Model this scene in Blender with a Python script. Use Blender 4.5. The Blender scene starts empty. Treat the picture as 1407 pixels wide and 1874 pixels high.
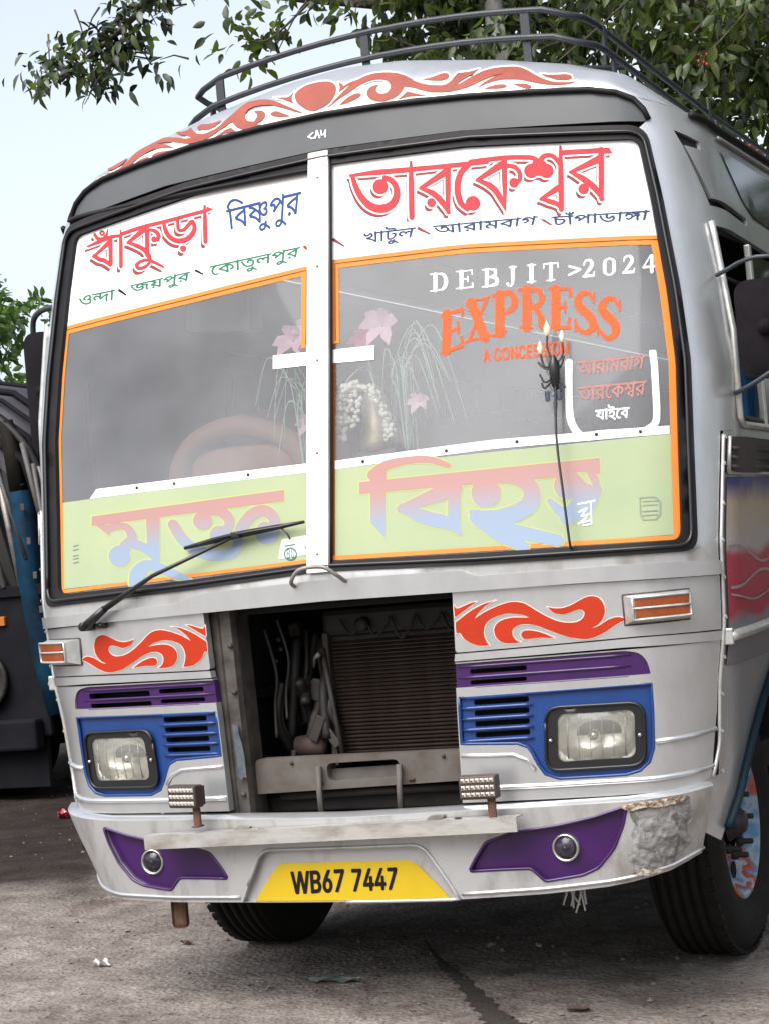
import bpy, bmesh, math, random
import numpy as np
from mathutils import Vector, Matrix
from mathutils.geometry import delaunay_2d_cdt

random.seed(11)
rng = np.random.default_rng(11)
SC = bpy.context.scene
COL = SC.collection
PI = math.pi

# ------------------------------------------------------------------ camera
cam_d = bpy.data.cameras.new('camera')
cam = bpy.data.objects.new('camera', cam_d)
COL.objects.link(cam)
cam_d.sensor_fit = 'HORIZONTAL'
cam_d.sensor_width = 36.0
cam_d.lens = 91.74
cam_d.clip_start = 0.05
cam_d.clip_end = 2000
RX, RY, RZ = (0.90750119, 0.41011511, -0.09081405), (0.09364512, 0.01322542, 0.99551779), (0.40947795, -0.91193787, -0.0264032)
cam.matrix_world = Matrix(((RX[0], RY[0], RZ[0], 2.70848), (RX[1], RY[1], RZ[1], -5.52), (RX[2], RY[2], RZ[2], 1.38), (0, 0, 0, 1)))
SC.camera = cam

# ------------------------------------------------------------------ daylight
SUN_EL, SUN_AZ = math.radians(52), math.radians(195)      # azimuth clockwise from +Y: in front of the bus, a little to its right
world = bpy.data.worlds.new('World')
SC.world = world
world.use_nodes = True
wn = world.node_tree
for n in list(wn.nodes): wn.nodes.remove(n)
w_out = wn.nodes.new('ShaderNodeOutputWorld')
w_bg = wn.nodes.new('ShaderNodeBackground')
w_sky = wn.nodes.new('ShaderNodeTexSky')
w_sky.sky_type = 'NISHITA'
w_sky.sun_disc = False
w_sky.sun_elevation = SUN_EL
w_sky.sun_rotation = SUN_AZ
w_sky.altitude = 50
w_sky.air_density = 1.0
w_sky.dust_density = 4.0
w_sky.ozone_density = 1.0
w_mix = wn.nodes.new('ShaderNodeMixRGB')                    # thin overcast: the sky's own light, greyed
w_hsv = wn.nodes.new('ShaderNodeHueSaturation')
w_hsv.inputs['Saturation'].default_value = 0.46
wn.links.new(w_sky.outputs[0], w_hsv.inputs['Color'])
wn.links.new(w_hsv.outputs[0], w_bg.inputs[0])
wn.nodes.remove(w_mix)
w_bg.inputs[1].default_value = 0.15
wn.links.new(w_bg.outputs[0], w_out.inputs[0])

sun_d = bpy.data.lights.new('sun', 'SUN')
sun_d.energy = 1.5
sun_d.angle = math.radians(55)
sun_d.color = (1.0, 0.985, 0.96)
sun = bpy.data.objects.new('sun', sun_d)
COL.objects.link(sun)
sd = Vector((math.sin(SUN_AZ) * math.cos(SUN_EL), math.cos(SUN_AZ) * math.cos(SUN_EL), math.sin(SUN_EL)))
sun.rotation_euler = sd.to_track_quat('Z', 'Y').to_euler()
sun.location = sd * 40

SC.view_settings.view_transform = 'Standard'
SC.view_settings.look = 'None'
SC.view_settings.exposure = 1.0
SC.view_settings.gamma = 1.0
SC.view_settings.use_curve_mapping = False
SC.cycles.max_bounces = 8
SC.cycles.transparent_max_bounces = 24
SC.cycles.caustics_reflective = False
SC.cycles.caustics_refractive = False
SC.cycles.sample_clamp_indirect = 6.0

# ------------------------------------------------------------------ materials
MATS = {}
def mat(name, color, rough=0.6, metal=0.0, vary=0.0, scale=8.0, bump=0.0, bscale=60.0, color2=None, spec=0.5, coat=0.0, thresh=None, distort=0.0, stretch=None):
    """Principled surface whose colour drifts between two tones over a noise field, with an optional fine bump."""
    if name in MATS: return MATS[name]
    m = bpy.data.materials.new(name); m.use_nodes = True
    nt = m.node_tree; b = nt.nodes['Principled BSDF']
    b.inputs['Base Color'].default_value = (*color, 1)
    b.inputs['Roughness'].default_value = rough
    b.inputs['Metallic'].default_value = metal
    b.inputs['Specular IOR Level'].default_value = spec
    if coat: b.inputs['Coat Weight'].default_value = coat; b.inputs['Coat Roughness'].default_value = 0.12
    tc = nt.nodes.new('ShaderNodeTexCoord')
    src = tc.outputs['Object']
    if stretch:
        mp = nt.nodes.new('ShaderNodeMapping'); mp.inputs['Scale'].default_value = stretch
        nt.links.new(src, mp.inputs[0]); src = mp.outputs[0]
    if vary or color2:
        nz = nt.nodes.new('ShaderNodeTexNoise'); nz.inputs['Scale'].default_value = scale; nz.inputs['Detail'].default_value = 6; nz.inputs['Roughness'].default_value = 0.6
        nz.inputs['Distortion'].default_value = distort
        nt.links.new(src, nz.inputs['Vector'])
        rp = nt.nodes.new('ShaderNodeValToRGB')
        lo, hi = thresh or (0.32, 0.68)
        rp.color_ramp.elements[0].position = lo; rp.color_ramp.elements[1].position = hi
        c2 = color2 or tuple(c * (1 - vary) for c in color)
        rp.color_ramp.elements[0].color = (*c2, 1); rp.color_ramp.elements[1].color = (*color, 1)
        nt.links.new(nz.outputs['Fac'], rp.inputs[0]); nt.links.new(rp.outputs[0], b.inputs['Base Color'])
    if bump:
        n2 = nt.nodes.new('ShaderNodeTexNoise'); n2.inputs['Scale'].default_value = bscale; n2.inputs['Detail'].default_value = 5
        nt.links.new(src, n2.inputs['Vector'])
        bp = nt.nodes.new('ShaderNodeBump'); bp.inputs['Strength'].default_value = bump; bp.inputs['Distance'].default_value = 0.01
        nt.links.new(n2.outputs['Fac'], bp.inputs['Height']); nt.links.new(bp.outputs[0], b.inputs['Normal'])
    MATS[name] = m
    return m

SILVER = mat('silver_paint', (0.57, 0.578, 0.588), 0.29, 0.72, vary=0.15, scale=7.0, bump=0.10, bscale=5, coat=0.15, stretch=(1, 1, .5), thresh=(.3, .58))
SILVER_D = mat('silver_paint_worn', (0.46, 0.46, 0.46), 0.38, 0.5, color2=(0.27, 0.25, 0.225), scale=11, bump=0.10, bscale=14, thresh=(0.26, 0.50), stretch=(1, 1, .45))
WHITE = mat('white_paint', (0.74, 0.74, 0.73), 0.4, vary=0.22, scale=9)
CREAM = mat('cream_paint', (0.82, 0.79, 0.68), 0.42, vary=0.05, scale=4)
CORAL = mat('coral_paint', (0.30, 0.080, 0.060), 0.5, vary=0.12, scale=12, color2=(0.24, 0.070, 0.055), spec=0.12)
FLAME = mat('flame_red_paint', (0.42, 0.036, 0.014), 0.42, vary=0.12, scale=10, spec=0.12)
FLAME_E = mat('flame_outline_paint', (0.72, 0.60, 0.52), 0.45, vary=0.1)
PURPLE = mat('purple_paint', (0.040, 0.005, 0.085), 0.34, vary=0.25, scale=12, coat=0.2)
BLUE = mat('blue_paint', (0.006, 0.042, 0.19), 0.34, vary=0.25, scale=12, coat=0.2)
BLACK = mat('black_rubber', (0.011, 0.010, 0.012), 0.55, vary=0.3, scale=20, bump=0.05, spec=0.25)
BLACK_G = mat('black_plastic', (0.012, 0.012, 0.013), 0.3, vary=0.2)
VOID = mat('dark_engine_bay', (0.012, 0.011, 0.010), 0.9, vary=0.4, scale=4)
VISOR = mat('grey_sun_strip', (0.095, 0.100, 0.105), 0.30, vary=0.2, scale=3, spec=0.18)
STEEL = mat('bare_steel', (0.30, 0.28, 0.26), 0.5, 0.5, color2=(0.17, 0.14, 0.12), scale=14, bump=0.15, bscale=40, thresh=(0.3, 0.6))
GRIME = mat('grimy_steel', (0.062, 0.054, 0.049), 0.65, 0.2, color2=(0.035, 0.028, 0.024), scale=10, bump=0.25, bscale=30)
DARKMETAL = mat('oily_black_metal', (0.018, 0.016, 0.015), 0.6, 0.2, color2=(0.02, 0.018, 0.016), scale=14, bump=0.25, bscale=30)
RUST = mat('rusty_iron', (0.17, 0.085, 0.05), 0.8, 0.1, color2=(0.07, 0.035, 0.025), scale=25, bump=0.3, bscale=70)
RACK = mat('rack_grey_paint', (0.026, 0.030, 0.038), 0.4, 0.1, vary=0.35, scale=20, bump=0.06)
CHROME = mat('dull_chrome', (0.62, 0.61, 0.58), 0.22, 0.9, vary=0.15, scale=20)
BEAD = mat('aluminium_bead', (0.58, 0.58, 0.56), 0.35, 0.6, vary=0.25, scale=30)
AMBER = mat('amber_plastic', (0.27, 0.055, 0.010), 0.25, vary=0.3, scale=30, coat=0.5)
PLATE = mat('yellow_plate', (0.54, 0.37, 0.008), 0.4, vary=0.07, scale=8)
INK = mat('black_print', (0.012, 0.007, 0.007), 0.6, vary=0.2, spec=0.15)
RED_W = mat('red_vinyl', (0.43, 0.042, 0.050), 0.45, vary=0.1, scale=14, spec=0.12)
RED_S = mat('dark_red_vinyl', (0.27, 0.05, 0.045), 0.5, vary=0.15, spec=0.12)
GREEN_V = mat('green_vinyl', (0.035, 0.17, 0.10), 0.5, vary=0.12, spec=0.12)
BLUE_V = mat('blue_vinyl', (0.03, 0.065, 0.22), 0.5, vary=0.15, spec=0.12)
NAVY_V = mat('navy_vinyl', (0.035, 0.055, 0.13), 0.5, vary=0.15, spec=0.12)
ORANGE = mat('orange_vinyl', (0.66, 0.23, 0.05), 0.45, vary=0.10, scale=9, spec=0.12)
BROWN_L = mat('brown_pinstripe', (0.28, 0.07, 0.02), 0.5, vary=0.1, spec=0.12)
EXPR = mat('orange_red_vinyl', (0.66, 0.10, 0.028), 0.45, vary=0.08, spec=0.12)
FADED = mat('faded_red_print', (0.42, 0.20, 0.18), 0.55, vary=0.2, scale=40, spec=0.12)
WHITE_P = mat('white_vinyl', (0.86, 0.86, 0.85), 0.45, vary=0.04)
GREY_P = mat('grey_print', (0.22, 0.27, 0.22), 0.6, vary=0.2)
LIME = mat('lime_vinyl', (0.355, 0.40, 0.235), 0.55, scale=2.2, color2=(0.295, 0.355, 0.225), spec=0.12)  # paled to carry the haze of the windscreen in its colour
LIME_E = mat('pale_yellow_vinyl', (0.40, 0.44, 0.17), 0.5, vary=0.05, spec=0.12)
LINING = mat('cab_lining', (0.14, 0.14, 0.145), 0.8, vary=0.3, scale=3)
CEIL = mat('cab_ceiling', (0.16, 0.16, 0.16), 0.7, vary=0.15, scale=2)
SEAT = mat('brown_seat_cover', (0.22, 0.095, 0.055), 0.75, vary=0.3, scale=9, bump=0.1)
TYRE = mat('tyre_rubber', (0.010, 0.0095, 0.009), 0.8, spec=0.2, color2=(0.017, 0.015, 0.013), scale=18, bump=0.15, bscale=60)
TEAL = mat('teal_paint', (0.004, 0.018, 0.030), 0.6, spec=0.2, vary=0.3, scale=14)

def node_mat(name):
    m = bpy.data.materials.new(name); m.use_nodes = True
    nt = m.node_tree
    for n in list(nt.nodes): nt.nodes.remove(n)
    out = nt.nodes.new('ShaderNodeOutputMaterial')
    return m, nt, out, (lambda t, **k: _mk(nt, t, **k)), nt.links.new
def _mk(nt, t, **k):
    n = nt.nodes.new(t)
    for a, v in k.items():
        if a.startswith('i_'):
            key = a[2:]
            n.inputs[int(key) if key.isdigit() else key.replace('_', ' ')].default_value = v
        else: setattr(n, a, v)
    return n

def glass_mat(name, haze=0.24, hazecol=(0.52, 0.52, 0.53), ior=1.5, tint=(0.9, 0.92, 0.92)):
    """A single dusty pane: see-through, with Fresnel reflection and a dusty film that also paints in reflected sky as pale dust."""
    m, nt, out, N, L = node_mat(name)
    tr = N('ShaderNodeBsdfTransparent'); tr.inputs[0].default_value = (*tint, 1)
    gl = N('ShaderNodeBsdfGlossy', i_Roughness=0.03)
    fr = N('ShaderNodeFresnel', i_IOR=ior)
    mx = N('ShaderNodeMixShader'); L(fr.outputs[0], mx.inputs[0]); L(tr.outputs[0], mx.inputs[1]); L(gl.outputs[0], mx.inputs[2])
    df = N('ShaderNodeBsdfDiffuse'); df.inputs[0].default_value = (*hazecol, 1)
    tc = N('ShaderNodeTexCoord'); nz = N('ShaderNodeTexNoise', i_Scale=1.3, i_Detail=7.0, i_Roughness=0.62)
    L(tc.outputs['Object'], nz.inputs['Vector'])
    mr = N('ShaderNodeMapRange'); mr.inputs[1].default_value = 0.3; mr.inputs[2].default_value = 0.7; mr.inputs[3].default_value = haze * 0.58; mr.inputs[4].default_value = haze * 1.38
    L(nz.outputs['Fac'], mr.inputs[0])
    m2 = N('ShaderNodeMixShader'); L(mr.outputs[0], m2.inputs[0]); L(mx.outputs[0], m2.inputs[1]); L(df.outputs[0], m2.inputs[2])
    L(m2.outputs[0], out.inputs[0])
    return m
GLASS = glass_mat('dusty_hazed_windscreen', 0.31, hazecol=(0.40, 0.41, 0.43))  # pale film stands in for sky veiling the screen, besides some dust
SIDE_GLASS = glass_mat('side_window_glass', 0.06, tint=(0.55, 0.57, 0.58))
LAMP_GLASS = glass_mat('lamp_glass', 0.20, hazecol=(0.70, 0.70, 0.64), tint=(0.96, 0.95, 0.92))

def ramp_mat(name, axis, stops, rough=0.5, noise=0.0, nscale=8.0, scale=1.0, offset=0.0, metal=0.0):
    """Printed colour that runs along one object axis (design of the print), broken up by noise."""
    m = bpy.data.materials.new(name); m.use_nodes = True
    nt = m.node_tree; b = nt.nodes['Principled BSDF']; b.inputs['Roughness'].default_value = rough; b.inputs['Metallic'].default_value = metal
    tc = nt.nodes.new('ShaderNodeTexCoord'); sp = nt.nodes.new('ShaderNodeSeparateXYZ'); nt.links.new(tc.outputs['Object'], sp.inputs[0])
    ma = nt.nodes.new('ShaderNodeMath'); ma.operation = 'MULTIPLY_ADD'; ma.inputs[1].default_value = scale; ma.inputs[2].default_value = offset
    nt.links.new(sp.outputs[axis], ma.inputs[0]); v = ma.outputs[0]
    if noise:
        nz = nt.nodes.new('ShaderNodeTexNoise'); nz.inputs['Scale'].default_value = nscale; nz.inputs['Detail'].default_value = 5
        nt.links.new(tc.outputs['Object'], nz.inputs['Vector'])
        m2 = nt.nodes.new('ShaderNodeMath'); m2.operation = 'MULTIPLY_ADD'; m2.inputs[1].default_value = noise; nt.links.new(nz.outputs['Fac'], m2.inputs[0]); nt.links.new(v, m2.inputs[2]); v = m2.outputs[0]
    rp = nt.nodes.new('ShaderNodeValToRGB'); nt.links.new(v, rp.inputs[0])
    e = rp.color_ramp.elements
    while len(e) < len(stops): e.new(0.5)
    for el, (p, c) in zip(e, stops): el.position = p; el.color = (*c, 1)
    nt.links.new(rp.outputs[0], b.inputs['Base Color'])
    return m
BANNER_INK = ramp_mat('red_to_blue_banner_print', 2, [(0.0, (0.21, 0.285, 0.385)), (0.42, (0.21, 0.265, 0.355)), (0.56, (0.265, 0.235, 0.265)), (0.75, (0.335, 0.185, 0.170)), (1.0, (0.345, 0.165, 0.150))], scale=3.6, offset=-5.0)  # letter colours washed out as if seen through hazy glass
SIDE_PAINT = ramp_mat('side_colour_bands', 2, [(0.0, (0.16, 0.15, 0.16)), (0.24, (0.20, 0.19, 0.20)), (0.28, (0.33, 0.04, 0.06)), (0.52, (0.36, 0.05, 0.07)), (0.56, (0.36, 0.33, 0.32)), (0.74, (0.38, 0.30, 0.22)), (0.84, (0.05, 0.05, 0.16)), (1.0, (0.02, 0.035, 0.12))], rough=0.35, noise=0.16, nscale=6, scale=1.45, offset=-1.46)

# ------------------------------------------------------------------ mesh helpers
def link(name, me, m=None, parent=None):
    o = bpy.data.objects.new(name, me)
    COL.objects.link(o)
    if m is not None and not me.materials: me.materials.append(m)
    if parent is not None:
        o.parent = parent
        o.matrix_parent_inverse = parent.matrix_world.inverted()
    return o
def mesh(name, verts, faces, m=None, parent=None, smooth=True):
    me = bpy.data.meshes.new(name)
    me.from_pydata([tuple(v) for v in verts], [], faces)
    if smooth: me.polygons.foreach_set('use_smooth', [True] * len(me.polygons))
    me.update()
    return link(name, me, m, parent)
def bm_obj(name, bm, m=None, parent=None, smooth=False):
    me = bpy.data.meshes.new(name)
    bmesh.ops.recalc_face_normals(bm, faces=bm.faces[:])
    bm.to_mesh(me); bm.free()
    if smooth: me.polygons.foreach_set('use_smooth', [True] * len(me.polygons))
    return link(name, me, m, parent)
def empty(name, loc, label, cat, group=None):
    o = bpy.data.objects.new(name, None); COL.objects.link(o); o.location = loc
    o.empty_display_size = 0.2
    o.matrix_world = Matrix.Translation(loc)
    tag(o, label, cat, group)
    return o
def tag(o, label=None, cat=None, group=None, kind=None):
    if label: o['label'] = label
    if cat: o['category'] = cat
    if group: o['group'] = group
    if kind: o['kind'] = kind
    return o
def add_box(bm, c, size, rot=None, bevel=0.0):
    r = bmesh.ops.create_cube(bm, size=1.0)
    M_ = Matrix.Translation(c) @ (rot.to_4x4() if rot is not None else Matrix.Identity(4)) @ Matrix.Diagonal((*size, 1))
    bmesh.ops.transform(bm, matrix=M_, verts=r['verts'])
    if bevel:
        es = list({e for v in r['verts'] for e in v.link_edges})
        bmesh.ops.bevel(bm, geom=es, offset=bevel, segments=2, affect='EDGES', profile=0.5)
def box(name, c, size, m, parent=None, rot=None, bevel=0.004):
    bm = bmesh.new(); add_box(bm, c, size, rot, bevel)
    return bm_obj(name, bm, m, parent)
def catmull(P, n=6):
    P = [Vector(p) for p in P]; out = []
    for i in range(len(P) - 1):
        p1, p2 = P[i], P[i + 1]; p0 = P[i - 1] if i else p1; p3 = P[i + 2] if i + 2 < len(P) else p2
        for j in range(n):
            t = j / n
            out.append(0.5 * (2 * p1 + (p2 - p0) * t + (2 * p0 - 5 * p1 + 4 * p2 - p3) * t * t + (3 * p1 - p0 - 3 * p2 + p3) * t ** 3))
    out.append(P[-1])
    return out
def tube_geo(P, r, sides=8, flat=1.0, cap=True):
    P = [Vector(p) for p in P]; V = []; F = []
    rr = r if hasattr(r, '__len__') else [r] * len(P)
    if len(rr) != len(P): rr = [rr[0] + (rr[-1] - rr[0]) * i / (len(P) - 1) for i in range(len(P))]
    u = None
    for i, p in enumerate(P):
        t = (P[min(i + 1, len(P) - 1)] - P[max(i - 1, 0)]).normalized()
        if u is None: u = t.orthogonal().normalized()
        else:
            u = (u - t * u.dot(t))
            u = u.normalized() if u.length > 1e-6 else t.orthogonal().normalized()
        w = t.cross(u)
        for k in range(sides):
            a = 2 * PI * k / sides
            V.append(p + (u * math.cos(a) + w * math.sin(a) * flat) * rr[i])
    for i in range(len(P) - 1):
        for k in range(sides):
            a, b = i * sides + k, i * sides + (k + 1) % sides
            F.append((a, b, b + sides, a + sides))
    if cap: F.append(tuple(range(sides - 1, -1, -1))); F.append(tuple(len(V) - sides + k for k in range(sides)))
    return V, F
def tube(name, P, r, m, parent=None, sides=8, smooth_path=False, flat=1.0):
    V, F = tube_geo(catmull(P) if smooth_path else P, r, sides, flat)
    return mesh(name, V, F, m, parent)
def merge(parts):
    V = []; F = []
    for v, f in parts:
        o = len(V); V += list(v); F += [tuple(i + o for i in q) for q in f]
    return V, F
def lathe_geo(profile, axis_pt, axis='x', n=40, closed=False):
    """profile = [(axial, radius)], turned round an axis through axis_pt."""
    V = []; F = []
    for a, r in profile:
        for k in range(n):
            t = 2 * PI * k / n
            if axis == 'x': V.append((axis_pt[0] + a, axis_pt[1] + r * math.cos(t), axis_pt[2] + r * math.sin(t)))
            elif axis == 'y': V.append((axis_pt[0] + r * math.cos(t), axis_pt[1] + a, axis_pt[2] + r * math.sin(t)))
            else: V.append((axis_pt[0] + r * math.cos(t), axis_pt[1] + r * math.sin(t), axis_pt[2] + a))
    m_ = len(profile)
    for i in range(m_ - (0 if closed else 1)):
        j = (i + 1) % m_
        for k in range(n):
            F.append((i * n + k, i * n + (k + 1) % n, j * n + (k + 1) % n, j * n + k))
    return V, F
def round_poly(P, r, n=5):
    """A closed outline with its corners rounded; r is one radius or one per corner."""
    out = []; N = len(P)
    for i, p in enumerate(P):
        p = Vector(p); a = Vector(P[i - 1]) - p; b = Vector(P[(i + 1) % N]) - p
        rr = r[i] if hasattr(r, '__len__') else r
        rr = min(rr, a.length * 0.48, b.length * 0.48)
        if rr <= 1e-5: out.append(tuple(p)); continue
        p0 = p + a.normalized() * rr; p2 = p + b.normalized() * rr
        for k in range(n + 1):
            t = k / n
            q = p0 * (1 - t) ** 2 + p * 2 * t * (1 - t) + p2 * t * t
            out.append(tuple(q))
    return out

# ------------------------------------------------------------------ the bus body as a developable chart: (s along the plan outline from the nose, z height, d outward) -> place
K_, XF, RC, W0 = 0.085, 0.98, 0.24, 1.22
_pl = [(x, K_ * x * x) for x in np.linspace(0, XF, 400)]
_pl += [(XF + RC * math.sin(t), K_ * (XF + RC * math.sin(t)) ** 2 + RC * (1 - math.cos(t))) for t in np.linspace(0, PI / 2, 120)[1:]]
_pl.append((W0, 12.0))
PLAN = np.array(_pl)
ARC = np.r_[0, np.cumsum(np.hypot(*np.diff(PLAN, axis=0).T))]
HZ = [.3, .611, .805, .938, 1.053, 1.129, 1.317, 1.658, 1.909, 2.136, 2.427, 2.621, 2.757, 2.95]
HWV = [1.13, 1.164, 1.183, 1.197, 1.218, 1.226, 1.237, 1.26, 1.279, 1.271, 1.243, 1.216, 1.176, 1.08]
def plan(s):
    a = abs(s)
    x = np.interp(a, ARC, PLAN[:, 0]); y = np.interp(a, ARC, PLAN[:, 1])
    x2 = np.interp(a + .004, ARC, PLAN[:, 0]); y2 = np.interp(a + .004, ARC, PLAN[:, 1])
    l = math.hypot(x2 - x, y2 - y)
    return x, y, (y2 - y) / l, -(x2 - x) / l
def BODY(s, z, d=0.0):
    x, y, nx, ny = plan(s)
    k = float(np.interp(z, HZ, HWV)) / W0
    rk = .205 * (z - 1.36) if z > 1.36 else 0.0
    return Vector(((1 if s >= 0 else -1) * (x * k + d * nx), y + rk + d * ny, z))
def BUMP(s, z, d=0.0):
    x, y, nx, ny = plan(s)
    k = float(np.interp(z, [.2, .332, .398, .463, .526, .598, .7], [1.0, 1.059, 1.091, 1.121, 1.154, 1.188, 1.23])) / W0
    t = min(1, max(0, (abs(s) - .75) / .45)); x -= .033 * t * t * (3 - 2 * t)
    return Vector(((1 if s >= 0 else -1) * (x * k + d * nx), y - .012 + d * ny, z))
ZVS, ZVZ = [0, .53, .8, 1.0, 1.1, 1.25, 1.39], [2.88, 2.862, 2.835, 2.805, 2.76, 2.715, 2.69]
ZRX, ZRZ = [0, .2, .55, .63, .78, .86, .95, 1.03, 1.085, 1.17, 1.3], [3.085, 3.072, 3.01, 2.99, 2.955, 2.925, 2.895, 2.84, 2.80, 2.69, 2.6]
def zbrow(s): return float(np.interp(abs(s), ZVS, ZVZ))
def zroof(x): return float(np.interp(abs(x), ZRX, ZRZ))
def DOME(s, v, d=0.0):
    zv = zbrow(s); P = BODY(s, zv); x, y, nx, ny = plan(s)
    n = Vector(((1 if s >= 0 else -1) * nx, ny, 0)); ph = v * PI / 2
    q = P - n * (.30 * (1 - math.cos(ph)))
    h = (zroof(q.x) - zv) * math.sin(ph)
    q.z = zv + h
    if abs(s) < 1.0: q.y += .2 * h * max(0, 1 - v)
    return q + (n * math.cos(ph) + Vector((0, 0, 1)) * math.sin(ph)) * d

def dense(loop, step):
    out = []
    for i, p in enumerate(loop):
        q = loop[(i + 1) % len(loop)]
        n = max(1, int(math.hypot(q[0] - p[0], q[1] - p[1]) / step))
        for k in range(n): out.append((p[0] + (q[0] - p[0]) * k / n, p[1] + (q[1] - p[1]) * k / n))
    return out
def inside(loops, P):
    c = np.zeros(len(P), bool)
    for L in loops:
        A = np.array(L); B = np.roll(A, -1, 0)
        for (x0, y0), (x1, y1) in zip(A, B):
            if y0 == y1: continue
            k = (y0 > P[:, 1]) != (y1 > P[:, 1])
            c ^= k & (P[:, 0] < (x1 - x0) * (P[:, 1] - y0) / (y1 - y0) + x0)
    return c
def sheet(name, loops, d, m, parent=None, thick=0.0, chart=BODY, grid=0.0, step=None, fn=None):
    """A panel cut to the given outlines (even-odd: outlines inside an outline are holes), bent onto the chart; thick adds edge walls."""
    if not hasattr(loops[0][0], '__len__'): loops = [loops]
    if step or grid: loops = [dense(L, step or grid) for L in loops]
    V = []; E = []
    for L in loops:
        o = len(V); V += [Vector(p) for p in L]; E += [(o + i, o + (i + 1) % len(L)) for i in range(len(L))]
    nb = len(V)
    if grid:
        x0 = min(v[0] for v in V); x1 = max(v[0] for v in V); y0 = min(v[1] for v in V); y1 = max(v[1] for v in V)
        G = [(x, y) for x in np.arange(x0 + grid / 2, x1, grid) for y in np.arange(y0 + grid / 2, y1, grid)]
        if G:
            k = inside(loops, np.array(G)); V += [Vector(g) for g, f in zip(G, k) if f]
    r = delaunay_2d_cdt(V, E, [], 0, 1e-6)
    vv = np.array([tuple(v) for v in r[0]]); ff = r[2]
    cen = np.array([vv[list(f)].mean(0) for f in ff])
    keep = inside(loops, cen)
    ff = [tuple(f) for f, k in zip(ff, keep) if k]
    g = fn or (lambda s, z: 0.0)
    P = [chart(s, z, d + g(s, z)) for s, z in vv]
    # orient outwards
    F = []
    ref = chart(vv[0][0], vv[0][1], d + .05) - chart(vv[0][0], vv[0][1], d)
    flip = False
    if ff:
        a, b, c_ = (P[i] for i in ff[len(ff) // 2][:3])
        mid = cen[keep][len(ff) // 2]
        ref = chart(mid[0], mid[1], d + .05) - chart(mid[0], mid[1], d)
        flip = (b - a).cross(c_ - a).dot(ref) < 0
    F = [f[::-1] if flip else f for f in ff]
    nfront = len(F)
    if thick:
        cnt = {}
        for f in F:
            for i in range(len(f)):
                e = (f[i], f[(i + 1) % len(f)])
                cnt[frozenset(e)] = None if frozenset(e) in cnt else e
        for e in [e for e in cnt.values() if e]:
            o = len(P)
            for i in e: P.append(P[i].copy())
            for i in e: P.append(chart(vv[i][0], vv[i][1], d + g(*vv[i]) - thick))
            F.append((o + 1, o, o + 2, o + 3))
    o = mesh(name, P, F, m, parent, smooth=False)
    o.data.polygons.foreach_set('use_smooth', [i < nfront for i in range(len(F))])
    if grid and fn is None:                                     # true surface normals, so slivers of the cut never show
        e = 1e-3; NR = []
        for s, z in vv:
            n = (chart(s + e, z, d) - chart(s - e, z, d)).cross(chart(s, z + e, d) - chart(s, z - e, d)).normalized()
            NR.append(n)
        NR = [n if n.dot(chart(s, z, d + .05) - chart(s, z, d)) > 0 else -n for n, (s, z) in zip(NR, vv)]
        NR += [Vector((0, 0, 0))] * (len(P) - len(vv))
        o.data.normals_split_custom_set_from_vertices([tuple(n) for n in NR])
    return o

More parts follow.
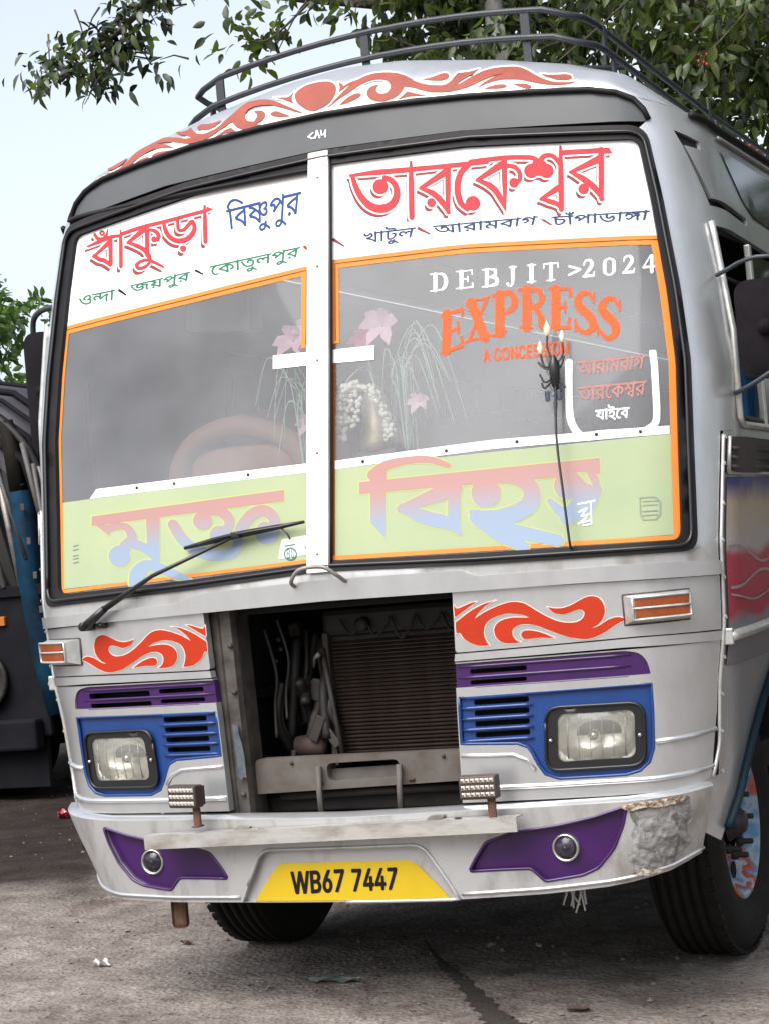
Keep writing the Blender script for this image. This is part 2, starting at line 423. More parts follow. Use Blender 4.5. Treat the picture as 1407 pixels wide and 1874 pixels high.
# printed outlines in chart units of 0.4 mm: start point, then steps
PRINTS = {
    'flame': [[-1282,3101,32,-3,19,-4,83,-29,13,-3,13,0,8,6,13,20,-1,-87,-6,0,-12,6,-118,71],
        [-1425,3098,53,-10,39,-9,71,-29,52,-26,106,-68,0,-81,-33,1,-17,-36,-18,-20,-26,-18,-20,-13,-25,-11,-25,-9,-50,-5,-40,2,14,18,9,18,11,33,4,22,-4,27,-4,18,-9,19,-9,13,-14,14,-15,10,-19,10,-43,14,-53,10,-30,1,-26,-1,-56,-10,-43,-12,-43,-22,104,10,29,1,32,-2,33,-5,20,-6,24,-10,20,-15,16,-21,7,-20,-2,-32,-8,-22,-14,-21,-19,-17,-24,-11,-34,-8,-50,-3,-31,1,-21,5,26,8,18,15,17,27,3,25,-4,17,-6,10,-10,10,-22,12,-29,8,-20,0,-36,-2,-38,-8,-46,-16,-119,-56,-91,-38,-34,-10,-64,-13,-42,-5,-25,1,-19,3,-29,7,-30,11,-45,20,-90,53,-31,13,-39,12,29,16,16,6,22,3,24,-2,38,-11,22,-10,42,-24,30,-14,26,-6,17,0,-46,19,-18,13,-11,11,-13,16,-11,21,-7,20,-3,23,0,17,2,18,10,26,10,18,12,13,18,11,20,8,18,3,20,1,35,-8,29,-12,74,-35,23,-7,33,-8,33,-2,27,2,26,4,40,12,-32,-36,-16,-12,-26,-9,-29,-6,-15,-2,-20,2,-86,25,-16,1,-20,-5,-14,-12,-5,-12,1,-10,6,-17,6,-9,19,-16,15,-7,28,-7,36,0,48,6,35,10,30,11,37,19,27,15,75,49,40,30,39,27,27,12,18,5,23,5,37,3,28,-2,40,-8,49,-13,51,-18,54,-21,82,-46,-29,37,-22,22,-37,30,-42,25],
        [-1656,2855,16,-1,11,-4,9,-5,7,-10,2,-9,-3,-14,-8,-12,-8,-6,-7,-2,-23,-2,-63,3,-53,-1,-90,-10,65,33,49,21,29,8,32,8]],
    'flame_edge': [[-1282,3108,50,-6,96,-34,13,2,15,22,4,2,6,0,4,-4,0,-7,-1,-79,-2,-6,-4,-4,-8,0,-17,8,-129,76,-33,17,-4,3,1,6],
        [-1434,3106,86,-16,37,-12,34,-14,70,-34,109,-71,-1,-88,-9,-3,-24,1,-16,-33,-20,-20,-49,-34,-43,-18,-26,-4,-34,-4,-39,2,-6,2,-3,2,2,7,18,25,8,20,7,21,3,23,-2,24,-14,36,-20,25,-34,19,-40,14,-53,9,-39,1,-42,-4,-48,-11,-34,-13,88,8,44,-2,28,-4,30,-8,24,-11,19,-14,13,-13,10,-20,4,-26,-4,-28,-12,-26,-18,-22,-22,-14,-26,-10,-28,-6,-40,-3,-41,1,-23,6,-6,4,2,6,3,2,27,8,14,12,16,26,2,24,-3,14,-13,16,-22,12,-25,7,-57,-3,-34,-6,-46,-17,-118,-55,-92,-38,-34,-10,-64,-14,-46,-4,-44,2,-33,9,-30,11,-45,20,-90,53,-31,13,-37,11,-6,5,2,6,40,22,22,5,29,0,23,-5,27,-8,61,-33,-25,29,-14,28,-8,39,3,35,16,41,17,19,29,18,35,8,21,0,38,-8,28,-12,71,-34,27,-8,30,-7,32,-2,26,1,24,4,38,12,8,0,4,-4,-1,-6,-38,-40,-22,-14,-37,-10,-29,-4,-19,2,-87,26,-15,0,-17,-5,-9,-9,-4,-8,2,-14,8,-15,12,-13,12,-6,33,-11,37,-1,43,6,35,10,30,11,64,34,71,46,54,41,30,19,42,17,29,6,38,2,27,-2,40,-6,41,-12,111,-40,22,-10,34,-20,-34,35,-49,36,-30,17,-46,12,-4,3,2,5],
        [-1656,2862,16,-2,16,-6,14,-10,4,-8,2,-10,-4,-18,-8,-12,-12,-8,-8,-2,-26,-3,-64,3,-52,-1,-90,-10,-8,4,1,6,7,5,62,31,40,17,53,16,36,6]],
    'ornament': [[1720,1100,38,-2,25,-20,45,-84,50,-141,66,-223,44,-132,44,-99,58,-99,44,-26,80,2,71,70,-28,-100,-23,-46,-32,-35,-37,-23,-59,-7,-37,9,-77,54,-156,190,-56,32,-82,16,-57,-24,-47,-48,-48,-68,-96,-153,74,225,36,102,48,110,25,43,42,57,-3,4,-54,-46,-38,-60,-60,-119,-111,-218,-61,-75,-72,-46,-74,-18,-52,10,-96,42,-26,18,-74,80,-78,110,-89,79,-22,-145,-29,-94,-22,-44,-37,-42,-45,-30,-37,-10,-37,8,-24,16,-30,32,-33,50,-17,44,-15,64,-8,58,-2,40,0,42,7,64,16,52,22,29,37,21,27,-6,-16,-71,-3,-32,-2,-37,3,-40,14,-54,14,-30,17,-20,23,-12,28,17,19,37,9,39,5,41,0,78,-7,58,-8,40,-14,51,-20,45,-16,24,-26,28,-26,18,-32,14,-42,-7,-38,-23,-34,-36,-44,-66,-96,-199,-82,-123,-89,-166,-50,-59,58,113,147,452,36,110,-48,-91,-70,-162,-3,155,-9,62,-24,130,50,-76,6,-22,8,-49,6,-7,46,92,16,20,58,44,38,68,41,57,49,40,44,7,70,-14,72,-23,60,-41,42,-49,56,-91,76,-154,8,-24,-8,-2,16,-32,68,-110,57,-66,45,-40,30,-20,66,-26,24,2,15,13,15,25,16,38,18,66,18,123,26,163,36,-2,60,26,43,51,44,81,1,-14,-20,-107,-37,-163,-131,-346,-6,-18,64,79,113,307,37,98,34,74,48,90,42,60,60,56],
        [1147,816,16,-14,13,-30,12,-58,3,-44,-5,-62,-6,-30,-16,-36,-12,-13,-31,-9,-67,21,-66,48,-54,57,66,13,28,28,78,115,26,15],
        [1988,666,70,-40,76,26,47,52,23,7,16,-11,16,-34,10,-56,4,-75,-2,-35,-6,-42,-20,-56,-16,-17,-56,-8,-36,29,-71,105,-23,50],
        [-68,1048,56,-57,29,-35,23,-34,24,-52,14,-38,12,-42,14,-67,7,-61,3,-58,0,-84,-4,-61,-14,-92,-33,-107,-31,-60,-36,-50,-72,-40,-54,44,-36,51,-23,47,-43,100,-31,86,-18,71,-21,99,-14,87,-10,75,-2,28,2,56,16,89,33,83,27,35,34,24,62,5],
        [1817,243,37,-7,32,-34,27,-61,7,-27,2,-32,-2,-24,-6,-22,-10,-17,-28,7,-22,28,-94,164],
        [1652,244,37,-6,17,-26,5,-28,-1,-32,-6,-23,-10,-20,-27,-19,-51,-8,-106,14,37,59,31,41,40,34],
        [814,282,89,-104,104,-114,-164,53,-35,-9,-82,-40,49,100],
        [-350,925,-2,-129,3,-78,11,-92,30,-146,-152,276,-38,58,-62,90,94,-79,38,-39,23,-12,15,6,12,21],
        [347,416,24,-24,5,-16,0,-20,-6,-41,-20,-43,-48,-52,-52,-42,-38,-20,-48,-11,40,105,34,74,20,34,29,36,21,17,24,7],
        [-706,1027,35,-48,63,-98,58,-101,36,-63,329,-601,-101,116,-160,242,-116,158,-40,52,-88,88,11,-20,-53,40,-28,12,-46,-22,-12,-23,-8,-34,-5,-38,-3,-96,2,-43,6,-54,20,-92,15,-48,16,-35,37,-35,24,-12,7,17,13,76,2,38,-2,37,-14,69,-36,94,34,-11,42,-26,19,-23,12,-23,21,-61,8,-31,6,-38,2,-54,-9,-60,-17,-42,-19,-28,-41,-35,-2,-10,5,-8,49,-41,-1,-12,-23,-16,-40,-15,-46,-3,-44,16,-38,32,-38,50,-30,54,-14,38,-22,72,-25,109,-16,9,-24,-5,-35,-79,-64,-68,-48,-73,-51,-58,-65,-55,-48,-13,-58,23,-58,44,-58,75,-148,261,-118,192,-109,160,7,-26,86,-190,78,-175,53,-135,47,-132,-82,129,-78,107,-60,63,-63,39,-59,-12,-67,-78,-33,-60,-36,-108,-46,-86,-48,-50,-39,1,-58,33,-76,96,-81,164,112,-132,40,-8,20,17,63,143,35,166,1,538,21,137,38,7,50,14,72,38,34,8,262,-590,66,-128,80,-156,38,-55,82,-74,-166,351,-65,183,-105,348,138,-321,56,-72,29,-2,23,79,86,-327,17,-52,37,-96,28,-52,24,-29,34,-14,36,4,66,45,29,32,26,44,55,168,60,178,36,190,37,154,29,26,54,-40,80,-70],
        [-501,400,27,-20,14,-17,54,-97,83,-130,-48,12,-49,24,-56,41,-32,39,-25,44,-9,27,-2,23,5,30,9,18,16,8],
        [-1109,694,3,-5,0,-11,-8,-44,-32,-112,-25,-36,-35,-20,-28,2,-26,14,-70,79,-30,73,-20,72,-6,48,2,44,6,29,17,20,21,-20,64,-81,70,-56,46,-6],
        [-964,277,33,-99,23,-58,26,-40,44,-49,-88,69,-50,29,-44,17,-28,-1,-72,-57,-63,-32,107,129,46,67,21,14],
        [-1622,162,6,-8,-4,-6,-48,-56,-22,-11,-34,0,-36,11,-50,42,-27,46,-9,34,4,32,16,37,16,16,25,1,61,-42],
        [-1878,258,2,-6,-48,-92,-31,-79,-21,-31,-16,-5,-28,15,-18,21,-11,18,-5,19,0,30,18,56,30,48,25,25,31,12],
        [-2226,965,28,-273,-9,-134,-24,-64,-27,-32,-43,-9,-34,33,-33,85,-26,89,-30,130,-96,386,20,-28,62,-128,18,10,46,28]],
    'ornament_edge': [[1710,1232,64,-18,52,-104,50,-154,114,-378,-12,51,-4,51,2,58,8,24,70,-42,77,31,57,69,42,-29,20,-77,9,-120,-1,-108,-13,-93,44,47,7,-46,1,-58,-6,-46,-31,-102,-23,-44,-36,-38,-57,-26,-86,14,-66,50,-156,191,-56,33,-82,18,-57,-24,-42,-42,-49,-68,-104,-156,-8,14,-4,20,2,51,48,148,-82,-147,-60,-66,-116,-53,-77,7,-97,44,-40,32,-64,72,-78,110,-74,67,-19,-112,-13,-53,-28,-76,-24,-40,-42,-41,-50,-29,-26,-4,-37,10,-53,42,-23,32,-23,40,-16,44,-12,50,-15,103,-2,99,5,54,7,39,29,68,46,32,34,-3,10,-16,6,-20,2,-38,-16,-70,-7,-56,3,-30,12,-40,26,-32,20,-4,24,25,13,37,7,60,-1,52,-11,71,-11,41,-15,36,-30,39,-31,25,-34,12,-37,-4,-38,-23,-34,-36,-43,-65,-95,-191,-82,-123,-90,-166,-58,-71,-10,5,-5,10,-4,15,-1,27,-33,-26,-49,-19,-44,35,-38,47,-36,67,-46,108,-34,96,-16,60,-26,122,-18,106,8,-72,34,-166,-3,-30,-11,-5,-156,281,-99,143,-9,27,-12,51,-1,45,11,2,135,-133,31,-9,16,34,23,130,14,-14,13,-36,14,79,29,79,41,53,41,21,111,-35,80,-82,49,-71,27,-50,33,-86,25,-100,16,-107,3,-79,-2,-120,-12,-94,37,118,-12,18,-8,38,-3,153,-34,195,-1,24,4,25,12,-5,43,-65,13,-29,16,-48,49,104,59,46,36,74,41,61,49,44,48,10,70,-15,73,-28,76,-56,35,-44,56,-97,78,-159,24,-76,62,-98,51,-62,45,-40,98,-46,33,14,27,60,16,60,24,162,22,155,102,31,87,150,12,-32,7,-81,-12,-101,57,136,59,111,59,79],
        [1140,897,26,-28,18,-53,14,-74,4,-65,-1,-60,-12,-73,-32,-57,-52,-9,-65,30,-58,44,-53,56,-9,33,-2,41,6,28,66,14,105,153],
        [1815,310,47,-12,42,-66,24,-78,5,-62,-2,-43,-9,-52,-10,-23,-18,-8,-19,10,-35,48,-85,148,-5,18,-3,37,3,37,4,16],
        [1650,308,44,-12,15,-25,9,-33,4,-54,-2,-49,-6,-37,-16,-34,-48,-26,-84,2,-56,8,-6,8,-6,28,0,38,6,26,50,83,48,50],
        [811,334,138,-161,73,-70,7,-29,0,-32,-7,-22,-6,-1,-182,60,-102,-47,-14,2,-8,26,0,30,4,12,50,105,38,118],
        [342,466,28,-26,16,-48,2,-36,-2,-33,-6,-31,-14,-36,-39,-51,-81,-66,-81,-29,-13,20,-4,42,10,30,34,90,42,92,28,43,28,29,19,12],
        [-507,453,27,-21,20,-25,56,-101,83,-128,9,-29,1,-33,-5,-12,-9,-4,-95,35,-56,42,-50,63,-18,36,-14,48,-5,36,1,31,6,31,14,26,16,10],
        [-1695,299,-59,85,-86,68,-74,-9,-52,-56,76,-41,13,-22,9,-30,22,74,20,21,24,0]],
    'visor_number': [[22,7061,8,-4,0,-11,-2,-50,-2,-4,-5,-2,-5,3,-2,5,1,18,-4,-2,-23,-1,-9,3,-7,43,4,4,8,-3,7,-35,13,1,13,31],
        [-64,7070,7,-2,3,-4,28,-64,-3,-8,-7,0,-4,4,-19,45,-9,-41,-6,-4,-6,2,-4,4,-24,-4,-45,24,0,8,51,29,7,-3,0,-8,-37,-24,26,-12,25,3,12,52]],
    'bankura_heading': [[-1173,6620,9,-3,8,-7,6,-30,3,-2,-1,22,82,-38,-70,-12,-6,-2,8,-50,12,-104,8,-109,-3,-7,-10,-5,-9,1,-11,5,-5,5,-6,12,-12,120,-8,128,-244,-12,6,-60,4,-16,4,-6,14,-2,17,2,33,27,24,25,13,7,13,2,14,-3,10,-6,9,-8,15,-22,10,-26,4,-22,-2,-22,-8,-20,-15,-21,-13,-13,-31,-20,-23,-8,-27,-4,-41,2,-24,4,-21,6,-33,14,-22,12,-23,17,-30,27,-28,36,-15,31,-17,57,-142,-2,1,-8,53,-12,15,-6,16,-8,28,-23,20,-26,6,-17,0,-10,-17,-32,-11,-4,-10,2,-8,4,-8,-4,-7,-2,-17,4,-16,9,-8,11,-4,14,2,10,8,6,14,3,14,-2,19,-11,1,10,-12,16,-19,16,-21,12,-34,12,26,-198,12,-6,6,-8,8,-28,6,-13,12,-9,58,-31,64,-41,6,-8,0,-4,0,-4,-7,-3,-11,3,-128,66,-20,-20,-22,-14,-24,-10,-19,-4,-28,0,-16,2,-18,8,-16,14,-11,18,-3,15,3,11,12,10,26,11,31,7,25,2,34,-4,1,2,-5,6,-8,4,-8,6,-5,8,-1,9,-14,17,-31,26,-21,13,-66,35,-71,34,-11,3,-8,6,-4,11,3,6,5,4,125,77,-183,-19,-4,-9,14,-55,30,-214,-4,-8,-11,-6,-7,1,-11,5,-5,3,-6,11,-32,226,-2,38,-42,3,-36,-1,5,-10,3,-14,30,-208,-9,-18,-7,-3,-14,3,-80,50,-13,6,-41,12,-14,6,-54,34,-13,5,-9,11,-1,8,5,4,4,10,7,2,11,-1,145,97,-106,-15,-127,-11,-8,2,-8,6,0,6,4,4,112,28,-22,17,-30,38,-3,11,7,6,14,-2,8,-3,30,-29,12,-10,15,-5,29,-3,14,4,14,10,10,16,4,30,3,3,4,-1,5,-2,2,-4,7,-30,-4,-27,56,3,39,-4,42,-6,0,36,1,4,3,2,6,0,6,-4,5,-18,3,-3,161,17,101,7,204,4,402,21,4,2,-2,32,2,4],
        [-1458,6529,-111,-5,25,-52,17,-30,15,-17,27,-24,22,-15,22,-11,25,-7,20,-3,25,0,29,5,32,18,16,16,8,10,6,12,0,11,-2,15,-7,16,-56,-44,-11,-5,-16,-3,-16,0,-24,5,-14,7,-10,9,-10,16,-6,20],
        [-2296,6585,14,-2,14,-6,12,-9,8,-10,2,-12,-3,-8,-6,-4,-13,-4,-16,3,-12,5,-12,10,-6,10,-4,10,2,8,8,7],
        [-2290,6556,6,-4,8,-2,5,2,-1,6,-6,6,-8,2,-6,-4],
        [-1926,6420,39,-14,33,-13,44,-23,38,-23,-18,135],
        [-1369,6300,12,-2,15,-8,8,-8,7,-14,0,-11,-5,-9,-10,-6,-11,-2,-13,2,-14,9,-10,11,-4,8,-2,12,6,11,8,5],
        [-2308,6364,20,-11,6,-7,48,-14,18,-8,23,-12,23,-18,-21,134],
        [-1717,6214,-45,6,-24,-2,-28,-9,-11,-8,0,-5,7,-9,6,-3,15,0,25,2,28,10]],
    'bankura_shadow': [[-1116,6540,28,-14,-34,-5,-4,17],
        [-1195,6530,3,-2,8,-110,12,-120,2,-9,6,-10,10,-9,18,-10,1,-10,-2,-6,-5,-4,-11,-2,-9,2,-7,4,-7,8,-3,10,-12,118,-8,128,-57,-2,-20,13,-20,5],
        [-1310,6524,-13,-6,-20,-17,-61,-2,-2,19,2,1],
        [-1473,6516,5,-40,7,-24,12,-20,19,-16,24,-10,20,-3,24,1,22,5,-26,-19,-12,-6,-25,-4,-25,4,-18,8,-13,10,-9,16,-6,20,-5,56,-60,-2,-8,20],
        [-1619,6510,3,-2,11,-37,13,-31,18,-26,17,-20,39,-36,24,-16,20,-12,38,-15,38,-9,-8,-8,-6,-15,-34,5,-28,10,-16,8,-18,10,-24,16,-34,31,-28,35,2,19,-4,13,-11,21,-14,17,-5,18,-18,1,-16,11,-22,10],
        [-1296,6442,0,-10,-8,-16,-6,16],
        [-1724,6464,23,-8,15,-12,-17,0,-17,-8],
        [-1918,6494,-36,-24,-66,-6,-4,15,2,3],
        [-1804,6460,12,-86,-11,7,-10,66,-66,-30,-11,3],
        [-2396,6538,10,-2,23,-26,-29,-8,-16,24,3,8],
        [-2097,6474,5,-2,0,-21,33,-227,11,-18,10,-8,16,-8,0,-16,-6,-6,-12,-1,-16,7,-8,12,-32,226,-2,36,-2,2,-23,2,-6,2,-2,22],
        [-1288,6318,-20,-17,-18,-9,-16,12,36,7],
        [-1712,6379,18,-11,15,-6,17,0,14,2,12,-3,-10,-17,-5,-4,-9,0,-15,4,-10,-4,-17,0,-5,3],
        [-2266,6458,-32,-22,-16,-3,-140,-13,-9,2,-7,6,-2,5,6,5,26,6,16,-2,126,12],
        [-1992,6406,14,-9,15,-5,65,-31,70,-38,24,-17,16,-14,10,-12,7,-17,-27,-1,-26,23,-26,17,-79,41,-57,27,-12,4,-8,7,-2,15],
        [-2204,6404,12,-79,-11,7,-11,60,-58,-31,-4,-2,-2,1,-1,2,4,3],
        [-1406,6261,8,-10,14,-11,15,-8,21,-5,-2,-10,-6,-7,-14,-4,-16,1,-12,6,-10,8,-6,10,-4,10,4,12],
        [-2380,6350,78,-48,19,-8,47,-14,36,-21,46,-31,15,-6,-1,-8,-6,-12,-8,-3,-12,2,-80,51,-14,6,-42,12,-12,4,-56,36,-13,5,-7,8,-3,10,5,6,2,7],
        [-1762,6206,2,0,-2,-2,-16,-4,-24,-2,21,6],
        [-1684,6182,41,-22,71,-46,6,-8,0,-6,-6,-4,-11,2,-125,64],
        [-1878,6191,13,-21,11,-10,22,-14,14,-5,16,-3,34,2,22,4,24,9,-32,-23,-24,-10,-31,-4,-15,0,-16,2,-12,4,-15,10,-15,18,-6,14,0,10,3,10]],
    'tarakeswar_heading': [[2020,6598,7,-2,3,-8,-2,-31,288,-26,8,5,10,2,9,-3,9,-7,38,-4,6,-4,6,-6,2,-14,18,-28,-66,3,-2,1,-2,8,-26,-206,-23,-150,3,-12,0,-6,-2,-6,-5,-4,-17,-4,-9,2,-6,7,-3,7,2,17,-2,3,-32,50,-34,44,1,-10,-3,-17,-9,-15,-12,-9,-13,-3,-14,0,-12,5,-12,11,-6,12,-4,16,2,12,5,12,8,10,10,6,15,4,14,-2,-94,92,-9,4,-5,6,-1,10,1,6,5,4,239,93,3,15,-282,26,-3,-100,-2,-26,-13,-137,-21,-181,-4,-10,-7,-4,-7,-1,-11,3,-7,8,-4,9,1,14,-15,17,-26,14,-41,20,-43,28,-12,2,-6,6,-2,7,2,9,4,4,137,80,8,3,10,1,17,153,-18,41,-22,26,-15,10,-14,2,-21,-1,-12,-7,-6,-8,14,-16,7,-14,18,-6,9,-8,10,-9,8,-15,4,-18,-2,-24,-7,-14,-7,-8,-9,-9,-9,-5,-8,-2,-15,-2,-15,2,-11,5,-9,6,-12,13,-23,2,-11,4,-15,-9,-9,-3,-14,-2,-16,2,-20,12,-16,16,-8,20,-1,16,2,14,6,14,10,13,13,9,18,5,18,0,16,17,-8,7,-22,9,-124,20,-55,6,-2,-26,36,-10,21,-9,17,-11,17,-21,12,-19,6,-16,3,-26,-1,-19,-4,-18,-6,-14,-10,-11,-30,-30,-11,-6,-9,0,-14,3,-12,7,-8,8,-7,16,0,20,3,9,13,14,17,6,17,-2,10,-5,9,-8,4,14,2,25,-4,13,-5,10,-8,12,-11,10,-18,9,-32,9,-12,-140,-28,-197,2,-9,-2,-3,-4,-1,-4,1,-7,10,-2,6,-22,44,-25,47,-14,32,-24,38,-12,14,-40,38,-56,41,-12,5,-6,6,-2,7,2,10,6,6,196,107,10,2,12,0,0,6,-96,5,-2,-1,-2,-6,-5,-6,-11,-4,-136,8,-10,-13,-38,-29,-16,-17,-9,-16,-11,-27,-9,-40,-3,-19,-1,-31,2,-35,5,-31,9,-30,13,-18,3,19,5,11,8,10,10,8,14,6,12,2,16,0,20,-8,17,-14,12,-20,3,-12,2,-13,-2,-14,-5,-13,-13,-16,-11,-8,-14,-4,-13,-2,-16,2,-16,8,-8,-8,-8,-2,-11,3,-26,22,-19,19,-18,24,-10,24,-8,27,-8,54,0,26,3,38,5,29,12,34,10,22,14,24,16,18,17,13,-93,5,-13,-188,-15,-151,-1,-9,5,-14,0,-6,-5,-8,-10,-3,-13,2,-8,7,-6,18,-64,96,-22,26,-54,48,-70,46,-4,10,1,8,7,8,216,114,-97,6,-167,9,2,-89,-9,-292,-5,-12,-7,-4,-7,-2,-10,2,-8,4,-8,10,-2,10,6,266,2,50,7,59,-260,21,-105,12,-109,8,23,-61,26,-55,22,-40,22,-30,25,-29,27,-23,34,-20,24,-8,28,-4,35,2,25,9,16,12,13,15,12,24,4,19,-1,27,-6,24,-14,24,-20,20,-22,13,8,-12,6,-13,4,-20,-2,-19,-8,-17,-13,-13,-12,-7,-11,-2,-20,-1,-14,3,-12,5,-13,9,-12,10,-11,17,-4,11,-3,18,1,12,6,16,8,12,13,10,19,6,19,1,21,-5,-2,12,5,11,9,7,10,1,37,-14,21,-11,22,-20,24,-30,7,-12,10,-26,6,-25,3,-25,-1,-26,-3,-16,-6,-18,-7,-17,-11,-17,-12,-16,-20,-16,-12,-7,-16,-7,-28,-8,-24,-4,-29,2,-39,8,-20,8,-26,14,-25,16,-21,18,-34,38,-32,48,-20,38,-14,34,-19,52,-15,71,-8,4,-5,9,1,8,4,4,6,2,214,0,71,-4,237,-22,7,46,5,6,6,2,7,-2,5,-8,1,-44,3,-2,170,-14,294,-17,4,1,4,6,6,4,8,2,166,-5,104,-5,10,0,10,-2,72,-8,106,-17,7,1,31,-10,18,-8,16,-11,14,-15,21,23,16,9,23,4,28,-2,23,-8,13,-8,15,-13,19,-25,20,92,4,5],
        [2113,6360,61,-36,28,-25,30,-31,22,-28,8,-12,11,-22,9,94,14,105],
        [1364,6414,34,-16,30,-16,16,-13,18,-19,18,-22,14,-24,14,-29,10,-27,1,110,7,121],
        [888,6422,22,-8,28,-14,18,-10,22,-19,24,-24,22,-25,12,-20,12,-22,2,92,7,118],
        [926,6330,16,-3,14,-9,9,-14,4,-14,-2,-14,-7,-12,-14,-10,-16,-2,-16,6,-10,8,-8,11,-5,17,4,18,7,10,12,6],
        [1860,6184,22,-6,40,-18,16,-9,13,-11,7,84]],
    'tarakeswar_shadow': [[1988,6564,0,-6,-6,-28,-4,5,5,23],
        [2274,6478,4,0,-2,-2,-40,-15,-188,17,-10,2,-2,4,3,16],
        [2380,6461,6,-1,12,-20,-37,2,2,18],
        [1909,6499,15,-3,16,-12,13,-20,13,-31,-14,-140,-7,-3,3,46,8,64,-2,15,-4,17,-10,20,-12,11,-9,7,-17,8,-12,17,5,3],
        [1631,6525,126,-20,10,-5,-2,-1,-23,-2,-18,-9,-66,10,-13,10,-13,6,-41,14,1,2],
        [1471,6538,3,-2,-32,-16,-33,0,-2,-6,-5,-6,-11,-4,-126,7,21,19,131,-8,15,5,10,11],
        [2280,6388,-16,-140,-6,8,14,118,-108,-28,-16,8],
        [1167,6536,-14,-18,-32,1,1,19],
        [1586,6460,22,-6,9,-5,9,-9,8,-12,4,-9,0,-19,-16,4,-10,14,-10,10,-18,9],
        [1001,6546,2,0,-3,-2,-30,-16,-164,8,-2,2,0,18],
        [1511,6458,1,-12,-6,-86,-1,-48,-9,15,7,120,-96,-38,-9,5],
        [734,6560,2,-2,-6,-42,-5,-142,-3,-174,3,-15,9,-13,10,-8,16,-6,-46,9,6,265,2,50,6,58,-95,8,-26,23],
        [2051,6351,7,-8,11,-6,31,-28,38,-39,-12,-6,-10,-8,-64,62,-10,4,-6,9,0,10,5,7],
        [1702,6390,12,-16,8,-8,14,-8,13,-5,15,-2,11,1,15,2,16,9,8,-3,18,-2,16,-14,21,-10,15,-2,22,2,-12,-10,-8,-5,-10,-3,-14,-2,-14,2,-12,5,-10,7,-11,12,-23,2,-11,4,-15,-8,-10,-4,-14,-2,-14,2,-22,12,-12,12],
        [501,6580,5,-1,-2,-7,-23,0,-13,-2,-16,-6,-8,0,-138,14,-8,20,4,1,44,-4],
        [222,6611,4,-3,9,-48,10,-35,18,-47,15,-33,14,-27,30,-45,31,-37,17,-15,22,-17,36,-22,36,-15,24,-7,33,-3,27,1,22,4,31,10,-23,-16,-36,-13,-29,-5,-32,2,-26,4,-33,12,-27,14,-39,28,-16,16,-35,42,-28,45,-19,39,-28,74,-14,70,-8,4,-6,10,0,5,4,6],
        [1042,6470,-6,-144,-8,10,0,4,6,118,-100,-40,-10,4],
        [1294,6404,10,-11,17,-7,53,-38,37,-36,17,-21,15,-27,15,-32,25,-48,25,-52,4,-6,0,-17,1,-8,-3,-5,-2,0,-4,1,-8,10,-2,6,-22,44,-25,47,-19,42,-20,31,-50,49,-56,41,-14,5,-4,6,-2,6,0,9,4,5],
        [1116,6418,-4,-59,5,-47,11,-50,14,-32,24,-30,43,-38,9,-4,8,-2,9,2,11,5,11,-4,17,-3,21,4,1,-2,-6,-6,-11,-8,-15,-4,-12,-2,-16,2,-16,8,-8,-8,-4,-2,-12,2,-8,4,-32,29,-26,33,-8,16,-6,18,-6,22,-6,40,10,108],
        [582,6490,11,-18,5,-24,0,-28,-7,-19,-3,29,-4,14,-7,12,5,20],
        [1573,6320,12,-13,11,-7,12,-4,20,-2,-5,-6,-7,-6,-12,-5,-10,-1,-16,4,-10,8],
        [419,6500,5,-22,6,-14,10,-14,16,-16,20,-12,18,-6,16,-2,22,3,0,-1,-9,-9,-13,-7,-22,-4,-14,2,-12,3,-22,12,-10,10,-8,11,-6,12,-4,12,-2,12,2,12],
        [821,6412,7,-6,59,-38,17,-14,12,-11,-8,-2,-18,-9,-18,14,-60,38,-4,6,0,9,5,8],
        [2102,6213,2,-13,6,-12,12,-17,14,-8,10,-4,8,-1,14,1,0,-3,-14,-12,-17,-4,-17,2,-14,8,-9,12,-5,18,1,16,4,10],
        [2208,6193,14,-18,30,-49,0,-16,4,-12,10,-10,10,-5,8,-1,-2,-7,-6,-7,-13,-4,-7,0,-7,4,-5,6,-2,6,0,18,-1,3,-21,33,-27,37,8,10],
        [1943,6204,-3,-40,-6,4,0,26,-28,-12,-9,4],
        [1794,6168,9,-8,15,-6,40,-25,43,-21,23,-14,10,-10,0,-14,5,-11,11,-11,14,-6,-2,-10,-10,-8,-6,0,-11,2,-7,8,-3,6,-1,18,-15,16,-26,15,-41,19,-42,28,-10,2,-6,2,-4,8,0,8,4,6],
        [878,6287,5,-15,12,-16,11,-8,10,-6,12,-3,14,0,-4,-7,-15,-10,-15,-2,-17,6,-9,7,-9,12,-5,17,2,12],
        [980,6270,52,-76,2,-10,4,-8,12,-11,13,-5,1,-8,-6,-8,-8,-3,-13,1,-10,8,-3,8,0,6,-58,86,8,8]],
    'green_words': [[-222,6103,2,-1,2,-2,-2,-10,-21,-2,-13,-64,-1,-4,-2,0,-14,-1,-13,13,-14,7,-16,5,-19,2,-2,2,-6,12,3,3,24,9,50,16,-95,-4,-11,-77,22,-10,10,-5,0,-3,-11,-7,-27,12,-9,-8,-7,-4,-12,-3,-12,-1,-14,4,-4,2,-4,6,0,6,2,4,12,8,13,4,23,0,6,48,-7,8,-55,-32,-12,6,-1,2,9,8,2,3,-1,5,-12,0,-8,-2,-15,8,-2,2,8,8,18,12,24,7,15,1,15,-2,14,-7,10,-7,3,22,3,3,10,1,5,-8,3,0],
        [-264,6072,-1,1,-7,-2,-40,-13,14,-3,13,-5,15,-10],
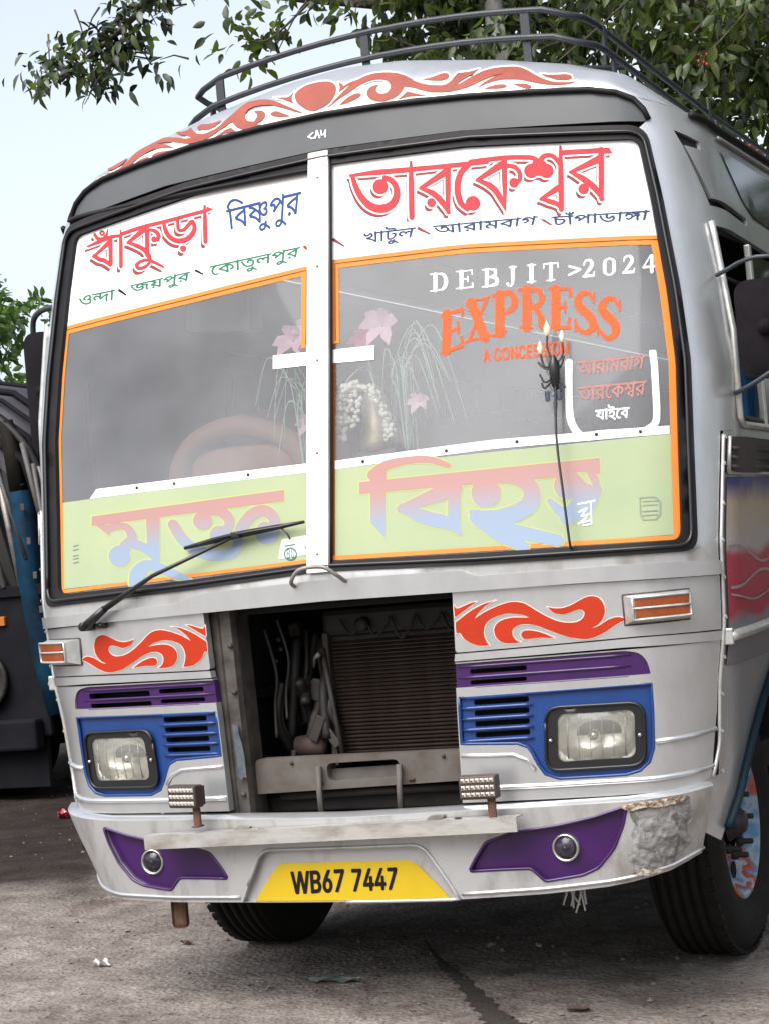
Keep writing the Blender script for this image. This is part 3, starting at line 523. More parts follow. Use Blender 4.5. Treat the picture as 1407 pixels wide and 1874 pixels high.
        [-484,6092,4,-2,-2,-10,-20,-2,-4,-68,-1,-2,-4,-1,-12,-1,-3,4,2,39,-9,5,-7,0,-7,-1,-3,-3,-2,-9,-14,-2,-2,1,-4,9,-7,4,-12,1,-10,-2,-4,-5,1,-5,7,-4,11,-4,3,-2,-5,-10,-3,-2,-12,3,-14,7,-6,6,-3,6,0,8,2,5,7,6,9,4,12,3,12,0,10,-1,12,-5,7,4,11,2,11,0,9,-3,1,12,-271,-10,0,-11,5,-58,-3,-3,-14,-1,-2,2,-2,2,-4,54,-2,6,-3,4,-5,2,-8,2,-64,-2,26,-5,14,-5,10,-6,5,-6,5,-11,-4,-9,-7,-6,-15,-4,-14,1,-4,3,2,10,18,2,2,3,-1,6,-3,3,-7,4,-13,3,-11,1,7,-55,-3,-2,-14,-1,-19,13,-18,9,-19,6,-20,2,-13,14,2,2,12,6,28,10,32,10,0,1,-88,-3,-14,-6,-9,-6,-7,-11,-2,-8,2,-13,4,-7,4,-3,8,-4,8,-2,12,0,10,4,9,-9,1,-3,-4,-2,-20,-4,-18,1,-12,4,-10,7,-10,12,-6,12,0,12,6,14,11,10,-33,0,-5,3,-1,8,1,3,5,0,242,8,10,-2,6,-2,0,10,3,3,10,1,7,-9],
        [-404,6077,-6,3,-14,2,-15,-2,-12,-6,12,-2,7,-3,4,-7],
        [-312,6036,4,-2,5,-4,1,-4,-2,-4,-4,-4,-8,-2,-6,0,-5,3,-3,6,3,5,5,4],
        [-680,6069,16,-3,12,-7,8,-11,2,-12,-5,-12,-10,-10,-7,-3,-19,-5,-14,0,-15,0,-21,8,-10,6,-10,8,-13,18,-8,13,2,3,16,2,2,-2,16,-24,12,-10,14,-6,10,-2,14,0,14,3,8,7,3,6,0,6,-3,8,-11,4,-15,0,-6,-4,0,-7,0,-2,-16,-3,-4,5,-2,10,3,6,8,5,11,4],
        [-394,5998,-3,1,-15,0,-6,-3,-1,-4,5,-1,8,1,7,2],
        [-653,6006,4,-2,1,-10,34,-16,0,-3,-8,-7,-4,0,-27,12,-13,-10,-15,-4,-11,-2,-10,2,-13,8,-3,6,0,5,8,9,16,4,24,0,2,8],
        [-959,6032,31,-10,18,-9,-5,33,-17,-4],
        [-672,5984,-9,2,-11,0,-6,-2,0,-4,6,-2,10,0],
        [-1270,6059,4,-3,-2,-9,-22,-2,-8,-60,-4,-3,-14,0,-17,12,-20,8,-31,5,-4,2,-7,10,2,3,15,6,61,16,-99,-4,-4,-68,35,-14,0,-2,-11,-7,-30,11,-14,-10,-16,-3,-10,-1,-12,2,-12,7,-2,5,0,4,8,8,18,4,25,1,1,43,-8,6,-56,-29,-13,6,-2,3,9,6,2,4,-1,2,-7,2,-16,-2,-15,6,-3,3,10,8,14,7,15,6,16,3,26,-1,13,-4,16,-8,2,20,5,2,9,0,7,-7],
        [-1314,6028,0,3,-4,-1,-44,-12,27,-7,18,-9],
        [-1552,6048,4,-4,-1,-8,-21,-2,2,-58,-4,-4,-14,0,-20,10,-22,7,-40,5,-10,10,0,4,36,12,-36,6,-2,1,-1,3,-1,0,-79,-2,15,-4,32,0,12,-8,1,-2,-6,-12,0,-10,4,-10,6,-10,-1,-2,-16,-2,-3,1,-7,11,-6,12,0,8,2,11,-16,0,-20,3,-22,10,-22,-8,-4,-4,0,-4,8,-2,10,2,19,7,19,-3,6,-4,5,-10,-1,-7,-2,-5,-9,-7,-16,-5,-26,-2,-20,2,-23,6,-16,10,-22,18,-8,8,2,3,16,3,18,-17,12,-9,16,-6,18,-4,21,0,11,3,6,6,0,5,-26,-6,-22,1,-12,5,-4,4,-4,6,3,8,9,8,-72,-2,-5,4,-1,6,5,2],
        [-1465,6034,-5,2,-16,2,-14,-1,-14,-5,12,-2,10,-4,2,-4],
        [-1363,5998,6,-1,5,-3,2,-6,-2,-4,-13,-4,-7,0,-6,4,-2,4,3,6],
        [-1636,6032,22,-8,2,-4,0,-4,-2,-3,-28,-9,26,-4,26,-10,-4,44],
        [-1446,5964,-6,1,-14,0,-6,-3,0,-2,6,-2,11,1],
        [-1643,5988,7,-2,6,-4,1,-5,-3,-3,-12,-4,-8,1,-4,2,-4,5,2,6,5,2],
        [-2094,6034,6,-2,4,-7,20,0,3,-1,1,-4,-1,-9,-21,-1,2,-74,-3,-3,-15,0,-4,3,-2,66,-6,5,-6,3,-96,-1,2,-28,24,12,37,13,17,-10,0,-2,-6,-12,-2,-12,0,-14,7,-19,-5,-3,-12,-2,-3,2,-3,6,-6,17,-2,12,4,17,-24,-10,-31,-19,-15,7,-3,13,-13,7,-10,4,-14,0,-6,-1,-3,-3,1,-6,13,-6,2,-2,-7,-12,-2,0,-12,4,-14,10,-4,8,-1,6,7,12,15,4,14,2,16,-3,17,-7,-2,14,-78,2,-6,4,0,8,2,2,197,1,9,-1,6,-4,2,13],
        [-2359,6024,12,-1,11,-5,6,-4,5,-8,1,-6,0,-6,-8,-9,11,-9,5,-10,0,-6,-5,-9,-7,-5,-16,-6,-30,-1,-26,5,-10,4,-18,10,-24,22,-15,19,-5,7,2,1,17,3,3,0,24,-32,12,-9,15,-9,21,-6,26,1,10,5,2,7,-2,5,-7,4,-15,-4,-11,12,25,12,3,3,-3,8,-12,3,-12,0,-18,-8,-4,-6,2,-2,8,-2,2,-4,-2,-8,-4,-2,-9,1,-11,5,-7,6,-3,6,5,12,14,10,23,6]],
    'blue_word': [[-216,6573,2,-2,0,-3,-2,-20,-4,-1,-19,-1,-1,-3,-14,-155,-2,-4,-2,0,-14,-1,-2,1,-11,24,-6,9,-12,14,-19,13,-23,8,-8,28,25,21,22,15,43,22,1,6,-113,-6,-8,-182,24,-22,13,-16,-8,-14,-4,-4,-20,22,-10,8,-10,-16,-12,-11,-18,-4,-7,1,-9,4,-8,10,-4,11,0,17,4,11,10,11,9,4,11,2,18,-3,4,119,-10,16,-56,-70,-4,-2,-14,18,6,8,4,11,0,13,-1,5,-3,2,-6,1,-14,-6,-20,23,22,31,8,10,16,10,12,4,12,1,11,-2,15,-8,14,-14,10,-13,0,52,2,4,2,2,11,0,2,-1,7,-17],
        [-868,6620,21,-4,23,-10,28,-16,23,-18,1,-2,-7,-16,-3,-1,-35,25,-19,10,-22,7,-14,1,-10,-2,-10,-4,-7,-4,-5,-8,-8,-18,-2,-8,14,-16,294,15,3,-1,2,-4,1,-16,10,10,8,5,14,3,11,0,7,-2,8,-6,4,-6,5,-10,1,-14,-1,-8,-3,-8,-5,-8,9,-14,2,-8,0,-14,-2,-12,-5,-8,-7,-6,-10,-5,-8,-1,-8,0,-8,2,-9,6,-9,8,4,-64,-3,-2,-17,0,-24,26,-18,15,-21,9,-25,6,-4,4,-10,24,1,2,13,11,31,23,-19,9,-30,10,-2,3,3,10,-32,-2,17,-153,-3,-3,-15,0,-4,2,-16,24,-12,11,-12,10,-23,12,-24,7,-14,28,1,2,16,13,24,18,42,22,-1,6,-117,-5,26,-152,-4,-2,-16,-1,-4,5,-26,148,-25,0,-5,21,2,3,18,1,-18,21,10,28,12,20,8,6,13,7,19,4],
        [-266,6506,0,3,0,1,-24,-13,-35,-25,17,-8,14,-10,14,-14,8,-12],
        [-424,6522,-4,5,-12,7,-8,2,-10,-2,-8,-3,-8,-5,-11,-14,13,0,9,-6,3,-3,5,-9,2,-9],
        [-554,6512,-2,7,-3,3,-6,2,-8,-1,-7,-3,-7,-8,-11,-21,0,-11,6,-16,9,-14,9,-6,9,-2,5,1,4,3,4,4,0,12,-3,8,-3,2,-10,-4,-2,1,-6,19,2,4,8,2,8,6],
        [-686,6521,16,-7,20,-12,30,-22,-4,44],
        [-321,6418,7,-3,3,-3,3,-9,0,-9,-4,-8,-4,-4,-7,-3,-4,0,-5,3,-6,8,0,12,6,11,4,3],
        [-683,6446,23,-8,16,-8,13,-10,15,-14,-4,41,-12,14,-14,11,-18,-11],
        [-824,6448,12,-4,22,-12,18,-12,13,-14,-9,78,-30,-16],
        [-541,6378,3,-2,2,-2,0,-26,21,-16,19,-20,-9,-16,-3,-2,-1,2,-15,15,-16,13,-9,-18,-11,-8,-18,-5,-7,1,-9,4,-10,9,-6,13,0,16,5,12,11,10,8,4,18,0,10,-2,0,16],
        [-407,6340,-1,3,-9,3,-9,0,-6,-2,-5,-8,1,-11,4,-3,4,0,10,2,7,8],
        [-560,6336,-2,2,-8,2,-14,-2,-6,-7,2,-11,2,-3,6,-1,10,1,6,5]],
    'navy_words': [[2615,5984,6,-1,2,-7,19,0,2,-4,-2,-6,-2,-2,-20,0,-21,-60,-3,-2,-14,1,-2,3,18,51,-4,5,-7,3,-21,1,-10,-8,8,-6,2,-4,-10,-9,-5,-7,-3,-10,2,-14,-3,-2,-14,-2,-2,2,-1,8,0,14,3,8,6,8,-23,-6,-26,-15,-13,-4,-7,0,-10,1,-10,8,-5,5,2,3,12,3,7,-7,10,0,14,8,3,6,-1,6,-4,2,-15,4,-9,-2,0,-6,-1,-2,-15,-1,-4,6,2,8,4,4,11,4,-9,4,-30,1,-14,-56,-2,-4,-2,0,-12,1,-2,3,11,51,-3,5,-6,4,-73,5,-3,-21,4,-2,8,2,20,10,12,0,4,-4,5,-8,2,-6,0,-7,-2,-5,-5,-6,-12,-9,-16,-4,-23,1,-13,2,-11,4,-7,4,-12,8,-9,12,-5,8,-6,18,0,2,15,2,3,-1,8,-21,8,-12,12,-8,14,-5,18,-1,8,0,8,3,4,3,4,6,-1,9,-21,-9,-10,0,-10,2,-10,5,-4,7,3,22,-69,6,-8,-60,-1,-2,-5,0,-10,1,-2,3,6,52,-3,4,-5,4,-24,2,-6,-54,-2,-7,-4,-1,-10,1,-3,1,3,42,-8,8,-53,-24,-11,7,-2,3,2,1,7,5,1,2,0,4,-8,2,-13,-1,-15,10,-2,2,8,5,18,9,12,3,16,1,14,-1,14,-5,10,-5,12,-10,2,20,4,4,8,-2,6,-8,25,-2,9,-4,2,9,4,2,9,-1,3,-8,158,-12,10,-2,6,-4,4,12,7,0,5,-2,4,-6,2,-1,161,-9,9,-2,6,-4,6,12],
        [2048,6046,14,-3,2,-4,-3,-7,-5,-5,-10,-5,-12,-2,1,-2,19,-2,3,-3,-1,-7,-2,-2,-18,0,-2,-56,0,-3,-2,-3,-14,2,-2,1,0,54,-8,7,-12,2,-72,6,6,-5,12,-5,30,-4,8,-2,8,-6,4,-9,-2,-9,-4,-5,-14,-9,-19,-6,-21,-1,-16,5,-8,9,-3,7,-2,42,-18,2,-3,4,0,6,2,2,116,-9,11,-3,5,-3,0,8,-8,3,-12,6,-6,9,-1,5,1,2,15,0,7,-10,9,-4,-4,4,-1,3,0,3,6,3,8,0,6,-3,2,-4,-2,-4,-4,-2,1,0,10,2,4,8],
        [2544,5966,-20,2,12,-2],
        [2482,5970,15,-5,6,-3,4,-4,3,-9,18,5,-18,6,-12,10,-15,1],
        [1754,6058,4,-2,2,-5,20,-1,2,-4,-3,-6,-2,-2,-19,1,-18,-51,-1,-4,-3,-2,-13,2,-3,2,14,40,-13,10,-8,4,-11,2,-12,1,-9,-1,15,-2,7,-3,6,-5,1,-8,-6,-8,-6,-4,-28,-8,-8,9,0,3,24,6,4,2,0,3,-11,3,-18,-2,-13,7,-2,3,6,4,14,8,14,4,14,1,22,-3,12,-4,10,-8,6,18],
        [2134,5993,-10,5,-12,2,-12,0,-13,-4,11,-2,5,-2,7,-10],
        [1626,6065,4,-7,19,-1,3,-3,-4,-8,-20,0,-14,-54,-4,-3,-12,1,-2,2,10,48,0,3,-6,4,-24,1,-12,-54,-4,-2,-8,0,-6,0,-13,12,-12,7,-19,7,-18,4,-3,2,-5,10,2,2,16,4,57,10,-94,6,-9,-55,-2,-3,-10,0,-6,2,0,12,-6,6,-15,8,-11,4,-12,0,-6,-1,-3,-3,0,-2,2,-2,15,-6,0,-3,-6,-8,-6,1,-14,5,-6,5,-4,4,-2,6,1,4,3,4,6,4,10,4,11,0,0,2,-3,4,-7,3,-21,4,-2,3,0,4,-22,0,-4,-56,-4,-2,-12,1,-3,1,-1,2,2,50,-4,4,-6,2,-22,2,-2,-56,-4,-3,-12,1,-14,10,-16,9,-16,5,-25,6,-9,12,3,4,21,4,50,9,-98,6,2,-57,-2,-2,-8,0,-7,0,-3,4,-2,50,-5,4,-6,2,-23,2,4,-57,-2,-2,-10,0,-6,1,-11,10,-21,10,-12,-5,-20,-2,-17,1,-23,8,-20,12,-7,6,-16,17,-1,1,2,2,16,2,12,-14,11,-10,9,-5,14,-5,18,-2,12,0,6,2,3,2,1,4,0,5,-2,4,-9,5,-13,2,-8,-2,2,-6,-2,-2,-14,-1,-5,5,-3,7,3,5,7,4,-12,5,-55,3,-3,2,-1,7,1,3,6,0,182,-11,10,-1,8,-4,0,10,2,1,7,-1,5,0,4,-6,4,-2,134,-7,12,-2,8,-3,1,10,6,0,7,0,4,-7,2,-1,262,-14,8,-1,8,-4,4,10],
        [1924,5994,0,-22,2,-4,4,-1,10,-1,13,1,12,5,5,5,2,3,0,5,-5,3,-23,2,-10,4,-10,4],
        [1436,6054,0,2,-41,3,7,-5,4,-5,3,-9,9,-3,14,-9],
        [1553,6036,-1,2,-12,-2,-34,-6,26,-10,16,-9],
        [1022,6080,20,-4,12,-6,8,-10,3,-8,0,-4,20,-11,-4,40],
        [543,6154,7,-2,0,-11,7,-5,11,-1,28,-1,18,-4,6,-4,5,-12,162,-5,2,-1,1,-4,-4,-8,-20,-1,-18,-63,-4,-2,-12,0,-4,3,11,37,-1,2,-6,3,-8,1,-6,0,-4,-3,-3,-9,-11,0,-4,1,-2,9,-6,4,-11,2,-9,-2,-6,-4,0,-6,5,-4,10,-3,3,-3,-7,-10,-2,0,-11,2,-10,6,-6,6,-3,9,1,7,5,6,6,4,10,4,13,1,14,-1,7,-2,9,-6,12,6,8,0,10,-2,7,-4,3,13,-182,6,-4,-41,0,-8,3,-2,11,-2,14,4,11,6,7,8,2,6,-2,3,-4,1,-12,0,-4,2,-2,10,2,1,18,1,11,-2,9,-4,2,-4,2,-6,-2,-8,-4,-6,-13,-14,-23,-9,-20,-2,-14,3,-5,4,-5,8,-1,12,3,40,-32,1,-4,-67,-2,-2,-10,0,-4,0,-2,4,1,58,-3,4,-6,3,-19,2,-5,-1,0,-67,-2,-2,-14,0,-14,12,-11,7,-16,7,-27,7,-4,2,-6,12,2,2,28,3,10,3,4,5,2,3,-3,6,-12,-8,-10,-3,-14,-1,-8,2,-12,5,-6,7,-1,9,2,7,4,1,15,-3,2,-2,-3,-6,0,-3,2,-1,6,-2,14,2,13,12,11,0,6,-4,10,-11,3,-7,-1,-6,-2,-4,-8,-7,-17,-6,21,-9,18,-10,-2,59,0,10,2,2,11,0,7,-9,22,0,12,-6,0,12,4,2,10,-1,5,-9,94,-2,-1,2,-2,2,-44,2,-10,2,-10,5,-6,6,-2,7,0,6,2,6],
        [1210,6046,28,-8,18,-11,0,27],
        [1214,6027,6,-2,4,-5,0,-4,-3,-4,-5,-2,-10,1,-8,5,0,5,3,4,7,2],
        [610,6038,2,0,2,-2,-2,-10,30,-17,0,-3,-10,-6,-2,0,-24,13,-6,-5,-8,-4,-16,-3,-8,0,-8,2,-8,5,-4,2,-2,5,2,7,2,4,6,4,14,4,23,-2,3,6],
        [589,6018,-13,3,-6,0,-5,-3,-1,-2,4,-2,10,-1,7,3]],
    'red_ticks': [[1786,6024,42,-6,52,-48,3,-5,-1,-3,-4,-4,-5,0],
        [812,6108,10,-4,86,-64,2,-6,-1,-4,-7,-2,-98,56,-5,8,1,7,4,7],
        [78,6128,12,-3,84,-71,4,-5,-2,-5,-4,-2,-4,0,-94,63,-6,11,3,9],
        [-182,6108,7,-2,5,-2,58,-62,2,-6,-3,-6,-9,2,-67,54,-4,6,0,7,3,5]],
    'dark_ticks': [[-1216,6068,10,-4,64,-42,6,-6,0,-6,-8,-2,-76,39,-6,7,0,6,2,4],
        [-2018,6022,8,-2,8,-4,68,-51,6,-7,-2,-6,-5,-2,-5,2,-81,48,-5,6,-2,8,1,4]],
    'faded_words': [[2490,4857,4,-3,0,-8,12,-1,-2,-11,-2,-4,-12,0,-16,-88,-2,-2,-8,0,-3,4,11,62,-6,15,-5,7,-5,3,-10,-1,-6,-6,10,0,5,-3,4,-9,0,-9,-3,-11,-6,-8,-6,-6,-12,-9,-2,2,-4,12,15,11,3,5,2,7,-2,2,-5,1,-11,-4,-8,13,14,20,8,6,8,4,11,-1,5,-3,12,-13,4,23,4,3],
        [2409,4858,4,-1,1,-9,11,-1,2,-4,-3,-11,-12,0,0,-2,-13,-86,-1,-2,-4,-1,-6,0,-2,3,11,76,-2,9,-3,3,-12,-1,-12,-87,-2,-2,-6,0,-4,1,-7,17,-9,11,-9,7,-11,6,-2,16,17,14,31,16,2,2,-58,1,-9,-88,-1,-2,-4,-1,-6,0,-2,2,0,20,-8,18,-8,6,-8,0,-5,-7,1,-10,8,-8,-3,-13,-2,-1,-5,3,-7,6,-5,12,0,16,8,13,12,7,0,6,-6,9,-12,5,0,8,-12,0,-6,-85,-2,-5,-6,0,-4,0,-2,4,6,76,-2,7,-4,3,-12,1,-5,-87,-2,-4,-6,0,-5,2,-6,14,-12,14,-8,6,-13,6,-4,18,15,12,32,17,1,2,-58,1,-3,-88,-2,-3,-6,0,-4,1,0,2,1,80,-5,8,-12,2,-2,-90,-3,-2,-5,0,-5,2,-6,12,-11,14,-10,-10,-12,-2,-11,2,-11,8,-9,14,-4,10,-8,26,1,2,9,4,1,0,7,-22,7,-16,6,-7,9,-5,9,1,6,5,4,11,-1,13,-5,8,-8,2,-2,-4,0,-12,-11,-2,-3,8,0,9,3,9,5,4,-3,6,-5,2,-32,1,-2,3,0,11,3,3,107,-2,4,-2,6,-4,1,14,5,2,5,-2,3,-10,82,-1,8,-5,2,15,6,1,3,-2,2,-9,2,-1,153,-2,4,-1,5,-4,3,13],
        [2297,4833,-27,1,8,-12,2,-20,4,-4,7,-9],
        [2364,4809,0,3,-2,0,-28,-18,12,-8,12,-16],
        [2053,4837,2,-3,5,-2,6,-4,6,-7,5,-18,-1,-15,10,-12,2,61,-32,1],
        [2190,4814,-2,2,-10,-6,-18,-12,14,-10,12,-14],
        [2158,4767,7,-2,4,-8,-2,-9,-7,-4,-6,3,-2,7,1,8],
        [2420,4662,3,-4,3,-8,84,0,4,-4,-2,-12,-14,-2,-10,-88,-2,-4,-4,0,-8,1,-6,17,-9,12,-11,8,-11,5,-4,17,18,14,33,17,0,2,-60,1,-8,-96,-2,-4,-3,0,-7,0,-12,14,-16,8,-5,14,15,12,21,12,2,26,-5,10,-6,5,-8,-1,-4,-4,-1,-6,0,-6,2,-4,5,-4,6,-1,2,-3,-1,-12,-3,-2,-12,5,-8,9,-9,-10,-7,-3,-7,1,-1,10,1,5,10,3,5,6,2,9,-2,5,-2,3,-8,1,-8,-2,-37,2,0,-3,15,-7,9,-9,6,-12,1,-13,-4,-13,-6,-7,-8,-3,-9,1,-1,2,2,13,10,2,2,3,0,8,-5,11,-8,5,-5,1,-2,-71,-1,-1,-3,-1,-6,0,-2,2,-8,16,-10,12,-10,8,-12,6,-5,16,3,4,14,10,29,16,0,4,-49,1,-6,-3,-6,-6,-6,-10,-6,-14,0,-14,1,-14,4,-12,8,-5,5,0,6,3,6,-12,-5,-5,-9,-3,-10,2,-8,7,-6,9,-5,17,-1,13,1,16,5,16,8,15,-28,0,2,-91,-2,-2,-4,0,-6,0,-10,19,-11,11,-9,7,-14,5,-6,18,16,14,30,17,0,3,-60,0,5,-90,-1,-3,-5,-1,-5,0,-2,3,-6,80,-6,11,-7,2,-87,0,-2,4,-2,10,4,3,86,-1,6,-1,6,-5,0,14,0,2,5,1,5,-1,3,-10,3,-1,223,-3,11,1,12,-3,8,-9,7,8,9,3,8,-1,9,-8,2,17],
        [2482,4612,0,2,-12,-6,-20,-13,14,-11,12,-15],
        [2066,4635,10,-2,8,-5,4,-6,8,-13,2,-15,0,-16,-6,-14,-9,-8,-13,-2,-12,2,-8,6,-12,12,-13,25,-11,29,4,3,7,2,1,-1,14,-34,8,-15,6,-6,7,-5,13,0,8,4,2,9,0,13,-4,14,-6,6,-10,0,-2,-4,2,-13,-10,-3,-4,3,-2,10,0,9,4,8,6,6],
        [2298,4608,0,6,-28,-16,14,-10,14,-16],
        [2406,4576,0,1,-18,-11,16,-11],
        [2156,4598,16,-10,14,-14,-2,44,-16,-10],
        [2449,4564,5,-2,2,-3,1,-9,-5,-9,-8,-1,-3,2,-2,4,0,7,3,7],
        [2158,4568,6,-3,3,-3,2,-6,-3,-10,-5,-3,-3,1,-5,4,-3,8,3,8]],
    'white_word': [[2232,4498,9,-1,1,-10,1,-3,3,-2,21,-2,7,-3,4,-5,3,-9,105,-3,4,-2,0,-4,0,-6,-10,0,-2,-2,-4,-65,-3,-1,-6,2,-7,12,-8,8,-8,6,-11,4,-5,13,16,11,25,10,1,2,-44,1,-6,-3,-6,-6,-4,-5,-4,-10,0,-5,1,-16,3,-6,3,-2,5,-2,8,2,4,-8,-2,-3,-9,-3,-9,2,-6,4,-8,12,-2,8,0,13,2,11,5,10,7,8,-46,1,1,-3,7,-1,8,-5,4,-4,2,-6,2,-10,-4,-10,-4,-4,-8,-5,10,-7,12,-10,0,-3,-6,-7,-22,18,-24,12,0,8,2,2,14,-2,10,0,6,4,2,4,0,6,-2,5,-4,3,-7,0,-7,-2,-2,-8,-8,-1,-2,6,0,8,2,3,6,5,0,2,-4,3,-18,0,1,-63,-2,-3,-7,1,-2,2,-2,55,-2,5,-4,3,-8,1,-2,-1,2,-44,0,-18,-1,-2,-8,0,-11,12,-6,6,-11,6,-13,4,-4,10,0,2,18,12,-9,6,-11,4,0,2,0,2,-6,2,-2,2,0,6,2,2,66,-1,6,-1,3,-2,0,8,3,2,6,0,2,-8,45,-1,-1,4,-2,1,-18,2,-6,1,-7,5,-3,6,-2,8,0,6],
        [2163,4454,14,-12,1,-7,0,-2,-16,-9,13,-6,13,-11,-2,46],
        [2366,4429,0,4,-12,-5,-12,-7,12,-7,10,-12]],
    'white_u_frame': [[2542,4880,42,-4,4,-12,16,-224,12,-137,5,-73,1,-62,0,-24,-5,-22,-7,-16,-12,-18,-12,-10,-18,-12,-29,-15,-15,-1,-11,6,-8,8,-5,12,2,14,9,10,35,18,10,8,10,18,3,32,-1,60,-8,104,-25,322,1,10],
        [1939,4886,9,-2,10,-6,8,-12,2,-10,-6,-100,4,-152,6,-113,8,-62,10,-37,19,-38,13,-20,26,-30,7,-15,-1,-11,-6,-11,-9,-6,-9,-1,-11,2,-7,5,-26,29,-19,26,-23,45,-8,21,-6,19,-8,37,-6,52,-6,114,-4,153,6,84,2,17,4,11,10,8]],
    'express_word': [[1866,5484,12,-2,12,-7,11,-16,80,-11,4,-2,5,-8,-7,-68,-3,-6,-8,-4,-6,4,-4,7,4,52,-64,8,-9,-119,29,-4,2,32,4,6,8,0,5,-8,-1,-36,2,-7,0,-5,-4,-6,-1,-30,-3,-5,-3,-1,-5,0,-6,6,1,30,-29,3,-6,-133,55,-10,5,63,7,7,9,0,5,-4,2,-6,-5,-66,5,-10,-3,-10,-6,-3,-8,-1,-8,3,-64,11,-12,-10,-18,-3,-9,3,-9,6,-11,14,-23,4,-6,9,0,10,6,5,20,0,16,274,-1,2,-17,2,-4,2,-4,8,0,6,6,8,8,2,18,-2,10,10],
        [1643,5510,9,-2,10,-4,7,-6,7,-10,46,-4,24,-13,17,-19,8,-16,7,-18,4,-22,-2,-18,-11,-30,-7,-10,-12,-14,-11,-6,-12,-3,23,-33,12,-24,6,-26,6,-62,0,-2,6,-3,3,-5,0,-6,-3,-4,-11,-2,-12,-8,-6,0,-13,2,-10,10,-6,3,-2,4,-1,7,3,5,1,5,-3,44,-4,32,-6,16,-24,46,-14,1,0,-1,-5,-134,10,-8,1,-8,-2,-4,-4,-3,-8,0,-6,-10,-8,-7,-18,-3,-9,2,-10,5,-10,11,-5,9,-18,2,-8,8,0,7,5,6,19,1,13,280,-1,2,-22,3,-5,6,-1,8,6,8,27,-1,15,12],
        [1434,5500,16,-4,10,-6,34,0,18,-1,12,-3,13,-8,15,-15,10,-19,8,-20,5,-20,-1,-24,-6,-22,-7,-16,-13,-18,-18,-14,-49,-18,-9,0,-8,6,-6,-124,12,2,8,-4,4,-6,-3,-9,-21,-7,-2,-13,-7,-11,-11,-8,-10,-4,-11,2,-11,4,-15,14,-23,-4,-4,0,-6,4,-2,10,-3,-2,-11,-4,0,-16,-8,-16,-8,-6,-12,-4,-12,1,-15,7,-7,8,-8,13,-24,-5,-5,1,-7,6,-78,-17,-8,2,-4,7,2,7,5,4,21,5,0,7,54,114,-52,160,-2,2,-10,-1,-4,3,-4,6,2,7,14,6,3,12,6,9,8,6,13,4,18,-4,8,-5,10,-9,25,6,7,-3,4,-8,-2,-7,-26,-8,26,-84,46,91,-34,-5,-7,6,-1,7,2,4,5,3,71,13,6,-1,4,-4,2,-9,-4,-5,-26,-6,5,-7,-1,-9,-56,-114,51,-152,15,0,6,-4,2,-8,4,4,24,6,14,288,0,2,-22,0,-5,4,-3,8,2,6,5,4,25,3,10,17,11,8],
        [2082,5408,20,-4,20,-13,10,-11,10,-26,2,34,6,4,4,0,3,-4,0,-85,-3,-6,-7,-1,-3,3,-2,13,-7,5,-21,42,-6,5,-8,4,-14,2,-14,-6,-6,-8,-10,-18,0,-15,2,-9,8,-14,56,-62,28,-43,10,-25,4,-18,0,-12,6,-4,2,-3,0,-21,23,-39,9,-13,14,-16,22,-18,6,2,9,7,11,17,3,26,-3,18,-4,10,-66,78,-8,16,-9,22,-5,19,0,15,4,20,7,15,7,11,23,20,23,14,16,4,11,0,15,-3,15,-8,9,-7,8,-10,6,-11,10,-27,2,28,6,3,7,-5,0,-86,-1,-9,-2,-4,-6,-1,-4,4,-2,28,-4,4,-26,46,-13,14,-15,4,-10,-2,-16,-22,-9,-20,2,-10,9,-16,42,-49,24,-35,10,-17,6,-23,2,-18,-2,-19,-4,-17,-8,-22,-16,-20,-11,-10,-16,-8,-15,-5,-13,-1,-11,3,-14,9,-18,16,-14,20,-18,36,-2,-30,-5,-4,-6,2,-3,6,2,54,-10,-16,-13,-10,-23,-12,-24,-4,-12,1,-14,5,-22,12,-22,21,-10,20,-3,-23,-5,-4,-4,1,-4,3,0,6,2,65,-1,7,2,7,1,16,4,5,4,0,6,-2,1,-5,-1,-17,10,-24,15,-30,11,-10,20,-12,12,-1,10,5,12,10,7,12,-1,19,-9,19,-31,40,-32,33,-17,23,-13,32,-6,27,2,18,3,14,9,16,10,13,16,14,14,9,14,5],
        [1734,5384,0,26,-9,25,-5,5,-10,5,-30,9,-7,-108,28,6,19,7,8,9],
        [1522,5385,2,14,-2,13,-9,24,-5,5,-7,3,-27,4,-10,-132,34,26,10,12,10,16],
        [1132,5404,9,-4,6,-6,3,-6,-1,-8,-5,-8,0,-44,-4,-7,-8,-1,-7,8,-1,40,-75,-14,-6,-116,47,11,1,44,4,5,5,1,5,-3,3,-4,0,-44,6,-9,0,-7,-7,-8,-1,-32,-6,-6,-6,0,-6,7,0,27,-46,-12,-7,-119,81,17,-3,66,3,4,6,4,8,-2,6,-9,2,-68,2,-7,0,-9,-8,-7,-98,-22,-8,-12,-6,-6,-9,-4,-15,0,-10,3,-10,7,-8,-1,-8,1,-6,8,-3,8,3,8,11,6,13,266,-10,6,-3,5,-1,5,0,8,4,6,13,3,1,10,6,9,6,7,10,4,10,1,14,-4,10,-6,6,-10,80,15],
        [1264,5144,2,1,-2,5,-24,72,-38,-82,33,8,6,-3,5,-5]],
    'concession_word': [[1932,5032,4,-1,1,-3,-2,-104,-3,-2,-6,0,-6,2,-24,68,0,-66,-4,-3,-8,1,-2,4,2,103,3,1,8,0,3,-2,24,-68,2,66,2,4],
        [1847,5034,7,-1,6,-3,8,-12,6,-16,2,-23,-2,-22,-4,-14,-4,-9,-8,-8,-13,-3,-12,5,-9,12,-5,15,-3,19,2,23,6,19,5,8,6,6],
        [1812,5034,2,-4,0,-13,-10,-2,-1,-71,9,-2,2,-14,-4,-3,-28,1,-4,4,1,12,10,2,1,66,0,6,-7,0,-3,2,0,12,4,4],
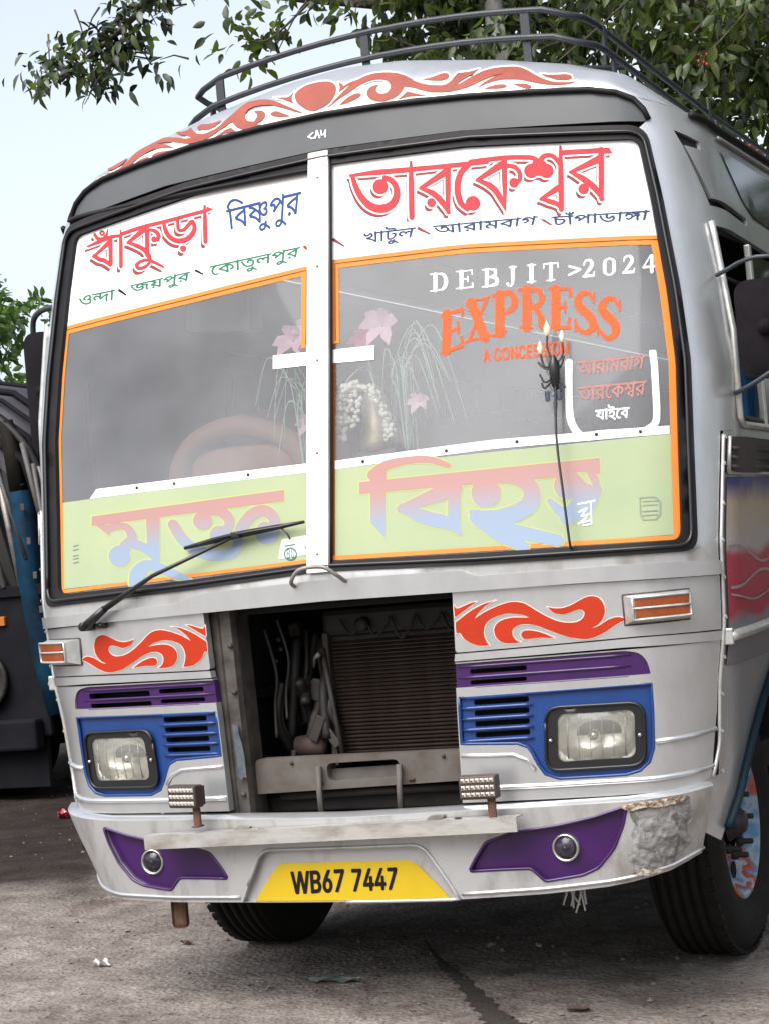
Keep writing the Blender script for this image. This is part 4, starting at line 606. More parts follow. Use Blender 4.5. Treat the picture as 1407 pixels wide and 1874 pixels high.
        [1754,5036,11,-5,6,-7,4,-11,1,-7,-4,-4,-8,1,-3,9,-3,4,-8,2,-4,-2,-2,-4,-2,-12,4,-6,18,-10,7,-7,5,-13,0,-14,-4,-10,-4,-8,-10,-6,-10,0,-10,4,-6,6,-6,14,0,9,4,1,8,0,6,-14,3,-2,5,-1,5,2,4,5,1,12,-4,6,-18,10,-6,7,-5,11,-1,14,4,11,5,8,6,5],
        [1698,5036,10,-2,10,-10,4,-11,0,-7,-2,-3,-8,0,-2,2,-4,11,-4,2,-6,0,-4,-2,-2,-4,-1,-11,5,-7,20,-12,6,-10,3,-12,-2,-13,-5,-11,-8,-7,-10,-2,-8,1,-8,6,-6,9,-4,13,2,6,9,0,3,-2,4,-12,8,-4,6,3,4,5,1,10,-1,4,-4,4,-20,12,-6,8,-3,12,1,14,5,10,7,8],
        [1662,5036,6,-3,0,-13,-3,-2,-25,0,-1,-24,25,-2,2,-4,0,-10,-1,-3,-4,-1,-22,0,-1,-25,28,-3,2,-3,0,-10,-4,-3,-36,1,-4,5,2,96,4,4],
        [1591,5038,6,-1,7,-3,8,-8,6,-13,2,-11,-4,-3,-8,1,-7,15,-8,5,-9,-4,-6,-12,-2,-10,0,-22,2,-10,5,-10,5,-3,8,1,6,6,5,12,9,0,3,-4,-3,-11,-6,-13,-8,-7,-10,-3,-6,2,-8,3,-9,11,-5,16,-3,23,3,21,7,19,8,9],
        [1550,5038,5,-3,1,-9,-2,-91,-6,-2,-6,1,-2,2,-26,64,0,-62,-2,-3,-10,1,-2,2,0,10,1,88,11,2,4,-2,24,-64,2,62,1,3],
        [1464,5040,12,-4,9,-10,6,-15,3,-23,-2,-20,-7,-20,-10,-10,-11,-4,-12,4,-9,9,-6,13,-4,22,1,22,5,17,5,9,8,6],
        [1402,5041,10,-3,10,-10,4,-8,4,-12,-2,-5,-10,1,-6,13,-6,5,-5,1,-7,-3,-6,-10,-2,-10,-1,-22,3,-11,5,-9,4,-3,5,-1,6,3,4,5,5,12,9,0,3,-4,-3,-15,-7,-11,-7,-5,-10,-3,-14,5,-9,11,-6,14,-3,20,2,22,8,20,8,9],
        [1830,4977,2,-16,6,-15,4,-4,5,0,5,1,4,4,5,15,2,22,-3,18,-4,9,-3,3,-8,2,-5,-4,-4,-4,-4,-12],
        [1318,5041,4,-1,2,-3,22,-94,-3,-3,-10,2,-7,24,-20,1,-6,-25,-11,0,-3,2,0,4,22,90,3,2],
        [1447,4986,1,-18,6,-12,6,-3,6,0,8,7,5,13,1,19,-2,16,-7,11,-5,3,-4,0,-9,-6,-5,-14],
        [1320,4984,2,0,-6,28,-6,-27]],
    'debjit_words': [[2605,5624,25,-2,-10,-84,18,-2,4,-6,0,-4,-4,-4,-20,-2,-4,-37,-6,-7,-7,-2,-8,4,-3,7,2,35,-51,0,-4,2,-3,6,2,6,6,4],
        [2437,5642,12,-2,6,-2,12,-12,7,-16,0,-10,0,-10,-8,-18,-10,-14,-22,-24,-24,-18,51,-2,8,19,5,2,4,-5,-7,-19,2,-5,-1,-6,-4,-6,-6,-1,-77,3,-5,6,0,10,4,4,8,1,41,54,15,23,3,6,-1,12,-4,9,-7,3,-15,0,-8,-3,-6,-9,-8,-21,-3,-2,-3,1,-3,2,0,4,6,20,4,8,7,10,11,5],
        [2294,5640,28,-11,7,-5,6,-10,3,-18,-4,-48,-2,-14,-4,-12,-6,-8,-7,-6,-12,-6,-11,-4,-19,0,-13,6,-8,6,-8,7,-4,9,-2,22,3,40,5,20,7,16,13,8],
        [2141,5651,13,-4,9,-7,4,-6,7,-18,-2,-18,-8,-18,-10,-14,-22,-23,-20,-15,50,-2,6,18,6,2,2,-1,2,-5,-6,-18,2,-5,-1,-5,-4,-6,-5,-2,-77,4,-5,3,-2,4,2,9,4,4,7,0,1,2,40,52,14,23,3,7,-1,10,-5,8,-13,4,-11,0,-5,-2,-4,-8,-10,-23,-3,-1,-3,0,-2,6,7,24,5,10,8,6,14,4],
        [1850,5666,6,-2,6,-6,39,0,5,-3,2,-3,-1,-36,-5,-3,-2,1,-2,3,0,29,-34,2,-10,-121,18,-2,3,-3,-1,-4,-4,-2,-19,0,-4,-4,-7,-2,-6,2,-6,4,-20,2,-5,4,3,5,18,0,2,1,10,120,-5,1,-30,1,-5,-29,-2,-3,-4,0,-4,4,5,34,2,4,3,1,41,-1,5,4],
        [1698,5677,8,-2,8,-7,18,-1,4,-3,0,-3,-1,-3,-3,-2,-15,2,-1,-2,-10,-122,17,-1,3,-3,0,-4,-5,-3,-16,1,-7,-7,-9,-2,-7,3,-6,6,-19,2,-3,5,4,5,16,-1,0,1,9,122,-15,1,-4,3,0,4,4,4,17,-1,6,6],
        [2314,5587,1,16,-1,7,-5,6,-15,12,-20,-14,-4,-6,-2,-8,-2,-24,-4,-42,0,-6,4,-7,12,-11,4,-2,8,4,8,7,8,10,2,9,2,24],
        [1986,5621,5,-1,81,-36,4,-6,0,-6,-3,-4,-87,-31,-6,1,-6,6,1,4,3,4,68,25,-62,29,-4,6,0,4],
        [2593,5537,2,1,7,64,-48,-64],
        [1552,5680,6,-2,6,-5,19,-1,3,-2,1,-4,-4,-4,-15,0,-4,-63,-8,-49,-6,-21,-8,-11,-8,-6,-8,-1,-10,2,-11,5,1,6,-8,6,-2,4,-1,6,3,5,4,3,6,0,4,-2,5,-10,-1,-6,-4,-4,6,-2,10,1,6,9,2,19,0,51,3,58,-13,2,-2,4,0,3,4,3,14,0,4,4],
        [1347,5690,7,-2,8,-6,34,-2,14,-2,10,-6,5,-8,3,-14,0,-16,-4,-11,-7,-9,9,-6,6,-8,5,-14,1,-15,-1,-10,-4,-11,-5,-8,-8,-4,-20,-4,-44,2,-8,-5,-6,-1,-6,2,-6,5,-23,1,-5,2,0,6,4,2,22,0,7,124,-4,2,-19,0,-2,4,0,4,6,2,20,0,6,4],
        [1232,5694,4,-2,2,-4,-3,-4,1,-30,-4,-4,-4,2,-2,4,-2,28,-63,2,-3,-54,32,-2,1,14,3,4,4,-2,3,-4,-2,-39,-2,-3,-3,-2,-5,4,0,18,-31,0,-4,-59,5,-1,65,-3,2,29,2,3,4,1,2,-2,2,-4,-1,-28,3,-4,-2,-4,-4,-2,-79,4,-5,-4,-6,-2,-9,2,-5,4,-20,2,-8,1,-1,6,2,3,25,0,6,124,-1,2,-22,1,-3,3,0,6,5,1,23,-1,5,4,7,2,6,-2,7,-6],
        [935,5712,6,-2,7,-5,46,-3,8,-4,12,-8,10,-16,9,-27,3,-19,-4,-20,-8,-20,-8,-14,-10,-10,-10,-4,-16,-2,-37,0,-5,-4,-6,-2,-9,3,-5,5,-28,2,-4,4,3,5,25,-1,2,2,4,123,0,1,-23,1,-5,3,0,4,4,4,25,-2,6,4],
        [1405,5644,-1,8,-3,6,-12,6,-25,8,-7,-126,41,12,8,5,4,5,1,12,-4,11,-13,7,-28,8,-4,6,2,4,25,10,11,6,4,4],
        [1004,5630,1,10,-2,16,-9,24,-14,7,-26,7,-4,0,-5,-125,31,5,13,7,11,23]],
    'mukta_word': [[-354,4114,2,-1,-2,-89,-524,-9,36,-32,28,-39,10,-30,0,-40,-5,-19,-14,-21,-15,-12,-22,-9,2,-13,-2,-18,-6,-17,-9,-13,-15,-12,-12,-8,-29,-6,-21,0,-18,4,-14,4,-20,13,-22,23,-9,19,-3,18,0,15,8,20,13,17,15,11,21,8,19,2,23,-1,16,-4,25,9,2,8,-2,14,-9,16,-25,24,-22,14,-20,6,-53,8,11,-23,4,-21,-4,-21,-8,-15,-10,-12,-13,-10,-13,-6,-20,-5,-24,-1,-33,8,-26,16,-19,21,-10,21,-3,12,0,16,7,23,17,20,22,13,-377,-4,-4,-362,4,-10,0,-6,65,-26,141,-69,107,-64,5,-7,0,-6,-4,-6,-8,-2,-148,30,-52,18,-123,50,-73,24,-34,6,-36,-66,-26,-70,-6,-10,-13,-10,-19,-6,-18,0,-18,6,-14,10,-8,10,-16,8,-10,8,-8,11,-6,15,6,48,6,33,8,19,12,16,24,22,20,12,30,16,28,9,29,5,29,1,24,-3,38,-8,-58,44,-53,32,-43,20,-66,24,-29,-22,7,-16,4,-14,0,-28,-12,-26,-12,-12,-13,-10,-27,-12,-39,-6,-33,4,-32,12,-16,10,-16,14,-18,26,-7,30,1,14,7,19,14,20,21,15,31,13,19,3,23,0,5,12,10,12,62,36,4,4,0,9,-12,31,-13,14,-11,6,-25,7,-29,3,-81,-12,-21,-29,-138,98,-45,1,3,78],
        [-560,4012,28,-2,20,-5,20,-8,22,-12,28,-20,16,-17,20,-26,10,-16,7,-23,3,-27,-4,-78,-6,-14,-14,-11,4,-15,-7,-18,-7,-8,-14,-8,-46,-9,-36,-5,-20,2,-19,5,-15,8,-12,11,-22,31,-17,43,-1,12,4,8,6,5,10,5,4,16,12,18,10,8,15,8,18,4,17,1,16,-3,26,-10,2,1,-4,13,-10,14,-12,12,-20,12,-10,4,-16,2,-31,-5,-27,-12,-35,-26,-33,-32,-28,-36,-25,-44,7,-21,-6,-41,-8,-34,-8,-17,-10,-12,-24,-19,-28,-13,-40,-10,-28,-3,-73,-3,-47,6,-55,10,-40,10,-49,17,-40,17,-38,20,-38,26,-28,23,-32,29,-35,38,-43,60,-40,65,-8,16,0,9,4,14,14,16,14,6,14,2,24,-6,20,-13,60,-86,38,-44,48,-46,45,-32,29,-15,34,-12,68,-20,34,-6,64,-6,62,0,32,8,8,4,6,8,8,24,-8,12,-3,18,20,59,24,53,10,14,31,37,24,23,28,23,34,19,43,15,31,5],
        [-1936,3998,32,-4,28,-6,23,-7,27,-15,27,-26,25,-35,14,-35,0,-30,52,-21,52,-25,-5,210,-447,-6,-8,0,58,-6,75,6]],
    'mukta_edge': [[-356,4124,8,-3,4,-9,0,-88,-4,-8,-12,-2,-143,-2,31,-16,34,-25,32,-35,12,-17,10,-25,6,-40,-3,-76,-7,-18,-12,-12,0,-22,-10,-17,-10,-9,-16,-6,-48,-9,-34,-4,-20,1,-24,6,-16,10,-15,13,-22,33,-18,43,-2,15,3,10,6,8,12,7,4,13,12,18,21,16,17,7,22,3,18,0,17,-4,-13,15,-23,13,-23,2,-21,-4,-25,-10,-33,-26,-33,-32,-26,-34,-24,-40,6,-22,-8,-57,-12,-32,-14,-19,-15,-14,-31,-16,-30,-10,-40,-8,-84,-3,-35,3,-53,8,-56,15,-53,17,-40,18,-39,20,-40,27,-28,23,-62,62,-52,69,-40,65,-7,16,-2,13,3,14,6,11,14,12,17,7,19,3,28,-8,24,-16,60,-86,38,-44,46,-44,43,-30,63,-28,64,-18,54,-8,64,-5,29,0,35,7,8,2,5,6,7,18,-9,16,-1,18,18,54,-26,-14,0,-19,-4,-19,-18,-25,-14,-12,-14,-7,-29,-8,-35,2,-22,6,-16,8,-18,12,-13,15,-11,19,-6,14,-2,24,4,18,12,22,20,19,16,8,22,6,20,1,32,-4,15,5,0,12,-3,9,-14,16,-22,18,-20,8,-40,8,6,-24,0,-19,-7,-21,-13,-20,-18,-14,-16,-8,-20,-4,-28,-2,-30,7,-27,13,-22,19,-16,23,-8,28,0,16,7,22,15,22,-331,-4,-2,-350,3,-12,58,-24,129,-62,121,-72,9,-12,0,-12,-9,-10,-13,-4,-153,31,-64,23,-95,40,-72,24,-39,10,-33,-61,-26,-70,-10,-14,-12,-9,-22,-8,-24,0,-22,8,-13,8,-12,12,-16,8,-11,10,-10,11,-5,13,-1,16,5,48,7,30,8,18,14,19,24,21,21,14,33,17,46,13,31,3,35,-2,-30,23,-52,29,-45,21,-49,17,-17,-15,9,-32,0,-16,-6,-22,-12,-20,-24,-20,-37,-16,-37,-4,-38,6,-32,12,-20,12,-17,15,-19,28,-8,33,6,34,12,20,28,22,36,14,36,4,16,22,62,34,-1,12,-10,24,-8,10,-14,6,-23,4,-24,2,-69,-11,-19,-27,-6,-3,-10,1,-136,96,-42,1,-9,3,-4,8,1,78,4,8,11,2],
        [-648,4008,-205,-2,27,-29,19,-30,9,-26,4,-34,32,39,40,38,38,27],
        [-1853,3990,19,-8,18,-13,36,-39,14,-22,12,-26,5,-36,77,-34,-2,182]],
    'bihanga_word': [[768,4268,60,-6,34,-7,34,-10,40,-17,90,-47,6,-6,2,-9,0,-9,-6,-9,-8,-2,-10,0,-98,41,-31,10,-32,7,-81,8,-81,-2,-99,-12,-42,-9,-31,-12,-1,-69,2,-1,1662,-8,4,-119,-30,-1,10,-13,9,-18,6,-21,2,-23,9,-10,6,-14,5,-17,-1,-15,-28,-70,-28,-60,-14,-20,-15,-16,-25,-15,-28,-13,-94,-38,-13,-2,-20,3,-20,9,-17,18,-10,20,-2,17,-26,21,-16,20,-53,82,-3,8,0,8,4,7,4,3,8,4,11,-2,91,-70,19,-18,35,39,22,30,-28,-4,-19,2,-17,5,-29,15,-13,11,-14,16,-16,30,-7,30,1,20,2,16,6,12,10,18,-170,4,27,-39,12,-27,7,-23,4,-24,0,-32,-4,-27,-8,-24,-12,-22,-12,-16,-16,-16,-24,-18,-32,-17,-33,-14,-31,-11,-38,-9,360,-121,12,-7,12,-13,6,-13,0,-17,-4,-14,-11,-12,-11,-6,-18,-2,-172,46,-84,26,30,-28,6,-11,2,-8,-1,-19,-7,-11,-12,-9,-14,-4,-12,2,-8,2,-156,74,-55,31,-177,143,-14,18,-6,14,-3,10,1,17,6,17,-12,10,-2,10,4,9,6,5,14,-1,26,-6,27,-1,22,-9,10,-2,27,-3,22,1,16,-2,34,-1,42,5,64,13,38,11,38,18,20,13,10,11,5,15,0,17,-5,15,-12,18,-20,20,-21,16,-23,9,-37,9,-85,13,10,-16,9,-17,9,-34,-2,-32,-6,-16,-8,-18,-14,-18,-26,-18,-18,-6,-17,-3,-33,1,-28,8,-20,10,-12,10,-22,22,-16,28,-9,28,-1,30,6,26,14,25,-93,2,4,-21,-1,-16,-4,-12,-10,-16,2,-266,12,-17,4,-11,-6,-13,-5,-5,-10,-2,-13,4,-62,34,-36,16,-16,5,-36,7,-76,21,-40,15,-51,21,-29,17,-112,75,-12,2,-10,5,-13,12,-3,10,0,12,6,12,10,8,293,108,-399,8,-2,-16,-2,-349,-120,134,-4,233,-91,3,-1,91,90,0,0,10,-14,14,-8,15,0,17,6,16,6,6,63,42,49,22,40,10,72,8,72,2],
        [2000,4013,80,-93,49,-24,-51,109],
        [772,3858,40,-10,80,-34,82,-23,14,-6,28,-16,0,134]],
    'bihanga_edge': [[767,4278,61,-6,43,-10,49,-17,62,-30,45,-24,12,-11,4,-10,1,-10,-4,-13,-8,-7,-9,-4,-14,0,-102,42,-27,9,-32,7,-70,8,-75,0,-59,-6,-54,-8,-38,-8,-25,-8,-3,-2,-1,-52,1,-2,1654,-8,8,-4,2,-7,2,-118,-4,-9,-16,-1,13,-29,5,-33,10,-13,8,-20,2,-12,0,-16,-4,-14,-26,-58,-29,-62,-13,-20,-18,-19,-53,-28,-87,-35,-25,-5,-17,1,-24,10,-12,8,-13,16,-8,14,-5,24,-22,16,-19,24,-53,82,-4,9,0,11,2,9,10,11,14,3,13,-3,93,-70,12,-12,38,42,-31,2,-31,12,-24,16,-22,24,-16,32,-8,33,3,31,9,26,-134,2,16,-25,10,-21,8,-22,6,-28,0,-46,-4,-26,-8,-22,-10,-20,-12,-16,-16,-16,-22,-19,-46,-25,-66,-25,324,-108,14,-7,14,-12,8,-14,5,-16,0,-13,-4,-15,-6,-10,-13,-10,-16,-6,-20,0,-214,58,8,-14,3,-13,-1,-21,-8,-13,-14,-11,-56,6,-118,56,-74,37,-85,67,-101,82,-12,11,-10,19,-4,12,-2,21,4,19,-8,9,-3,13,5,14,10,8,9,2,37,-7,18,0,16,-3,16,-8,34,-4,22,1,32,-3,35,2,45,6,72,18,42,18,25,18,7,16,0,20,-11,20,-20,21,-20,14,-20,9,-37,8,-41,8,-25,2,12,-26,6,-30,-2,-35,-5,-16,-9,-19,-14,-17,-30,-21,-28,-10,-26,-2,-30,4,-32,13,-30,21,-22,26,-16,34,-6,26,0,34,10,32,-62,0,2,-16,-2,-14,-13,-28,2,-260,13,-18,2,-14,-6,-16,-9,-8,-15,-4,-16,4,-62,34,-36,17,-48,11,-81,22,-41,14,-50,22,-30,18,-109,73,-21,6,-18,14,-7,13,-1,19,6,15,10,10,250,92,-335,8,-4,-355,-5,-9,-10,0,-124,140,-6,226,-74,2,-10,2,-6,4,-2,8,0,92,5,5,9,2,72,-1,-11,13,-8,21,1,21,8,15,14,11,58,38,50,23,41,10,75,8,72,2],
        [2021,4001,63,-73,25,-12,-37,80],
        [813,3856,78,-32,85,-24,28,-14,0,106]],
    'white_scrawl': [[2144,3786,4,-1,4,-3,0,-4,-2,-4,-26,-2,-2,-2,8,-158,0,-8,-3,-1,-3,0,-3,3,-3,26,-56,-13,-12,0,-5,3,-15,-10,-4,0,-4,1,-2,5,4,5,52,37,11,6,4,0,3,-3,0,-6,-30,-25,54,12,-1,36,-53,-12,-10,-2,-6,3,-4,3,0,7,4,9,27,32,-43,-20,-6,1,-2,5,0,2,2,3,38,19,13,5,9,1,4,0,3,-4,1,-4,-1,-4,-35,-45,22,4,36,11,-4,74,-1,2,-91,-10,-4,1,-2,3,0,6,3,2],
        [2110,3610,6,0,2,-2,0,-6,-3,-2,-55,-1,-3,2,-1,3,0,4,4,1]],
    'square_sticker': [[2599,3768,6,-2,34,-38,3,-98,-2,-4,-34,-32,-96,4,-26,42,-1,4,-8,121,1,8,2,2,10,-1],
        [2484,3764,8,-120,22,-38,6,-2,84,-2,29,29,-2,95,-31,34,-112,6,-4,0],
        [2612,3740,4,0,2,-3,0,-3,-2,-1,-106,3,-8,0,-2,2,2,4,2,0],
        [2613,3710,3,0,3,-2,-1,-3,-2,-1,-106,2,-7,0,-2,3,1,3,3,1],
        [2614,3668,4,-2,2,-4,-2,-2,-6,0,-100,2,-8,2,-2,2,1,3,3,1],
        [2614,3636,4,0,2,-2,0,-4,-2,-1,-107,2,-7,1,-2,2,0,3,4,1]],
    'speed_sticker': [[-260,3672,4,0,2,-3,0,-4,-3,-1,-88,-6,-3,2,-2,3,0,3,2,2],
        [-134,3656,4,-2,1,-2,-2,-2,-39,-13,-2,0,-2,1,0,2,1,2],
        [-302,3648,12,0,10,-4,13,-6,9,-6,9,-10,5,-10,4,-9,2,-10,-1,-9,-3,-10,-5,-9,-8,-9,-7,-5,-12,-5,-12,-2,-8,0,-10,1,-11,3,-11,6,-8,5,-8,7,-6,10,-4,10,-2,10,0,10,2,9,6,11,4,6,6,6,11,6,13,4],
        [-169,3635,7,-1,28,-10,1,-2,0,-2,-3,-2,-33,11,-2,3],
        [-308,3638,5,-8,1,-6,0,-13,-4,-6,-2,-3,5,-4,3,-10,-1,-12,-3,-8,-6,-5,-8,-1,-4,2,-3,4,-3,7,-2,9,2,8,2,6,5,4,-4,5,-3,7,0,10,3,8,-11,-8,-6,-10,-2,-9,0,-13,4,-11,5,-7,8,-8,7,-4,7,-4,9,-4,10,0,8,0,7,1,10,4,12,10,5,9,2,8,1,8,-1,6,-6,15,-8,9,2,-14,0,-16,-3,-18,-3,-8,-5,-4,-4,-1,-5,1,-4,6,-3,6,-3,16,2,27,2,9,3,8,-6,2,-10,0],
        [-322,3618,1,-7,3,-3,3,-2,5,2,3,7,0,8,-2,5,-3,2,-4,1,-4,-3,-2,-4],
        [-286,3600,0,-16,4,-10,3,-2,3,0,4,2,2,4,2,14,0,24,-2,10,-2,4,-4,2,-4,-2,-4,-6,-2,-12],
        [-324,3582,2,-6,3,-4,3,-2,3,1,5,3,2,6,0,8,-2,6,-3,4,-5,0,-4,-2,-3,-6]],
    'left_marks': [[-2384,3851,3,-1,3,-3,-4,-3,-57,-6,-3,0,-3,2,1,4,3,2],
        [-2385,3817,3,-1,3,-2,-5,-4,-56,-6,-4,0,-2,3,0,3,4,2],
        [-2386,3766,3,0,3,-3,-4,-4,-57,-5,-3,0,-3,2,1,4,3,2],
        [-2389,3742,5,-1,2,-1,1,-4,-3,-2,-59,-6,-5,3,0,3,3,2],
        [-2386,3708,3,-2,1,-2,-1,-2,-5,-2,-56,-6,-4,3,0,3,2,2]],
    'plate_text': [[449,1117,15,0,6,-3,2,-8,0,-16,-54,-141,-6,-5,-18,0,-6,2,-2,6,52,134,-54,1,-4,3,-1,3,0,17,4,5,5,1],
        [324,1116,15,0,3,-4,2,-4,-46,-102,24,0,0,32,0,10,2,4,3,2,5,2,12,-1,6,-3,2,-4,0,-42,8,0,6,-3,2,-9,0,-11,-2,-4,-3,-3,-11,-1,-1,-27,-4,-4,-5,-2,-13,0,-5,1,-2,3,-2,3,1,25,-49,0,-6,1,-3,5,1,16,1,6,49,110,4,2],
        [214,1116,16,-2,4,-2,1,-4,-47,-105,24,1,0,43,2,4,7,3,13,0,4,0,4,-3,1,-4,-1,-43,10,0,6,-3,1,-4,-1,-16,-1,-5,-3,-2,-12,-2,-2,-26,-4,-4,-4,-2,-14,0,-4,0,-3,3,-1,29,-49,0,-7,3,-2,6,2,16,48,107,4,8],
        [123,1114,15,0,7,-3,1,-6,0,-17,-60,-146,-6,-5,-19,-1,-7,3,0,5,57,138,-57,1,-3,3,-1,3,1,18,4,5,5,2],
        [-29,1114,8,0,5,-5,-2,-21,-68,-147,-3,-4,-5,-3,-22,0,-4,3,0,5,67,140,-46,-2,-13,2,-3,2,-1,4,2,20,4,3,5,1],
        [-158,1110,7,0,2,-3,1,-4,-34,-57,13,-2,6,-2,11,-10,4,-6,4,-8,4,-16,-3,-26,-10,-22,-11,-12,-10,-8,-9,-3,-9,-2,-10,0,-8,1,-10,5,-12,14,-5,10,-3,15,2,25,4,13,9,20,43,72,8,6],
        [-303,1107,19,0,14,-4,10,-8,8,-13,4,-20,-3,-17,-6,-12,-11,-11,10,-9,6,-15,2,-14,-3,-16,-10,-20,-8,-8,-13,-8,-18,-4,-54,-2,-7,3,-1,5,16,166,3,3,7,3],
        [-369,1105,13,-1,3,-2,1,-4,-54,-170,-6,-4,-16,0,-9,0,-4,3,-11,99,-33,-100,-5,-4,-5,-1,-21,1,-5,4,-18,167,1,3,6,4,16,1,7,-1,3,-4,11,-102,33,104,4,3,8,2,15,1,5,-2,3,-9,11,-97,30,102,6,6],
        [-318,1072,-3,-38,21,0,8,2,6,6,4,10,2,10,-4,10,-7,3,-11,1,-14,-1],
        [-325,996,-3,-37,22,0,14,3,7,9,2,13,-2,9,-5,7,-7,3,-22,0,-5,-1],
        [-208,982,2,-11,3,-7,4,-3,3,-1,8,0,3,2,6,6,5,14,2,18,-3,9,-4,5,-3,2,-6,2,-4,-2,-8,-6,-6,-12]],
}
def outlines(key, mirror=None):
    out = []
    for part in PRINTS[key]:
        a = np.cumsum(np.array(part).reshape(-1, 2), axis=0) * 4e-4
        out.append([((mirror - x) if mirror is not None else x, y) for x, y in a])
    return out
def print_on(name, key, d, m, parent, chart=BODY, mirror=None, grid=0.0):
    return sheet(name, outlines(key, mirror), d, m, parent, chart=chart, grid=grid, step=0.04 if grid == 0 else None)

S0 = -0.012                                                     # the nose line of the bus sits a touch off the chart's zero
def mir(L): return [(2 * S0 - s, z) for s, z in L]
def sym(L): return [(S0 + a, z) for a, z in L]

# ================================================================== ground
def gz(x, y):
    return -.035 - .037 * np.clip(x, -2.6, 2.2) + .010 * np.sin(x * 1.7 + y * .9) * np.sin(y * 1.3 - x * .4) + .004 * np.sin(x * 5.1 + 1) * np.sin(y * 4.3)
def ground():
    xs = np.r_[-400, -150, -60, -30, -16, np.arange(-9, 6, .05), 8, 14, 30, 60, 150, 400]
    ys = np.r_[-300, -100, -40, -15, np.arange(-6.4, -1.2, .2), np.arange(-1.2, 3.5, .03), np.arange(3.5, 9, .12), 10, 12, 16, 24, 40, 80, 200, 600]
    X, Y = np.meshgrid(xs, ys)
    Z = gz(X, Y)
    fine = (np.abs(X) < 6) & (Y > -1.5) & (Y < 6)
    Z = Z + np.where(fine, rng.normal(0, .0016, X.shape), 0)
    n = len(xs); V = np.c_[X.ravel(), Y.ravel(), Z.ravel()]
    a = np.arange(len(ys) - 1)[:, None] * n + np.arange(n - 1)[None, :]
    Fq = np.stack([a, a + 1, a + n + 1, a + n], -1).reshape(-1, 4)
    me = bpy.data.meshes.new('ground')
    me.vertices.add(len(V)); me.vertices.foreach_set('co', V.ravel())
    me.loops.add(Fq.size); me.loops.foreach_set('vertex_index', Fq.ravel().astype(np.int32))
    me.polygons.add(len(Fq)); me.polygons.foreach_set('loop_start', np.arange(0, Fq.size, 4, dtype=np.int32)); me.polygons.foreach_set('loop_total', np.full(len(Fq), 4, np.int32))
    me.update(); me.validate()
    me.polygons.foreach_set('use_smooth', [True] * len(me.polygons))
    m, nt, out, N, L = node_mat('stained_asphalt')
    b = N('ShaderNodeBsdfPrincipled', i_Roughness=0.92); b.inputs['Specular IOR Level'].default_value = 0.12; L(b.outputs[0], out.inputs[0])
    tc = N('ShaderNodeTexCoord'); v = tc.outputs['Object']
    big = N('ShaderNodeTexNoise', i_Scale=0.9, i_Detail=6.0, i_Roughness=0.6); L(v, big.inputs['Vector'])
    mid = N('ShaderNodeTexNoise', i_Scale=7.0, i_Detail=6.0, i_Distortion=0.6); L(v, mid.inputs['Vector'])
    fin = N('ShaderNodeTexNoise', i_Scale=85.0, i_Detail=4.0); L(v, fin.inputs['Vector'])
    wor = N('ShaderNodeTexVoronoi', i_Scale=46.0); wor.feature = 'F1'; L(v, wor.inputs['Vector'])
    r1 = N('ShaderNodeValToRGB'); L(big.outputs['Fac'], r1.inputs[0])
    r1.color_ramp.elements[0].position = .36; r1.color_ramp.elements[0].color = (.185, .168, .158, 1)
    r1.color_ramp.elements[1].position = .64; r1.color_ramp.elements[1].color = (.295, .275, .255, 1)
    r2 = N('ShaderNodeValToRGB'); L(mid.outputs['Fac'], r2.inputs[0])
    r2.color_ramp.elements[0].position = .34; r2.color_ramp.elements[0].color = (.70, .64, .62, 1)
    r2.color_ramp.elements[1].position = .62; r2.color_ramp.elements[1].color = (1.06, 1.03, 1.0, 1)
    mm = N('ShaderNodeMixRGB', blend_type='MULTIPLY', i_0=1.0); L(r1.outputs[0], mm.inputs[1]); L(r2.outputs[0], mm.inputs[2])
    r3 = N('ShaderNodeValToRGB'); L(fin.outputs['Fac'], r3.inputs[0])
    r3.color_ramp.elements[0].position = .40; r3.color_ramp.elements[0].color = (.42, .40, .40, 1)
    r3.color_ramp.elements[1].position = .56; r3.color_ramp.elements[1].color = (1.08, 1.06, 1.04, 1)
    m3 = N('ShaderNodeMixRGB', blend_type='MULTIPLY', i_0=0.5); L(mm.outputs[0], m3.inputs[1]); L(r3.outputs[0], m3.inputs[2])
    # shade between the vehicles painted into the ground colour, over dark oily earth
    oil_shade = N('ShaderNodeTexNoise', i_Scale=0.55, i_Detail=7.0, i_Distortion=0.8); L(v, oil_shade.inputs['Vector'])
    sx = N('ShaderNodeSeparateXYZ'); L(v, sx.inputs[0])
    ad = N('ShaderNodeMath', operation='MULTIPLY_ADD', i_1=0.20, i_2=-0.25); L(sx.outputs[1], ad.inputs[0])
    a2 = N('ShaderNodeMath', operation='ADD'); L(ad.outputs[0], a2.inputs[0]); L(oil_shade.outputs['Fac'], a2.inputs[1])
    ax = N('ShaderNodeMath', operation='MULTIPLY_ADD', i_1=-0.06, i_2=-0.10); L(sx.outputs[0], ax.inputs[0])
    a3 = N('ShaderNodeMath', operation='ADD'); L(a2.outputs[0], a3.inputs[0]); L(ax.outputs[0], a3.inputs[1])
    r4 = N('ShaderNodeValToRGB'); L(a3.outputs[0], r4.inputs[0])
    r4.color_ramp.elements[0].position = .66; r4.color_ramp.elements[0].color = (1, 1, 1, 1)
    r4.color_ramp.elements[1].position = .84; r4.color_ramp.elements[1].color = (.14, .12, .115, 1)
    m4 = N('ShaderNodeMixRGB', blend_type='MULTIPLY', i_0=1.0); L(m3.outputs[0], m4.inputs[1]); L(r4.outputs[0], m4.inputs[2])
    mk = N('ShaderNodeTexNoise', i_Scale=34.0, i_Detail=2.0, i_Distortion=2.4); L(v, mk.inputs['Vector'])
    r5 = N('ShaderNodeValToRGB'); L(mk.outputs['Fac'], r5.inputs[0])
